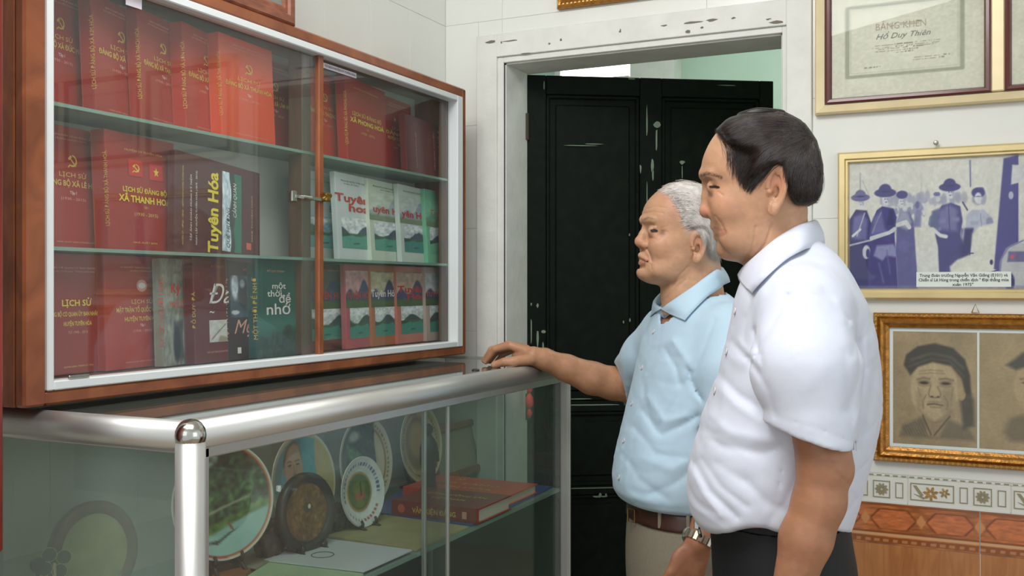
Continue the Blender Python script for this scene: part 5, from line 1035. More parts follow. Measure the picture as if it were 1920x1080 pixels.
# prints on top covers (flat plates lying in the XY plane)
def topprint(t, items, z):
    e = bpy.data.objects.new('cover_print', None); COL.objects.link(e); e.parent = t; e.location = (0, 0, z); e.rotation_euler = (-PI / 2, 0, 0); letters(e, items, out=0.0); return e
topprint(fb2, [T('BẢO TÀNG', wd2 * 0.42, dd2 * 0.5, 0.022, 'gold_ink', w=wd2 * 0.7, bold=0.02), T('TUYÊN HÓA', wd2 * 0.42, dd2 * 0.25, 0.022, 'gold_ink', w=wd2 * 0.7, bold=0.02)] + emblem(wd2 * 0.3, dd2 * 0.8, 0.014, 'gold_ink'), 0.0245)
topprint(fb, [T('ĐẢNG CỘNG SẢN', wd * 0.5, dd1 * .6, 0.02, 'gold_ink', w=wd * 0.7, bold=0.02), T('VIỆT NAM', wd * 0.5, dd1 * .35, 0.02, 'gold_ink', w=wd * 0.4, bold=0.02)], 0.0345)
def sheet(name, label, pix, z, m, th=0.003, cat='paper', group=None):
    P = [onZ(px, py, z) for px, py in pix]; P = [np.array([min(p[0], DX - 0.02), p[1], p[2]]) for p in P]; c = np.mean(P, 0)
    mb = MB(); mb.prism([(p[0] - c[0], p[1] - c[1]) for p in P], lambda q, d: (q[0], q[1], d), 0, th); o = fixn(mb.build(name, m)); o.location = (c[0], c[1], z); return tag(o, label, cat, group)
mat('blueedge', (70, 90, 160), 0.4); mat('yellowmat', (176, 166, 118), 0.5, noise=0.12, nscale=20); mat('greenmat', (178, 200, 160), 0.5, noise=0.08, nscale=20); mat('whitecard', (214, 216, 222), 0.4); mat('orangebook', (150, 92, 50), 0.5, noise=0.2, nscale=20)
sheet('book_tray', 'thin blue edged board under the two red books', [(690, 962), (905, 990), (1035, 915), (800, 895)], ZS + 0.0008, 'blueedge', 0.0048, 'board')
sheet('folder', 'yellowish cover sheet lying behind the white certificate card', [(612, 1008), (795, 1036), (895, 992), (720, 968)], ZS + 0.0008, 'yellowmat', 0.004)
WCd = sheet('certificate_card', 'white certificate card with a circle drawn on it, lying on the glass shelf', [(495, 1052), (712, 1078), (793, 1036), (598, 1010)], ZS + 0.006, 'whitecard', 0.003)
cc = onZ(605, 1040, ZS + 0.0095); mb = MB(); ring = [(0.022 * math.cos(a), 0.022 * math.sin(a), 0) for a in np.linspace(0, 2 * PI, 33)]
mb.tube([(p[0] + cc[0] - WCd.location[0], p[1] + cc[1] - WCd.location[1], 0.0032) for p in ring], 0.0009, 5, cap=False); mb.build('printed_circle', 'ink', WCd)
sheet('green_folder', 'pale green sheet at the bottom edge beside the corner post', [(440, 1100), (640, 1120), (700, 1082), (508, 1054)], ZS + 0.0008, 'greenmat', 0.004)
sheet('thin_book', 'thin orange-brown booklet beside the corner post', [(396, 1100), (440, 1110), (470, 1075), (402, 1062)], ZS + 0.0008, 'orangebook', 0.01, 'book')
sheet('grey_card', 'small grey-green card by the foot of the river plate', [(440, 1062), (480, 1068), (512, 1048), (470, 1040)], ZS + 0.006, 'palegrey', 0.002)
# red hanging tassel seen through the case at the door edge
rt = onY(990, 750, 0.10)
mat('redcloth', (226, 60, 60), 0.6)
tz = thing('red_tassel', 'red cloth tassel hanging at the hinge side of the doorway', 'tassel', (rt[0] + 0.004, 0.10, rt[2] - 0.1))
mb = MB(); mb.tube([(0, 0, 0.17), (0.002, 0, 0.13), (0.0, 0, 0.12)], [0.002, 0.009, 0.003], 8); mb.tube([(0, 0, 0.12), (0.0, 0, 0.105), (0.002, 0, 0.085), (0, 0, 0.075)], [0.004, 0.012, 0.012, 0.004], 10); mb.tube([(0, 0, 0.075), (0.001, 0, 0.06), (0, 0, 0.045)], [0.003, 0.009, 0.002], 10); mb.build('bead_string', 'redcloth', tz, True)
# small dark clip on the rail
p = onX(913, 700, DX - 0.02); tg = thing('bottle_cap', 'tiny dark cap lying on the case top near the fingertips', 'cap', (0.405, onZ(912, 697, Zr + 0.02)[1], Zr + 0.0198)); mb = MB(); mb.lathe([(0.009, -0.0), (0.009, 0.004), (0.006, 0.006), (0.001, 0.006)], 12, M=Matrix.Rotation(-PI / 2, 4, 'X')); fixn(mb.build('cap', 'standwood', tg))
# ---------------------------------------------------------------- people: implicit surfaces turned into meshes
class Fr:
    """person frame: a = forward, l = towards the person's left, z = up (camera height = 0)"""
    def __init__(s, O, phi):
        s.O = np.array([O[0], O[1], CAMP[2]]); c, n = math.cos(math.radians(phi)), math.sin(math.radians(phi))
        s.f = -RT * c - FW * n; s.L = -FW * c + RT * n
    def loc(s, W): D = np.asarray(W) - s.O; return np.stack([D @ s.f, D @ s.L, D[..., 2]], -1)
    def wor(s, P): P = np.asarray(P); return s.O + P[..., 0:1] * s.f + P[..., 1:2] * s.L + P[..., 2:3] * UP
    def S(s, px, py, lat=0.0):
        d = ray(px, py); t = (lat - (CAMP - s.O) @ s.L) / (d @ s.L); return s.loc(CAMP + t * d)
    def Q(s, px, py, t): return s.loc(Q(px, py, t))
def nrm(v): return np.sqrt((v * v).sum(-1))
def sph(P, c, r): return nrm(P - np.asarray(c)) - r
def ell3(P, c, r, R=None):
    q = P - np.asarray(c)
    if R is not None: q = q @ np.asarray(R)
    r = np.asarray(r, float); k0 = nrm(q / r); k1 = nrm(q / (r * r)) + 1e-9; return k0 * (k0 - 1) / k1
def cap(P, a, b, ra, rb=None):
    a = np.asarray(a, float); b = np.asarray(b, float); rb = ra if rb is None else rb; d = b - a; q = P - a
    h = np.clip(q @ d / (d @ d + 1e-12), 0, 1); return nrm(q - h[:, None] * d) - (ra + (rb - ra) * h)
def chain(P, pts, rs, k=0.006):
    d = None
    for i in range(len(pts) - 1):
        e = cap(P, pts[i], pts[i + 1], rs[i], rs[i + 1]); d = e if d is None else smin(d, e, k)
    return d
def smin(a, b, k): h = np.clip(0.5 + 0.5 * (b - a) / k, 0, 1); return b * (1 - h) + a * h - k * h * (1 - h)
def smax(a, b, k): return -smin(-a, -b, k)
def herm(zs, vs, zq):
    zs = np.asarray(zs, float); vs = np.asarray(vs, float); m = np.gradient(vs, zs); i = np.clip(np.searchsorted(zs, zq) - 1, 0, len(zs) - 2)
    h = zs[i + 1] - zs[i]; t = np.clip((zq - zs[i]) / h, 0, 1); t2 = t * t; t3 = t2 * t
    return (2 * t3 - 3 * t2 + 1) * vs[i] + (t3 - 2 * t2 + t) * h * m[i] + (-2 * t3 + 3 * t2) * vs[i + 1] + (t3 - t2) * h * m[i + 1]
class Loft:
    """rows (z, front, back, half-width)"""
    def __init__(s, rows, n=2.15):
        R = np.array(sorted(rows)); s.z = np.linspace(R[0, 0], R[-1, 0], 240); s.n = n
        s.f, s.b, s.w = [herm(R[:, 0], R[:, k], s.z) for k in (1, 2, 3)]; s.w = np.maximum(s.w, 0.004)
    def __call__(s, P, off=0.0):
        z = P[:, 2]; f = np.interp(z, s.z, s.f) + off; b = np.interp(z, s.z, s.b) - off; w_ = np.interp(z, s.z, s.w) + off
        c = (f + b) / 2; r = np.maximum((f - b) / 2, 0.004); w_ = np.maximum(w_, 0.004)
        x = np.abs(P[:, 0] - c) / r; y = np.abs(P[:, 1]) / w_; k = (x ** s.n + y ** s.n) ** (1 / s.n)
        d = (k - 1) * np.minimum(r, w_); return smax(d, np.maximum(z - s.z[-1] - off, s.z[0] - off - z), 0.008)
def nets(func, lo, hi, h, blk=8):
    lo = np.asarray(lo, float); hi = np.asarray(hi, float); nb = np.ceil((hi - lo) / (h * blk)).astype(int); n = nb * blk + 1
    I = np.stack(np.meshgrid(*[np.arange(k) for k in nb], indexing='ij'), -1).reshape(-1, 3)
    dc = func(lo + (I + 0.5) * blk * h); act = np.abs(dc) < blk * h * 1.35
    D = np.ones(n, np.float32)
    for k in I[(~act) & (dc < 0)] * blk: D[k[0]:k[0] + blk + 1, k[1]:k[1] + blk + 1, k[2]:k[2] + blk + 1] = -1
    loc = np.stack(np.meshgrid(*[np.arange(blk + 1)] * 3, indexing='ij'), -1).reshape(-1, 3)
    A = I[act] * blk
    for s_ in range(0, len(A), 400):
        G = (A[s_:s_ + 400, None, :] + loc[None]).reshape(-1, 3); v = func(lo + G * h); D[G[:, 0], G[:, 1], G[:, 2]] = v
    neg = D < 0
    c = [neg[i:n[0] - 1 + i, j:n[1] - 1 + j, k:n[2] - 1 + k] for i in (0, 1) for j in (0, 1) for k in (0, 1)]
    sm = sum(x.astype(np.int8) for x in c); C = np.argwhere((sm > 0) & (sm < 8)); idm = -np.ones([k - 1 for k in n], np.int64); idm[tuple(C.T)] = np.arange(len(C))
    acc = np.zeros((len(C), 3)); cnt = np.zeros(len(C)); off = np.array([(i, j, k) for i in (0, 1) for j in (0, 1) for k in (0, 1)])
    for a in range(8):
        for b in range(a + 1, 8):
            if np.abs(off[a] - off[b]).sum() != 1: continue
            pa = C + off[a]; pb = C + off[b]; da = D[tuple(pa.T)]; db = D[tuple(pb.T)]; m = (da < 0) != (db < 0)
            t = np.clip(da / (da - db + 1e-12), 0, 1)[:, None]; acc += np.where(m[:, None], pa + t * (pb - pa), 0); cnt += m
    V = lo + acc / np.maximum(cnt, 1)[:, None] * h; F = []
    for ax in range(3):
        s0 = [slice(None)] * 3; s1 = [slice(None)] * 3; s0[ax] = slice(0, -1); s1[ax] = slice(1, None)
        ch = neg[tuple(s0)] != neg[tuple(s1)]; E = np.argwhere(ch); b_, c_ = [(1, 2), (2, 0), (0, 1)][ax]
        E = E[(E[:, b_] > 0) & (E[:, c_] > 0) & (E[:, b_] < n[b_] - 1) & (E[:, c_] < n[c_] - 1)]
        q = []
        for db, dc_ in ((1, 1), (0, 1), (0, 0), (1, 0)):
            e = E.copy(); e[:, b_] -= db; e[:, c_] -= dc_; q.append(idm[tuple(e.T)])
        q = np.stack(q, 1); fl = neg[tuple(E.T)]; q[~fl] = q[~fl][:, ::-1]; F.append(q)
    F = np.concatenate(F); F = F[(F >= 0).all(1)]; return V, F
def mesh_np(name, V, F, cols=None):
    me = bpy.data.meshes.new(name); me.vertices.add(len(V)); me.vertices.foreach_set('co', np.asarray(V, np.float32).ravel())
    F = np.asarray(F); me.loops.add(F.size); me.loops.foreach_set('vertex_index', F.ravel().astype(np.int32)); me.polygons.add(len(F))
    me.polygons.foreach_set('loop_start', np.arange(0, F.size, F.shape[1], dtype=np.int32)); me.polygons.foreach_set('loop_total', np.full(len(F), F.shape[1], np.int32))
    me.update(calc_edges=True); me.validate()
    if cols is not None: colattr(me, cols)
    return me
def smoothmesh(V, F, it=2, lam=0.5):
    E = np.concatenate([F[:, [i, (i + 1) % 4]] for i in range(4)]); E = np.concatenate([E, E[:, ::-1]]); n = len(V); deg = np.bincount(E[:, 0], minlength=n)[:, None]
    for k in range(it * 2):
        A = np.stack([np.bincount(E[:, 0], weights=V[E[:, 1], j], minlength=n) for j in range(3)], 1) / np.maximum(deg, 1); V = V + (lam if k % 2 == 0 else -lam * 1.02) * (A - V)
    return V
def join(parts):
    V = []; F = []; Cc = []; n = 0
    for v, f, c in parts: V.append(v); F.append(f + n); Cc.append(c); n += len(v)
    return np.concatenate(V), np.concatenate(F), np.concatenate(Cc)
def creases(fr, lines, near=True):
    """cloth creases traced where they run: (points in the picture, depth m, width px)"""
    def f(P):
        W = fr.wor(P); x, y, t = proj(W); out = np.zeros(len(P)); wt = np.clip((P[:, 1] + 0.03) / 0.06, 0, 1)
        for pts, amp, wd in lines:
            d = linesd(x, y, pts); e = np.exp(-(np.sqrt(d * d + (0.3 * wd) ** 2) - 0.3 * wd) / (0.75 * wd)); out += amp * e
        return np.clip(out, -0.0065, 0.006) * wt
    return f
def march(func, fr, px, py, t0, it=40):
    px = np.asarray(px, float); py = np.asarray(py, float); d = FW + (px - 960)[:, None] / FPX * RT + (540 - py)[:, None] / FPX * UP; dn = nrm(d)
    t = np.full(len(px), t0); best = np.full(len(px), 1e9); tb = t.copy()
    for i in range(it):
        v = func(fr.loc(CAMP + t[:, None] * d)); m = v < best; best = np.where(m, v, best); tb = np.where(m, t, tb)
        t = t + np.clip(v, -0.05, 0.05) / dn * 0.8
    return fr.loc(CAMP + tb[:, None] * d), best
def strands(fr, func, guides, n, t0, r=0.0004, seg=9, lift=0.002, jit=4.0, mirror=True, cut=None, rngs=1):
    G = np.random.default_rng(rngs); gd = np.array([[np.interp(np.linspace(0, 1, seg), np.linspace(0, 1, len(g)), np.array(g)[:, k]) for k in (0, 1)] for g in guides])
    u = G.random(n) * (len(guides) - 1); i = np.minimum(u.astype(int), len(guides) - 2); f = (u - i)[:, None, None]
    C = gd[i] * (1 - f) + gd[i + 1] * f                     # n,2,seg
    s = np.linspace(0, 1, seg); s0 = G.random(n) * 0.45; ln = 0.45 + 0.55 * G.random(n); ss = np.clip(s0[:, None] + s[None] * np.minimum(ln, 1 - s0)[:, None], 0, 1)
    X = np.stack([np.interp(ss[k], s, C[k, 0]) for k in range(n)]); Y = np.stack([np.interp(ss[k], s, C[k, 1]) for k in range(n)])
    jx = G.normal(0, jit, (n, 1)); jy = G.normal(0, jit, (n, 1)); wv = G.normal(0, jit * 0.35, (n, 2, 1)) * np.sin(s * 4 + G.random((n, 1)) * 6)[:, None, :]
    X = X + jx + wv[:, 0]; Y = Y + jy + wv[:, 1]
    P, b = march(func, fr, X.ravel(), Y.ravel(), t0); P = P.reshape(n, seg, 3); b = b.reshape(n, seg); ok = (b < 0.004).all(1)
    if cut is not None: ok &= ~cut(X, Y).any(1)
    P = P[ok]; n = len(P); P = P + (fr.loc(CAMP) - P) / nrm(fr.loc(CAMP) - P)[..., None] * (lift * (0.2 + G.random((n, 1, 1))) * (0.5 + np.sin(s * 3)[None, :, None] * 0.5))
    if mirror: P = np.concatenate([P, P[::2] * np.array([1, -1, 1])]); n = len(P)
    T = np.gradient(P, axis=1); T /= nrm(T)[..., None] + 1e-9; ref = np.array([0.3, 0.9, 0.3]); U = np.cross(T, ref); U /= nrm(U)[..., None] + 1e-9; W_ = np.cross(T, U)
    rr = r * (1 - 0.85 * s ** 2)[None, :, None]; ring = [P + rr * (math.cos(a) * U + math.sin(a) * W_) for a in (0, 2.094, 4.189)]; V = np.stack(ring, 2)  # n,seg,3,3
    base = np.arange(n)[:, None, None] * seg * 3 + np.arange(seg - 1)[None, :, None] * 3; k = np.arange(3)[None, None]; k2 = (k + 1) % 3
    F = np.stack([base + k, base + k2, base + 3 + k2, base + 3 + k], -1).reshape(-1, 4); return V.reshape(-1, 3), F
def place(fr, name, V, F, m, parent, cols=None, smooth=True):
    W = fr.wor(V); me = mesh_np(name, W - np.array(parent.location), F, cols); return link(name, me, m, parent, smooth)
def loft_px(fr, rows, n=2.15):
    R = []
    for py, pf, pb, w_ in rows: A = fr.S(pf, py); B = fr.S(pb, py); R.append(((A[2] + B[2]) / 2, A[0], B[0], w_))
    return Loft(R, n)
def collar(fr, name, inner, outer, m, parent, fin, fout, t0, drop=0.03, th=0.0016):
    def onto(pts, fn, off):
        P, b_ = march(fn, fr, [p[0] for p in pts], [p[1] for p in pts], t0); out = []
        for p, q in zip(pts, P):
            if len(p) > 2 and p[2] is not None: out.append(fr.S(*p)); continue
            e = 0.004; g = np.array([fn(np.array([q + v]))[0] - fn(np.array([q - v]))[0] for v in np.eye(3) * e]); g /= np.linalg.norm(g) + 1e-9; out.append(q + g * off)
        return out
    I = onto(inner, fin, 0.003); Oo = onto(outer, fout, 0.005)
    def dens(L, k=9):
        L = np.array(L); t = np.arange(len(L)); q = np.linspace(0, len(L) - 1, (len(L) - 1) * k + 1); return np.stack([herm(t, L[:, j], q) for j in range(3)], 1)
    I, Oo = dens(I), dens(Oo); mir = np.array([1, -1, 1.0])
    I = np.concatenate([I, (I * mir)[::-1][1:]]); Oo = np.concatenate([Oo, (Oo * mir)[::-1][1:]])
    cen = I.mean(0); out = I - cen; out[:, 2] = 0; out /= nrm(out)[:, None] + 1e-9
    up = np.array([0, 0, 1.0]); rows = [I - out * 0.004 - up * drop, I - out * 0.003 - up * drop * 0.5, I - out * 0.002, I + up * 0.0022 + out * 0.001, I + out * 0.004 + up * 0.0005]
    for k in (0.25, 0.5, 0.75, 1.0): rows.append(I * (1 - k) + Oo * k + out * 0.004 * (1 - k) + out * 0.003 * math.sin(k * PI))
    V = np.stack(rows, 0); nr, nc = V.shape[:2]; gx = np.gradient(V, axis=0); gy = np.gradient(V, axis=1); N_ = np.cross(gy, gx); N_ /= nrm(N_)[..., None] + 1e-9
    V2 = V - N_ * th; VV = np.concatenate([V.reshape(-1, 3), V2.reshape(-1, 3)]); F = []
    for i in range(nr - 1):
        for j in range(nc - 1):
            a = i * nc + j; F.append((a, a + 1, a + nc + 1, a + nc)); b = a + nr * nc; F.append((b, b + nc, b + nc + 1, b + 1))
    o_ = nr * nc
    for j in range(nc - 1): a = (nr - 1) * nc + j; F.append((a, a + 1, a + 1 + o_, a + o_)); F.append((j, j + o_, j + 1 + o_, j + 1))
    for i in range(nr - 1):
        for j in (0, nc - 1): a = i * nc + j; F.append((a, a + nc, a + nc + o_, a + o_))
    o = place(fr, name, VV, np.array(F), m, parent); return fixn(o)
def ear(P, E, u, v, nn, ru=0.0145, rv=0.034):
    q = P - E; x = q @ u; y = q @ v; z = q @ nn
    xs = x / (ru * (1 + 0.18 * np.clip(y / rv, -1, 1))); k = np.sqrt(xs * xs + (y / rv) ** 2); rho = (k - 1) * ru
    plate = smax(rho, np.abs(z + 0.0025) - 0.0016, 0.002); helix = np.sqrt((rho + .0015) ** 2 + (z - 0.0020) ** 2) - 0.0030
    helix = np.where((x > 0.004) & (y < -0.002), helix + 0.003, helix)
    d = smin(plate, helix, 0.0018); ah = np.abs(np.sqrt((x / 0.0088) ** 2 + ((y - 0.002) / 0.023) ** 2) - 1) * 0.0088; d = smin(d, np.where(x < 0.003, np.sqrt(ah ** 2 + (z - 0.0012) ** 2) - 0.0022, 1.0), 0.0018)
    d = smax(d, -ell3(P, E + u * 0.003 - v * 0.005 + nn * 0.003, (0.0060, 0.010, 0.0105), np.stack([u, nn, v], 1)), 0.003)
    d = smin(d, sph(P, E + u * 0.0105 - v * 0.006 + nn * 0.001, 0.0040), 0.004)
    d = smin(d, ell3(P, E + u * 0.004 - v * (rv - 0.002), (0.0075, 0.0035, 0.009), np.stack([u, nn, v], 1)), 0.006); return d
def tint(c, m, col): m = np.clip(m, 0, 1)[:, None]; return c * (1 - m) + np.asarray(col, float) * m
mat('skin_tall', (255, 255, 255), 0.44, attr='Col', sss=0.10, spec=0.45, bump=0.12, bscale=500)
mat('skin_old', (255, 255, 255), 0.46, attr='Col', sss=0.10, spec=0.4, bump=0.14, bscale=420)
mat('shirt_grey', (214, 219, 233), 0.62, noise=0.02, nscale=40, bump=0.10, bscale=900, sheen=0.15); mat('shirt_blue', (186, 213, 230), 0.66, noise=0.02, nscale=40, bump=0.12, bscale=900, sheen=0.15)
mat('trouser_black', (18, 18, 22), 0.7, noise=0.1, nscale=60); mat('trouser_khaki', (138, 130, 112), 0.8, noise=0.06, nscale=200, bump=0.2, bscale=700)
mat('hair_black', (24, 18, 17), 0.45, spec=0.4, noise=0.3, nscale=60); mat('hair_black_strand', (48, 36, 32), 0.3, spec=0.8, noise=0.5, nscale=40); mat('hair_grey', (168, 156, 146), 0.7, noise=0.15, nscale=50, bump=.3, bscale=300); mat('hair_white_strand', (214, 208, 202), 0.45, noise=0.15, nscale=60); mat('belt_brown', (66, 36, 26), 0.4, coat=0.3); mat('belt_black', (13, 13, 15), 0.6, spec=0.2); mat('shoe', (24, 20, 18), 0.35, coat=0.4); mat('button', (206, 206, 210), 0.3); mat('watch', (222, 214, 196), 0.22, metal=0.9)
def eyeball(fr, c, r, parent, gaze=(1, 0, -0.45)):
    bs = bmesh.new(); bmesh.ops.create_uvsphere(bs, u_segments=24, v_segments=16, radius=r); V = np.array([v.co for v in bs.verts]); F = [[v.index for v in f.verts] for f in bs.faces]; bs.free()
    g = np.array(gaze, float); g /= np.linalg.norm(g); k = (V / r) @ g; cols = np.tile(np.array([214., 206, 198]), (len(V), 1)); cols = tint(cols, (k > 0.86) * 1.0, (48, 30, 24)); F = [f if len(f) == 4 else f + [f[-1]] for f in F]
    me = bpy.data.meshes.new('eye'); me.from_pydata((fr.wor(V + c) - np.array(parent.location)).tolist(), [], [tuple(dict.fromkeys(f)) for f in F]); colattr(me, cols); return link('eye', me, 'glazed_print', parent, True)
def legs(fr, pelvis, zhip, cen, kz=-0.88, az=-1.27, wd=0.09, fwd=0.0):
    def f(P):
        Pm = P * np.array([1, 0, 1]) + np.stack([P[:, 0] * 0, np.abs(P[:, 1]), P[:, 0] * 0], 1); c = np.array([cen, wd, zhip])
        d = chain(Pm, [c, (cen + 0.01, wd + 0.005, kz), (cen - 0.02, wd + 0.01, az)], [0.088, 0.068, 0.058], 0.02)
        return smax(smin(pelvis(P), d, 0.03), az - 0.03 - P[:, 2], 0.006)
    return f
def shoe(fr, cen, lat, parent):
    A = np.array([cen - 0.06, lat, -1.325]); B = np.array([cen + 0.12, lat, -1.335])
    def f(P): d = smin(cap(P, A, B, 0.042, 0.036), cap(P, A + (0, 0, 0.01), A + (0.02, 0, 0.05), 0.045, 0.046), 0.03); return smax(d, -1.3595 - P[:, 2], 0.004)
    V, F = nets(f, A - 0.08, B + (0.08, 0.08, 0.12), 0.008); return place(fr, 'shoe', V, F, 'shoe', parent)

# ================================================================ tall man with black hair
HT = Fr(Q(1430, 540, 1.60), -11.0); BTf = Fr(Q(1495, 540, 1.60), -12.0)
foot = BTf.wor(np.array([0, 0, -1.36])); PT = thing('person', 'taller man with black hair in a pale grey-blue short-sleeved shirt and black trousers', 'person', (foot[0], foot[1], 0.0))
hl = loft_px(HT, [(217, 1405, 1450, .012), (220, 1388, 1466, .030), (228, 1366, 1482, .048), (245, 1346, 1503, .063), (262, 1333, 1514, .070), (281, 1323, 1522, .0745), (300, 1316.5, 1526, .076), (318, 1314.5, 1527, .0765), (328, 1315, 1527, .0765), (338, 1318, 1526, .0755), (350, 1323, 1524, .0745), (365, 1325, 1520, .073), (382, 1327, 1514, .071), (400, 1330, 1506, .068), (416, 1333, 1494, .065), (430, 1336, 1480, .061), (445, 1341.5, 1468, .056), (458, 1346, 1454, .049), (470, 1351, 1440, .041), (480, 1358, 1425, .031), (488, 1368, 1408, .020), (492, 1380, 1395, .008)], 2.3)
nl = loft_px(HT, [(395, 1440, 1512, .050), (420, 1425, 1515, .055), (445, 1408, 1521, .057), (465, 1396, 1526, .058), (485, 1393, 1531, .059), (500, 1397, 1535, .060), (530, 1402, 1540, .063), (620, 1405, 1540, .066)], 2.2)
S_ = HT.S
rotE = math.radians(24)
def head_t(P, detail=True):
    M = P.copy(); M[:, 1] = np.abs(P[:, 1]); d = smin(hl(P), nl(P), 0.014)
    d = smin(d, ell3(M, S_(1373, 392, .046), (.026, .020, .026)), 0.02)                     # cheek
    d = smin(d, ell3(M, S_(1395, 448, .044), (.034, .016, .022)), 0.02)                     # jowl
    d = smax(d, -sph(M, S_(1325, 350, .034), 0.0125), 0.014)                                # eye socket
    d = smin(d, cap(M, S_(1319, 326, .010), S_(1337, 327, .044), .0062, .006), 0.010)        # brow
    d = smin(d, sph(M, S_(1340.5, 351, .0315), 0.0128), 0.004)                              # lids
    d = smin(d, cap(M, S_(1333, 343, .020), S_(1340, 341, .044), .0028, .003), 0.004)
    d = smin(d, cap(M, S_(1333, 361, .022), S_(1346, 363, .042), .003, .003), 0.007)
    d = smin(d, chain(M, [S_(1325, 344, 0), S_(1326, 368, 0), S_(1325.5, 392, 0)], [.0062, .0088, .0105], 0.004), 0.008)   # nose
    d = smin(d, sph(M, S_(1324.5, 396.5, 0), .0105), 0.006); d = smin(d, sph(M, S_(1337, 400, .0125), .0078), 0.006)
    d = smax(d, -ell3(M, S_(1330, 409, .007), (.0045, .0035, .004)), 0.002)
    d = smin(d, cap(M, S_(1341, 424, 0), S_(1360, 429, .022), .0072, .0035), 0.006)            # upper lip
    d = smin(d, cap(M, S_(1347, 443, 0), S_(1361, 436, .021), .0072, .003), 0.006)
    d = smax(d, -cap(M, S_(1332, 433.5, 0), S_(1362, 432, .026), .0016, .0014), 0.003)
    d = smin(d, ell3(P, S_(1362, 470, 0), (.014, .020, .013)), 0.014)                         # chin
    d = smax(d, -cap(M, S_(1352, 452, 0), S_(1358, 452, .02), .004, .003), 0.008)
    u = np.array([math.cos(rotE), -math.sin(rotE) * 1.0, 0.10]); u /= np.linalg.norm(u); v = np.array([-0.14, 0.05, 1.0]); v -= u * (u @ v); v /= np.linalg.norm(v); nn = np.cross(u, v); nn = nn if nn[1] > 0 else -nn
    d = smin(d, ear(M, S_(1457, 353, .0775), u, v, nn, .0150, .0345), 0.005)
    # neck creases
    if detail:
        x, y, t = proj(HT.wor(M)); g = 0.0016 * np.exp(-(linesd(x, y, [(1417, 425), (1414, 450), (1402, 478)]) / 2.2) ** 2) + 0.0014 * np.exp(-(linesd(x, y, [(1448, 420), (1436, 455), (1412, 488)]) / 2.6) ** 2) + 0.0010 * np.exp(-(linesd(x, y, [(1341, 405), (1352, 418), (1358, 432)]) / 2.2) ** 2) + 0.0008 * np.exp(-(linesd(x, y, [(1347, 360), (1355, 366)]) / 2) ** 2); d = d + g
    return d
lo = S_(1300, 520, 0) ; V, F = nets(head_t, (S_(1545, 520)[0], -0.10, S_(1400, 515)[2]), (S_(1300, 520)[0], 0.10, S_(1400, 200)[2]), 0.0015)
def skincol(fr, V, base, red, brow, lash, lips, seed=0, lipc=(158, 98, 84), browc=(52, 38, 32), bw=2.6, lipw=4.5):
    M = V.copy(); M[:, 1] = np.abs(M[:, 1]); x, y, t = proj(fr.wor(M)); c = np.tile(np.asarray(base, float), (len(V), 1))
    n1 = fbm(V[:, 0] * 45 + 5, V[:, 2] * 45 + V[:, 1] * 30, seed); n2 = fbm(V[:, 0] * 160, V[:, 2] * 160 + V[:, 1] * 90, seed + 4)
    c *= (1 + 0.14 * (n1 - 0.5) + 0.08 * (n2 - 0.5))[:, None]; c[:, 1] *= 1 - 0.03 * n1
    for (cx, cy, r, a) in red: c = tint(c, a * np.exp(-(((x - cx) ** 2 + (y - cy) ** 2) / r ** 2)), (196, 104, 84))
    face = 1.0
    for L, w_ in brow: c = tint(c, (np.clip(1.3 - linesd(x, y, L) / w_, 0, 1)) * (0.25 + 0.4 * (vnoise(x * 0.9, y * 0.9, 3) > 0.4)), browc)
    for L in lash: c = tint(c, np.clip(1.6 - linesd(x, y, L) / 1.5, 0, 1), (38, 26, 22))
    for L, w_ in lips: c = tint(c, np.clip(2.2 - 1.6 * linesd(x, y, L) / w_, 0, 1) * 0.5, lipc)
    return c
colT = skincol(HT, V, (190, 147, 113), [(1320, 395, 14, .22), (1457, 340, 24, .25), (1370, 385, 30, .12), (1352, 300, 20, -0.0)], [([(1315, 329), (1326, 325), (1340, 328), (1352, 333)], 3.4)], [[(1331, 350), (1339, 348.5), (1348, 351)], [(1332, 351), (1340, 351.5), (1347, 352)]], [([(1340, 427), (1352, 431), (1360, 432)], 2.6), ([(1344, 441), (1353, 440), (1360, 435)], 3.4)], 1)
x, y, t = proj(HT.wor(V * np.array([1, 1, 1]))); M_ = V.copy(); M_[:, 1] = np.abs(M_[:, 1]); x, y, t = proj(HT.wor(M_))
hairT = [(1341, 244), (1358, 266), (1385, 275), (1412, 281), (1418, 296), (1408, 322), (1422, 322), (1436, 310), (1452, 305), (1470, 313), (1477, 335), (1480, 365), (1491, 383), (1512, 384), (1534, 378), (1545, 358), (1545, 310), (1532, 262), (1510, 230), (1470, 205), (1420, 200), (1370, 215)]
colT = tint(colT, np.clip(0.5 - polysd(x, y, hairT) / 10, 0, 1) * 0.9, (70, 54, 46))
colT = tint(colT, 0.35 * np.clip(0.5 - polysd(x, y, [(1360, 268), (1390, 275), (1410, 290), (1398, 350), (1378, 320), (1362, 295)]) / 14, 0, 1), (110, 86, 70))
parts = [(HT.wor(V), F, colT)]
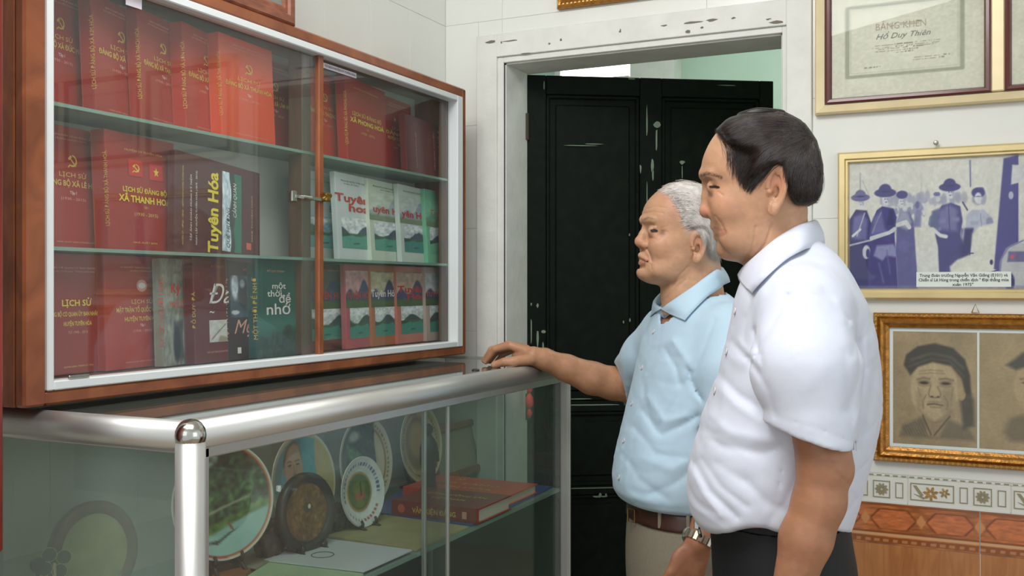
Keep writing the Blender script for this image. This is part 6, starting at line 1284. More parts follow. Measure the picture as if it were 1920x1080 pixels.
# arms (one continuous surface from shoulder to fingertips)
bS = BTf.S
def hand_pts(w, d, nrm_, side, s=1.0, curl=0.35):
    """wrist point, direction to fingers, palm normal, thumb side"""
    w = np.asarray(w, float); d = d / np.linalg.norm(d); n_ = nrm_ - d * (nrm_ @ d); n_ /= np.linalg.norm(n_); sd = np.cross(d, n_) * side; out = []
    for i, (o_, ln) in enumerate([(-.027, .068), (-.009, .076), (.009, .071), (.026, .056)]):
        k = w + d * (.088 - abs(o_) * .25) * s + sd * o_ * s; a = k + (d * math.cos(curl) + n_ * math.sin(curl)) * ln * .5 * s; b = a + (d * math.cos(curl * 2.2) + n_ * math.sin(curl * 2.2)) * ln * .5 * s; out.append(([w + d * .03 * s + sd * o_ * .5 * s, k, a, b], [.014 * s, .0098 * s, .0086 * s, .0072 * s]))
    t0_ = w + d * .02 * s - sd * .02 * s; t1 = w + d * .058 * s - sd * .043 * s + n_ * .012 * s; t2 = w + d * .088 * s - sd * .050 * s + n_ * .022 * s; out.append(([t0_, t1, t2], [.016 * s, .011 * s, .0088 * s]))
    return out, (w + d * .05 * s, sd, d, n_)
def hand_sdf(P, hp, pal, s=1.0):
    c, sd, d, n_ = pal; e = ell3(P, c, (.048 * s, .040 * s, .0155 * s), np.stack([d, sd, n_], 1))
    fd = None
    for pts, rs in hp: q = chain(P, pts, rs, 0.003); e = smin(e, q, 0.006) if fd is None and len(pts) == 3 else smin(e, q, 0.0045)
    return e
shN = bS(1512, 590, .165); elN = bS(1546, 872, .205); f1 = bS(1536, 940, .208); f2 = bS(1511, 1010, .212); wr = bS(1478, 1130, .215)
hp, pal = hand_pts(wr, wr - f2, np.array([0.2, -1.0, 0]), -1)
def arm_tn(P):
    d = chain(P, [shN, elN], [.050, .0365], .01); d = smin(d, chain(P, [elN, f1, f2, wr], [.0345, .0345, .0345, .025], .012), .012)
    d = smin(d, ell3(P, bS(1578, 886, .205), (.012, .012, .014)), .014)
    d = smin(d, hand_sdf(P, hp, pal), .02); x, y, t = proj(BTf.wor(P))
    return d + 0.0012 * np.exp(-(linesd(x, y, [(1560, 880), (1578, 897), (1590, 905)]) / 2.5) ** 2) + 0.0012 * np.exp(-(linesd(x, y, [(1556, 868), (1575, 874), (1590, 880)]) / 2.5) ** 2) - 0.0010 * np.exp(-(linesd(x, y, [(1545, 930), (1530, 1000), (1515, 1075)]) / 5) ** 2)
V2, F2 = nets(arm_tn, (-0.24, .10, -0.68), (0.22, .32, 0.02), 0.0032); V2 = smoothmesh(V2, F2, 1)
c2 = np.tile(np.array([166., 116, 86]), (len(V2), 1)) * (1 + 0.16 * (fbm(V2[:, 0] * 40, V2[:, 2] * 40, 4) - 0.5) + 0.10 * (fbm(V2[:, 0] * 150, V2[:, 2] * 150, 5) - 0.5))[:, None]
parts.append((BTf.wor(V2), F2, c2))
elF = bS(1500, 870, -.21); wrF = bS(1490, 1110, -.20); hpF, palF = hand_pts(wrF, wrF - elF, np.array([0.2, 1.0, 0]), 1)
fA = lambda P: smin(chain(P, [bS(1512, 590, -.165), elF, wrF], [.050, .037, .026], .012), hand_sdf(P, hpF, palF), .02)
V3, F3 = nets(fA, (-0.22, -.34, -0.68), (0.2, -.10, 0.02), 0.005); parts.append((BTf.wor(V3), F3, np.tile(np.array([166., 116, 86]), (len(V3), 1))))
tl = loft_px(BTf, [(450, 1442, 1534, .050), (462, 1428, 1550, .072), (476, 1414, 1566, .100), (492, 1403, 1579, .130), (512, 1394, 1592, .155), (538, 1384, 1606, .176), (565, 1375, 1620, .188), (600, 1369, 1631, .190), (650, 1358, 1642, .185), (700, 1345, 1648, .180), (750, 1329, 1649, .178), (800, 1311, 1643, .178), (850, 1296, 1632, .178), (900, 1288, 1618, .178), (940, 1290, 1606, .174), (970, 1300, 1597, .168), (990, 1318, 1590, .160), (1000, 1340, 1580, .150)], 2.25)
# inner torso and legs of the body, under the clothes
pel = loft_px(BTf, [(890, 1322, 1586, .146), (1000, 1332, 1596, .155), (1060, 1335, 1606, .160), (1120, 1338, 1606, .160), (1180, 1350, 1596, .15)], 2.2)
cenT = (bS(1466, 900)[0]); inner = lambda P: smin(smax(tl(P, -0.014), bS(1466, 880)[2] - P[:, 2], .01), legs(BTf, lambda Q_: pel(Q_, -0.012), bS(1466, 1150)[2], cenT)(P) + 0.012, 0.02)
V4, F4 = nets(inner, (-0.3, -.3, -1.34), (0.3, .3, 0.06), 0.012); parts.append((BTf.wor(V4), F4, np.tile(np.array([180., 130, 98]), (len(V4), 1))))
Vb, Fb, Cb = join(parts); me = mesh_np('body', Vb - np.array(PT.location), Fb, Cb); link('body', me, 'skin_tall', PT, True)
for s in (1, -1): eyeball(HT, S_(1341.5, 351, .0315) * np.array([1, s, 1]), 0.0119, PT)
# shirt
sl0 = bS(1508, 585, .150); sl1 = bS(1510, 690, .188); sl2 = bS(1527, 830, .203); hA = bS(1452, 797, .2); hB = bS(1605, 850, .2); hn = np.array([-(hB[2] - hA[2]), 0, (hB[0] - hA[0])]); hn = hn / np.linalg.norm(hn); hn = hn if hn[2] < 0 else -hn
CRT = [([(1373, 641), (1398, 669), (1425, 700)], -0.0025, 9.5), ([(1385, 640), (1410, 668), (1430, 690)], 0.0019, 8.1), ([(1348, 702), (1387, 741), (1431, 769)], -0.0031, 10.8), ([(1342, 722), (1380, 760), (1425, 790)], 0.0025, 12.2), ([(1309, 797), (1353, 835), (1431, 850), (1465, 838)], -0.0037, 14.9), ([(1330, 780), (1370, 812), (1440, 826)], 0.0031, 16.2), ([(1303, 869), (1331, 919), (1381, 969)], -0.0031, 8.1), ([(1296, 880), (1318, 925), (1350, 965)], 0.0025, 8.1), ([(1317, 862), (1353, 914), (1400, 950)], -0.0025, 8.1), ([(1345, 870), (1400, 905), (1440, 950)], -0.0019, 12.2), ([(1609, 640), (1612, 700), (1590, 770)], -0.0031, 8.1), ([(1625, 640), (1628, 720), (1605, 800)], 0.0025, 9.5), ([(1642, 690), (1630, 760), (1612, 840)], -0.0025, 8.1), ([(1620, 800), (1590, 880), (1560, 940)], -0.0019, 10.8), ([(1571, 566), (1583, 590), (1596, 608)], 0.0031, 12.2), ([(1545, 545), (1572, 575), (1592, 600)], -0.0019, 6.8), ([(1590, 610), (1603, 640), (1600, 665)], -0.0031, 9.5), ([(1475, 553), (1500, 550), (1531, 552), (1560, 572), (1592, 600)], -0.0018, 2.2), ([(1475, 553), (1460, 590), (1428, 640), (1412, 680)], -0.0025, 5.4), ([(1440, 540), (1455, 520), (1476, 500)], -0.0019, 8.1), ([(1418, 560), (1400, 600), (1394, 640)], -0.0019, 9.5), ([(1415, 620), (1420, 650), (1430, 690)], -0.0031, 6.8), ([(1470, 865), (1460, 915), (1448, 969)], -0.0012, 2.0), ([(1396, 672), (1412, 668), (1432, 664)], -.0014, 1.6), ([(1415, 690), (1440, 730), (1452, 775)], -0.0025, 8.1), ([(1360, 690), (1354, 760), (1350, 800)], 0.0016, 13.5), ([(1540, 690), (1545, 740), (1560, 790)], 0.0019, 18.9), ([(1480, 600), (1500, 700), (1500, 790)], 0.0016, 21.6), ([(1585, 660), (1592, 730), (1598, 800)], -0.0016, 9.5), ([(1452, 783), (1530, 802), (1605, 833)], -0.0011, 1.6), ([(1383, 545), (1376, 600), (1352, 690), (1310, 800), (1296, 880)], -0.0010, 2.0), ([(1400, 900), (1440, 940), (1500, 970)], -0.0019, 13.5), ([(1500, 880), (1480, 930), (1440, 985)], -0.0019, 12.2)]
crT = creases(BTf, CRT)
def folds(P, s):
    a = (P[:, 0] + P[:, 1] * .5); z = P[:, 2]
    soft = 0.0022 * (fbm(a * 16 + z * 9, z * 7 - a * 5, s, 3) - 0.5) * 2
    rid = 1 - np.abs(fbm(a * 13 - z * 15, z * 6 + a * 4 + P[:, 1] * 5, s + 20, 2) - 0.5) * 9
    rid2 = 1 - np.abs(fbm(a * 10 + z * 20, z * 5 - a * 8 + P[:, 1] * 5, s + 31, 2) - 0.5) * 9
    tw_ = np.clip((-0.02 - z) / 0.08, 0, 1) * np.clip((0.17 - np.abs(P[:, 1])) / 0.05, 0.15, 1)
    return soft + (0.0012 * np.clip(rid, 0, 1) ** 1.2 - 0.0011 * np.clip(rid2, 0, 1) ** 1.2) * tw_
def shirt_t(P):
    dt = tl(P) ; M = P.copy(); M[:, 1] = np.abs(M[:, 1])
    sl = smin(cap(M, sl0, sl1, .066, .0735), cap(M, sl1, sl2, .0735, .0600), .02); sin_ = cap(M, bS(1520, 760, .197), bS(1529, 870, .205), .056, .050)
    d_pl = (M - hA) @ hn
    sl = smax(smax(sl, d_pl, .003), -smax(sin_, -0.035 - d_pl, .004), .003)
    kk = .004 + .016 * np.clip((P[:, 2] + .075) / .06, 0, 1); d = smin(dt, sl, kk)
    ncut = nl_b(P); d = smax(d, -ncut, .006)
    x, y, t = proj(BTf.wor(P)); d = smax(d, np.where(P[:, 1] > 0, (y - 996 + 5 * np.sin(x * .05)) * 0.0007, -1), .006)
    return d - crT(P) - folds(P, 3)
def nl_b(P): return nl(HT.loc(BTf.wor(P)), 0.004) 
V, F = nets(shirt_t, (-0.26, -.31, bS(1460, 1010)[2]), (0.26, .31, 0.12), 0.0034); V = smoothmesh(V, F, 1)
ST = place(BTf, 'shirt', V, F, 'shirt_grey', PT)
hd_b = lambda P: head_t(HT.loc(BTf.wor(P)), False)
collar(BTf, 'collar', [(1389, 516, .004), (1402, 500), (1419, 482), (1455, 452), (1489, 430), (1511, 421), (1527, 416, 0)], [(1416, 551), (1430, 536), (1448, 518), (1477, 492), (1508, 474), (1532, 462, .03), (1545, 456, 0)], 'shirt_grey', PT, hd_b, lambda P: np.minimum(shirt_t(P), hd_b(P)), 1.25)
def buttons(fr, func, pts, t0, parent, r=0.0055):
    P, b = march(func, fr, [p[0] for p in pts], [p[1] for p in pts], t0)
    for p in P:
        e = 0.003; g = np.array([func(np.array([p + d_]))[0] - func(np.array([p - d_]))[0] for d_ in np.eye(3) * e]); g /= np.linalg.norm(g) + 1e-9
        W = fr.wor(p + g * 0.0006); gw = g[0] * fr.f + g[1] * fr.L + g[2] * UP; M = Matrix.Translation(Vector(W - np.array(parent.location))) @ Vector(-gw).to_track_quat('Y', 'Z').to_matrix().to_4x4()
        mb = MB(); mb.lathe([(r, 0), (r, .0014), (r * .8, .0020), (r * .6, .0014), (.0005, .0014)], 16, M=M); fixn(mb.build('button', 'button', parent, False))
buttons(BTf, shirt_t, [(1379, 584), (1363, 660), (1341, 733)], 1.3, PT)
pv = legs(BTf, pel, bS(1466, 1150)[2], cenT); ztr = bS(1466, 905)[2]
trT = lambda P: smax(pv(P) - 0.0015 * (fbm(P[:, 0] * 20, P[:, 2] * 6, 2) - .5), P[:, 2] - ztr, .003)
V, F = nets(trT, (-0.3, -.3, -1.34), (0.3, .3, ztr + .02), 0.008); place(BTf, 'trousers', V, F, 'trouser_black', PT)
zb_ = bS(1466, 962)[2]
belt = lambda P: smax(smax(pel(P, .004), P[:, 2] - zb_, .002), zb_ - .036 - P[:, 2], .002)
V, F = nets(belt, (-0.3, -.3, ztr - .05), (0.3, .3, ztr + .02), 0.005); place(BTf, 'belt', V, F, 'belt_black', PT)
kb = BTf.wor(bS(1309, 985, .012)) - np.array(PT.location)
mb = MB(); mb.box(kb - .006, kb + (.004, .006, .008), c=.002); mb.tube([kb + (0, 0, 0), kb + (.003, -.002, -.012), kb + (.004, 0, -.018)], .003, 8); mb.build('key_clip', 'chrome', PT)['label'] = 'shiny metal key clip at the belt'
for s in (1, -1): shoe(BTf, cenT, s * .10, PT)
# hair: a cap of hair plus single strands
def cap_t(P):
    M = P.copy(); M[:, 1] = np.abs(M[:, 1]); x, y, t = proj(HT.wor(M)); off = 0.0135
    return smax(hl(P, 0.0) - off * (1 + 0.25 * (fbm(x * .05 + y * .02, y * .07 - x * .03, 5, 3) - .5)), polysd(x, y, hairT) * 0.00085, .006)
V, F = nets(cap_t, (S_(1560, 300)[0], -0.105, S_(1400, 395)[2]), (S_(1325, 300)[0], 0.105, S_(1400, 190)[2]), 0.0024); place(HT, 'hair', V, F, 'hair_black', PT)
ht = lambda P: np.minimum(cap_t(P), head_t(P, False))
GT = [[(1500, 232), (1460, 211), (1400, 217), (1343, 243)], [(1508, 240), (1465, 228), (1405, 234), (1352, 258)], [(1512, 248), (1470, 246), (1415, 254), (1372, 274)], [(1515, 256), (1472, 262), (1428, 288), (1388, 342)], [(1518, 262), (1478, 280), (1440, 304), (1404, 362)], [(1519, 265), (1490, 288), (1452, 300), (1430, 330)]]
V, F = strands(HT, ht, GT, 2300, 1.40, r=.00042, jit=3.2, rngs=3); hs = place(HT, 'hair_strands', V, F, 'hair_black_strand', PT); stuff(hs)
GT2 = [[(1519, 260), (1495, 272), (1474, 290), (1466, 312)], [(1518, 258), (1502, 285), (1482, 325), (1486, 376)], [(1522, 262), (1512, 300), (1500, 345), (1500, 384)], [(1526, 266), (1526, 310), (1518, 350), (1516, 383)], [(1528, 270), (1538, 315), (1540, 350), (1533, 378)]]
V, F = strands(HT, ht, GT2, 1300, 1.40, r=.00042, jit=3.0, rngs=4); stuff(place(HT, 'hair_strands', V, F, 'hair_black_strand', PT))
GT3 = [[(1352, 262), (1362, 280), (1366, 300), (1362, 318)], [(1375, 268), (1384, 290), (1380, 318), (1384, 345)], [(1402, 280), (1402, 310), (1396, 340), (1400, 362)]]
V, F = strands(HT, ht, GT3, 150, 1.40, r=.0003, jit=3.0, rngs=5, lift=.001); stuff(place(HT, 'hair_strands', V, F, 'hair_black_strand', PT))

# ================================================================ older man with white hair
HO = Fr(Q(1290, 540, 2.23), 7.0); BO = Fr(Q(1303, 540, 2.25), 12.0); so = HO.S; bo = BO.S
foot = BO.wor(np.array([0, 0, -1.36])); PO = thing('person', 'older man with thin white hair and light blue shirt, hand on the display case', 'person', (foot[0], foot[1], 0.0))
hlo = loft_px(HO, [(343, 1268, 1295, .012), (346, 1252, 1316, .030), (352, 1242, 1330, .045), (362, 1230, 1342, .060), (376, 1217, 1350, .070), (392, 1208.5, 1355, .0745), (404, 1205.5, 1357, .076), (414, 1205, 1357, .076), (424, 1208, 1357, .0755), (436, 1211, 1355, .0745), (450, 1211, 1352, .073), (462, 1208, 1348, .070), (474, 1205, 1343, .067), (486, 1203, 1334, .064), (498, 1201, 1322, .059), (508, 1199, 1310, .052), (518, 1201, 1296, .043), (526, 1207, 1280, .031), (532, 1218, 1262, .018), (535, 1230, 1246, .006)], 2.3)
nlo = loft_px(HO, [(440, 1290, 1340, .045), (460, 1278, 1343, .050), (485, 1266, 1346, .053), (510, 1252, 1350, .055), (530, 1243, 1352, .056), (550, 1240, 1355, .058), (575, 1243, 1358, .060), (640, 1248, 1358, .062)], 2.2)
def head_o(P, detail=True):
    M = P.copy(); M[:, 1] = np.abs(P[:, 1]); d = smin(hlo(P), nlo(P), 0.014)
    d = smin(d, ell3(M, so(1238, 462, .043), (.022, .019, .022)), 0.018); d = smin(d, ell3(M, so(1252, 508, .040), (.03, .014, .018)), 0.018)
    d = smax(d, -sph(M, so(1213, 433, .036), 0.0135), 0.012)
    d = smin(d, cap(M, so(1208, 411, .008), so(1225, 413, .042), .0062, .005), 0.010)
    d = smin(d, sph(M, so(1225.5, 433, .0315), 0.0125), 0.004); d = smin(d, cap(M, so(1219, 427, .022), so(1229, 427, .044), .0026, .0026), 0.004); d = smin(d, cap(M, so(1218, 441, .024), so(1230, 443, .042), .003, .003), 0.006)
    d = smin(d, chain(M, [so(1210, 425, 0), so(1205.5, 440, 0), so(1201.5, 451, 0)], [.0062, .0088, .011], 0.004), 0.008)
    d = smin(d, sph(M, so(1200, 453.5, 0), .0115), 0.006); d = smin(d, sph(M, so(1209, 459, .0145), .0085), 0.006); d = smax(d, -ell3(M, so(1204, 466, .007), (.0045, .0035, .004)), 0.002)
    d = smin(d, cap(M, so(1202.5, 479, 0), so(1213, 488, .025), .0075, .0035), 0.006); d = smin(d, cap(M, so(1203, 493, 0), so(1214, 493, .024), .0070, .003), 0.006)
    d = smax(d, -cap(M, so(1195, 487, 0), so(1215, 491, .029), .0015, .0015), 0.003)
    d = smin(d, ell3(P, so(1209, 512, 0), (.016, .022, .013)), 0.012); d = smax(d, -cap(M, so(1200, 501, 0), so(1207, 501, .02), .003, .003), 0.006)
    u = np.array([math.cos(rotE), -math.sin(rotE), 0.05]); u /= np.linalg.norm(u); v = np.array([-0.16, 0.05, 1.0]); v -= u * (u @ v); v /= np.linalg.norm(v); nn = np.cross(u, v); nn = nn if nn[1] > 0 else -nn
    d = smin(d, ear(M, so(1310, 461, .0765), u, v, nn, .0150, .0310), 0.005)
    if detail:
        x, y, t = proj(HO.wor(M)); g = 0
        for L, a, w_ in (([(1213, 466), (1219, 478), (1222, 490)], .0020, 2), ([(1220, 495), (1222, 505)], .0010, 2), ([(1240, 428), (1250, 424)], .0007, 1.4), ([(1240, 433), (1252, 435)], .0007, 1.4), ([(1222, 446), (1232, 449), (1240, 445)], .0010, 1.6), ([(1212, 392), (1230, 387), (1248, 390)], .0006, 1.5), ([(1208, 400), (1226, 397), (1244, 400)], .0006, 1.5), ([(1260, 535), (1275, 515), (1290, 500)], .0012, 2.5), ([(1250, 560), (1268, 540), (1285, 525)], .0012, 2.5)): g = g + a * np.exp(-(linesd(x, y, L) / w_) ** 2)
        d = d + g
    return d
V, F = nets(head_o, (so(1368, 450)[0], -0.10, so(1300, 590)[2]), (so(1182, 455)[0], 0.10, so(1280, 335)[2]), 0.0016)
colO = skincol(HO, V, (193, 151, 117), [(1197, 452, 10, .22), (1310, 455, 16, .25), (1235, 460, 20, .12), (1262, 372, 26, .25)], [([(1207, 412), (1216, 408), (1228, 411)], 2.2)], [[(1221, 432), (1226, 430.5), (1232, 433)], [(1222, 434), (1227, 434), (1231, 434)]], [([(1197, 483), (1205, 486), (1214, 489)], 2.0), ([(1198, 491), (1207, 493), (1213, 491)], 2.4)], 7, lipc=(150, 92, 84), browc=(110, 92, 80))
M_ = V.copy(); M_[:, 1] = np.abs(M_[:, 1]); x, y, t = proj(HO.wor(M_))
colO = tint(colO, 0.75 * np.exp(-(((x - 1242) ** 2 + (y - 436) ** 2) / 36)), (98, 62, 40)); colO = tint(colO, 0.4 * np.exp(-(((x - 1262) ** 2 + (y - 405) ** 2) / 60)), (150, 110, 88))
hairO = [(1240, 356), (1256, 362), (1268, 380), (1280, 398), (1284, 420), (1290, 436), (1300, 432), (1316, 430), (1326, 438), (1328, 455), (1324, 480), (1332, 492), (1346, 500), (1366, 480), (1368, 400), (1350, 350), (1290, 330), (1250, 338)]
colO = tint(colO, np.clip(0.5 - polysd(x, y, hairO) / 22, 0, 1) * 0.72, (176, 164, 154))
parts = [(HO.wor(V), F, colO)]
QO = BO.Q
shR = QO(1236, 625, 2.40); elR = QO(1186, 726, 2.55)
hA_ = [QO(1150, 719, 2.545), QO(1110, 709, 2.535), QO(1062, 690, 2.52), QO(1022, 674, 2.505), QO(1000, 668, 2.50)]
fing = [([(985, 658, 2.505), (957, 648, 2.515), (928, 655, 2.53), (911, 678, 2.55)], [.014, .0105, .0090, .0072]),
        ([(985, 656, 2.525), (953, 647, 2.535), (922, 656, 2.55), (908, 676, 2.565)], [.014, .0105, .0092, .0074]),
        ([(988, 657, 2.545), (957, 650, 2.555), (930, 660, 2.57), (918, 677, 2.58)], [.013, .0100, .0088, .0072]),
        ([(990, 660, 2.56), (963, 655, 2.573), (942, 665, 2.585), (931, 679, 2.59)], [.012, .0090, .0078, .0066]),
        ([(994, 674, 2.485), (968, 677, 2.475), (945, 679, 2.475), (927, 684, 2.485)], [.015, .0125, .0105, .0088])]
def arm_or(P):
    d = chain(P, [shR, elR], [.048, .040], .01); d = smin(d, chain(P, [elR] + hA_, [.040, .041, .0405, .033, .0255, .0245], .01), .012)
    d = smin(d, ell3(P, QO(982, 667, 2.525), (.030, .034, .019), None), .014)
    for pts, rs in fing: d = smin(d, chain(P, [QO(*p) for p in pts], rs, .003), .005)
    d = smin(d, sph(P, QO(1022, 664, 2.515), .012), .012)   # wrist bone
    return d
Al = np.array([shR, elR, QO(905, 690, 2.6), QO(905, 640, 2.45), QO(1180, 760, 2.5)]); V2, F2 = nets(arm_or, Al.min(0) - .05, Al.max(0) + .05, 0.0024); V2 = smoothmesh(V2, F2, 1)
def armcol(V, b, s): return np.tile(np.array(b, float), (len(V), 1)) * (1 + 0.16 * (fbm(V[:, 0] * 40, V[:, 2] * 40 + V[:, 1] * 30, s) - 0.5) + 0.10 * (fbm(V[:, 0] * 150, V[:, 2] * 150, s + 1) - 0.5))[:, None]
c2 = armcol(V2, (178, 130, 98), 3); x, y, t = proj(BO.wor(V2)); 
for tx, ty in ((909, 681), (925, 685), (906, 679)): c2 = tint(c2, 0.5 * np.exp(-((x - tx) ** 2 + (y - ty) ** 2) / 16), (206, 160, 138))
parts.append((BO.wor(V2), F2, c2))
shL = QO(1372, 630, 2.10); elL = QO(1372, 875, 2.04); wrL = QO(1310, 1016, 2.0); hdir = QO(1262, 1110, 1.99) - wrL
hpL, palL = hand_pts(wrL, hdir, np.array([0.1, -1.0, 0.0]), -1, 0.95, 0.3)
arm_ol = lambda P: smin(chain(P, [shL, elL, QO(1340, 950, 2.02), wrL], [.046, .037, .036, .0255], .012), hand_sdf(P, hpL, palL, .95), .014)
Al = np.array([shL, elL, wrL, wrL + hdir * 1.3]); V3, F3 = nets(arm_ol, Al.min(0) - .09, Al.max(0) + .09, 0.0032); V3 = smoothmesh(V3, F3, 1); parts.append((BO.wor(V3), F3, armcol(V3, (160, 108, 80), 9)))
zz = lambda py, t=2.2: -(py - 540) / FPX * t
tlo = Loft([(zz(541), .030, -.055, .050), (zz(552), .045, -.07, .075), (zz(566), .060, -.085, .105), (zz(585), .075, -.10, .140), (zz(610), .088, -.11, .165), (zz(640), .102, -.115, .176), (zz(680), .116, -.12, .178), (zz(720), .128, -.12, .176), (zz(760), .141, -.12, .174), (zz(800), .154, -.12, .172), (zz(840), .167, -.12, .172), (zz(880), .177, -.12, .172), (zz(910), .180, -.12, .170), (zz(932), .174, -.118, .164), (zz(946), .156, -.112, .155), (zz(952), .132, -.10, .140)], 2.2)
pelO = Loft([(zz(925), .135, -.105, .145), (zz(960), .142, -.110, .152), (zz(1000), .146, -.118, .158), (zz(1060), .148, -.122, .162), (zz(1130), .142, -.12, .16), (zz(1200), .12, -.11, .15)], 2.25)
innO = lambda P: smin(smax(tlo(P, -0.014), zz(890) - P[:, 2], .01), legs(BO, lambda q: pelO(q, -.012), zz(1180), 0.01)(P) + .012, .02)
V4, F4 = nets(innO, (-0.3, -.3, -1.34), (0.3, .3, 0.03), 0.012); parts.append((BO.wor(V4), F4, armcol(V4, (180, 132, 102), 2)))
Vb, Fb, Cb = join(parts); me = mesh_np('body', Vb - np.array(PO.location), Fb, Cb); link('body', me, 'skin_old', PO, True)
for s in (1, -1): eyeball(HO, so(1226, 433, .0315) * np.array([1, s, 1]), 0.0117, PO, (1, .2, -.1))
CRO = [([(1247, 655), (1268, 690), (1275, 720)], -.004, 5), ([(1262, 640), (1285, 672), (1292, 690)], .004, 7), ([(1290, 690), (1300, 725), (1318, 752)], -.006, 4), ([(1236, 800), (1262, 760), (1288, 712)], -.003, 5), ([(1205, 770), (1240, 815), (1275, 800), (1310, 780)], -.005, 6), ([(1215, 745), (1245, 790), (1285, 780)], .004, 8), ([(1200, 690), (1214, 770), (1230, 810)], -.003, 6), ([(1190, 800), (1230, 850), (1290, 860)], -.003, 8), ([(1170, 850), (1200, 900), (1250, 935)], -.003, 8), ([(1160, 900), (1185, 930), (1230, 945)], .002, 8), ([(1226, 606), (1222, 640), (1203, 700), (1184, 765), (1170, 840), (1163, 925)], -.0014, 2), ([(1240, 605), (1236, 640), (1218, 700), (1200, 765), (1186, 840), (1178, 925)], -.0010, 2), ([(1240, 670), (1290, 672), (1296, 740)], -.0008, 1.6), ([(1340, 600), (1318, 660), (1300, 700)], -.0025, 4), ([(1300, 880), (1260, 910), (1220, 925)], -.003, 8), ([(1205, 860), (1260, 880), (1310, 850)], .003, 10)]
crO = creases(BO, CRO); slR = QO(1158, 690, 2.5); slR2 = QO(1177, 757, 2.5); hd = QO(1140, 712, 2.545) - elR; hd = hd / np.linalg.norm(hd); ln_ = slR2 - slR; hn2 = hd - ln_ * (hd @ ln_) / (ln_ @ ln_); hn2 /= np.linalg.norm(hn2)
slL0 = QO(1368, 626, 2.12); slL1 = QO(1368, 700, 2.08); slL2 = QO(1366, 800, 2.06)
def shirt_o(P):
    d = tlo(P); sl = smin(cap(P, QO(1252, 622, 2.37), QO(1212, 668, 2.45), .062, .058), cap(P, QO(1212, 668, 2.45), QO(1165, 724, 2.55), .058, .053), .02); dp = (P - slR) @ hn2
    sl = smax(smax(sl, dp, .003), -smax(cap(P, elR, QO(1130, 715, 2.545), .049, .049), -.03 - dp, .004), .003)
    sL = smin(cap(P, slL0, slL1, .066, .064), cap(P, slL1, slL2, .062, .060), .02); sL = smax(sL, slL2[2] + .0 - P[:, 2], .003); sL = smax(sL, -smax(cap(P, slL1, slL2 - (0, 0, .05), .05, .054), P[:, 2] - slL2[2] - .03, .004), .003)
    d = smin(smin(d, sl, .02), sL, .02); d = smax(d, -nlo(HO.loc(BO.wor(P)), .004), .006)
    return d - crO(P) - folds(P, 8) * .9
V, F = nets(shirt_o, (-0.26, -.34, zz(958)), (0.30, .34, 0.03), 0.0046); V = smoothmesh(V, F, 1); place(BO, 'shirt', V, F, 'shirt_blue', PO)
hd_o = lambda P: head_o(HO.loc(BO.wor(P)), False)
collar(BO, 'collar', [(1243, 580, .002), (1256, 571), (1275, 557), (1303, 537), (1328, 517), (1340, 509), (1352, 503, 0)], [(1287, 603), (1296, 592), (1309, 578), (1328, 559), (1346, 541), (1356, 534, .04), (1368, 529, 0)], 'shirt_blue', PO, hd_o, lambda P: np.minimum(shirt_o(P), hd_o(P)), 1.85, drop=0.02)
buttons(BO, shirt_o, [(1226, 622), (1204, 689), (1185, 756), (1170, 826), (1161, 895)], 1.95, PO, .0055)
pvO = legs(BO, pelO, zz(1180), 0.01); ztO = zz(948)
V, F = nets(lambda P: smax(pvO(P), P[:, 2] - ztO, .003), (-0.3, -.3, -1.34), (0.3, .3, ztO + .02), 0.008); place(BO, 'trousers', V, F, 'trouser_khaki', PO)
V, F = nets(lambda P: smax(smax(pelO(P, .0045), P[:, 2] - ztO - .003, .002), ztO - .037 - P[:, 2], .002), (-0.3, -.3, ztO - .06), (0.3, .3, ztO + .02), 0.0045); place(BO, 'belt', V, F, 'belt_brown', PO)
PB_, b_ = march(lambda P: pelO(P, .005), BO, [1237, 1290], [966, 966], 1.9)
for p in PB_:
    W = BO.wor(p) - np.array(PO.location); mb = MB(); mb.tube([W + (0, 0, .026), W + (0.001, -0.003, 0), W + (0, 0, -.026)], .0042, 8); mb.build('belt_loop', 'trouser_khaki', PO)
PB_, b_ = march(lambda P: pelO(P, .006), BO, [1190], [968], 1.9); W = BO.wor(PB_[0]) - np.array(PO.location); mb = MB(); mb.tube([W + (0, 0, .014), W + (-.018, .008, .014), W + (-.018, .008, -.014), W + (0, 0, -.014), W + (0, 0, .014)], .002, 8); mb.build('buckle', 'brass', PO)
for s in (1, -1): shoe(BO, 0.0, s * .10, PO)
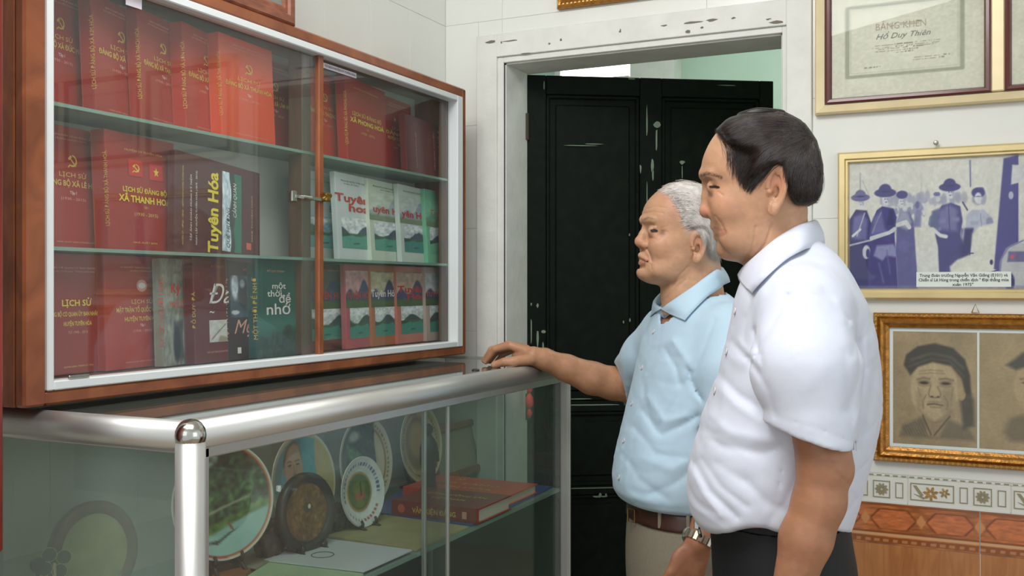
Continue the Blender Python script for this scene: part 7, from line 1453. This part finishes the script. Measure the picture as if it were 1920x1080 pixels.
# wrist watch bracelet made of links
wd_ = wrL - QO(1340, 950, 2.02); wd_ /= np.linalg.norm(wd_); a1 = np.cross(wd_, [0, 0, 1.0]); a1 /= np.linalg.norm(a1); a2 = np.cross(wd_, a1)
wo = thing('wristwatch', 'steel bracelet watch on the older man\'s left wrist beside the black trousers', 'watch', tuple(BO.wor(wrL - wd_ * .006)))
WL_ = BO.wor(wrL - wd_ * .006); tw = lambda v: v[0] * BO.f + v[1] * BO.L + v[2] * UP
bm_ = MB()
for k in range(18):
    a = 2 * PI * k / 18; u_ = tw(math.cos(a) * a1 + math.sin(a) * a2); t_ = tw(-math.sin(a) * a1 + math.cos(a) * a2); w_ = tw(wd_); c = u_ * .0285
    q = []
    for su in (-.0022, .0022):
        for st in (-.0036, .0036):
            for sw in (-.008, .008): q.append(c + u_ * su + t_ * st + w_ * sw)
    lb_ = MB(); lb_.add([p for p in q], [(0, 1, 3, 2), (4, 6, 7, 5), (0, 4, 5, 1), (2, 3, 7, 6), (0, 2, 6, 4), (1, 5, 7, 3)]); fixn(lb_.build('link', 'watch', wo))
cz_ = tw(-a1 if (tw(-a1) @ (CAMP - WL_)) < 0 else a1); 
mb = MB(); c = cz_ * .031; mm = Matrix.Translation(Vector(c)) @ Vector(-cz_).to_track_quat('Y', 'Z').to_matrix().to_4x4(); mb.lathe([(.017, -.003), (.017, .004), (.014, .006), (.0005, .006)], 24, M=mm); fixn(mb.build('case', 'watch', wo))
# white hair
def cap_o(P):
    M = P.copy(); M[:, 1] = np.abs(M[:, 1]); x, y, t = proj(HO.wor(M)); return smax(hlo(P) - .0055 * (1 + .4 * (fbm(x * .08, y * .08, 5, 3) - .5)), polysd(x, y, hairO) * .0012 + .007, .006)
V, F = nets(cap_o, (so(1375, 400)[0], -0.10, so(1300, 510)[2]), (so(1230, 400)[0], 0.10, so(1280, 330)[2]), 0.0026); place(HO, 'hair', V, F, 'hair_grey', PO)
ho = lambda P: np.minimum(cap_o(P), head_o(P, False))
GO = [[(1238, 357), (1270, 345), (1310, 350), (1345, 372)], [(1248, 362), (1285, 352), (1325, 370), (1352, 405)], [(1262, 374), (1295, 370), (1330, 395), (1355, 440)], [(1272, 390), (1300, 390), (1330, 415), (1354, 470)], [(1280, 408), (1300, 408), (1326, 432), (1346, 492)], [(1285, 428), (1300, 420), (1318, 428), (1332, 482)]]
V, F = strands(HO, ho, GO, 3600, 2.0, r=.00034, jit=4.0, rngs=11, lift=.003); stuff(place(HO, 'hair_strands', V, F, 'hair_white_strand', PO))
flush_text()
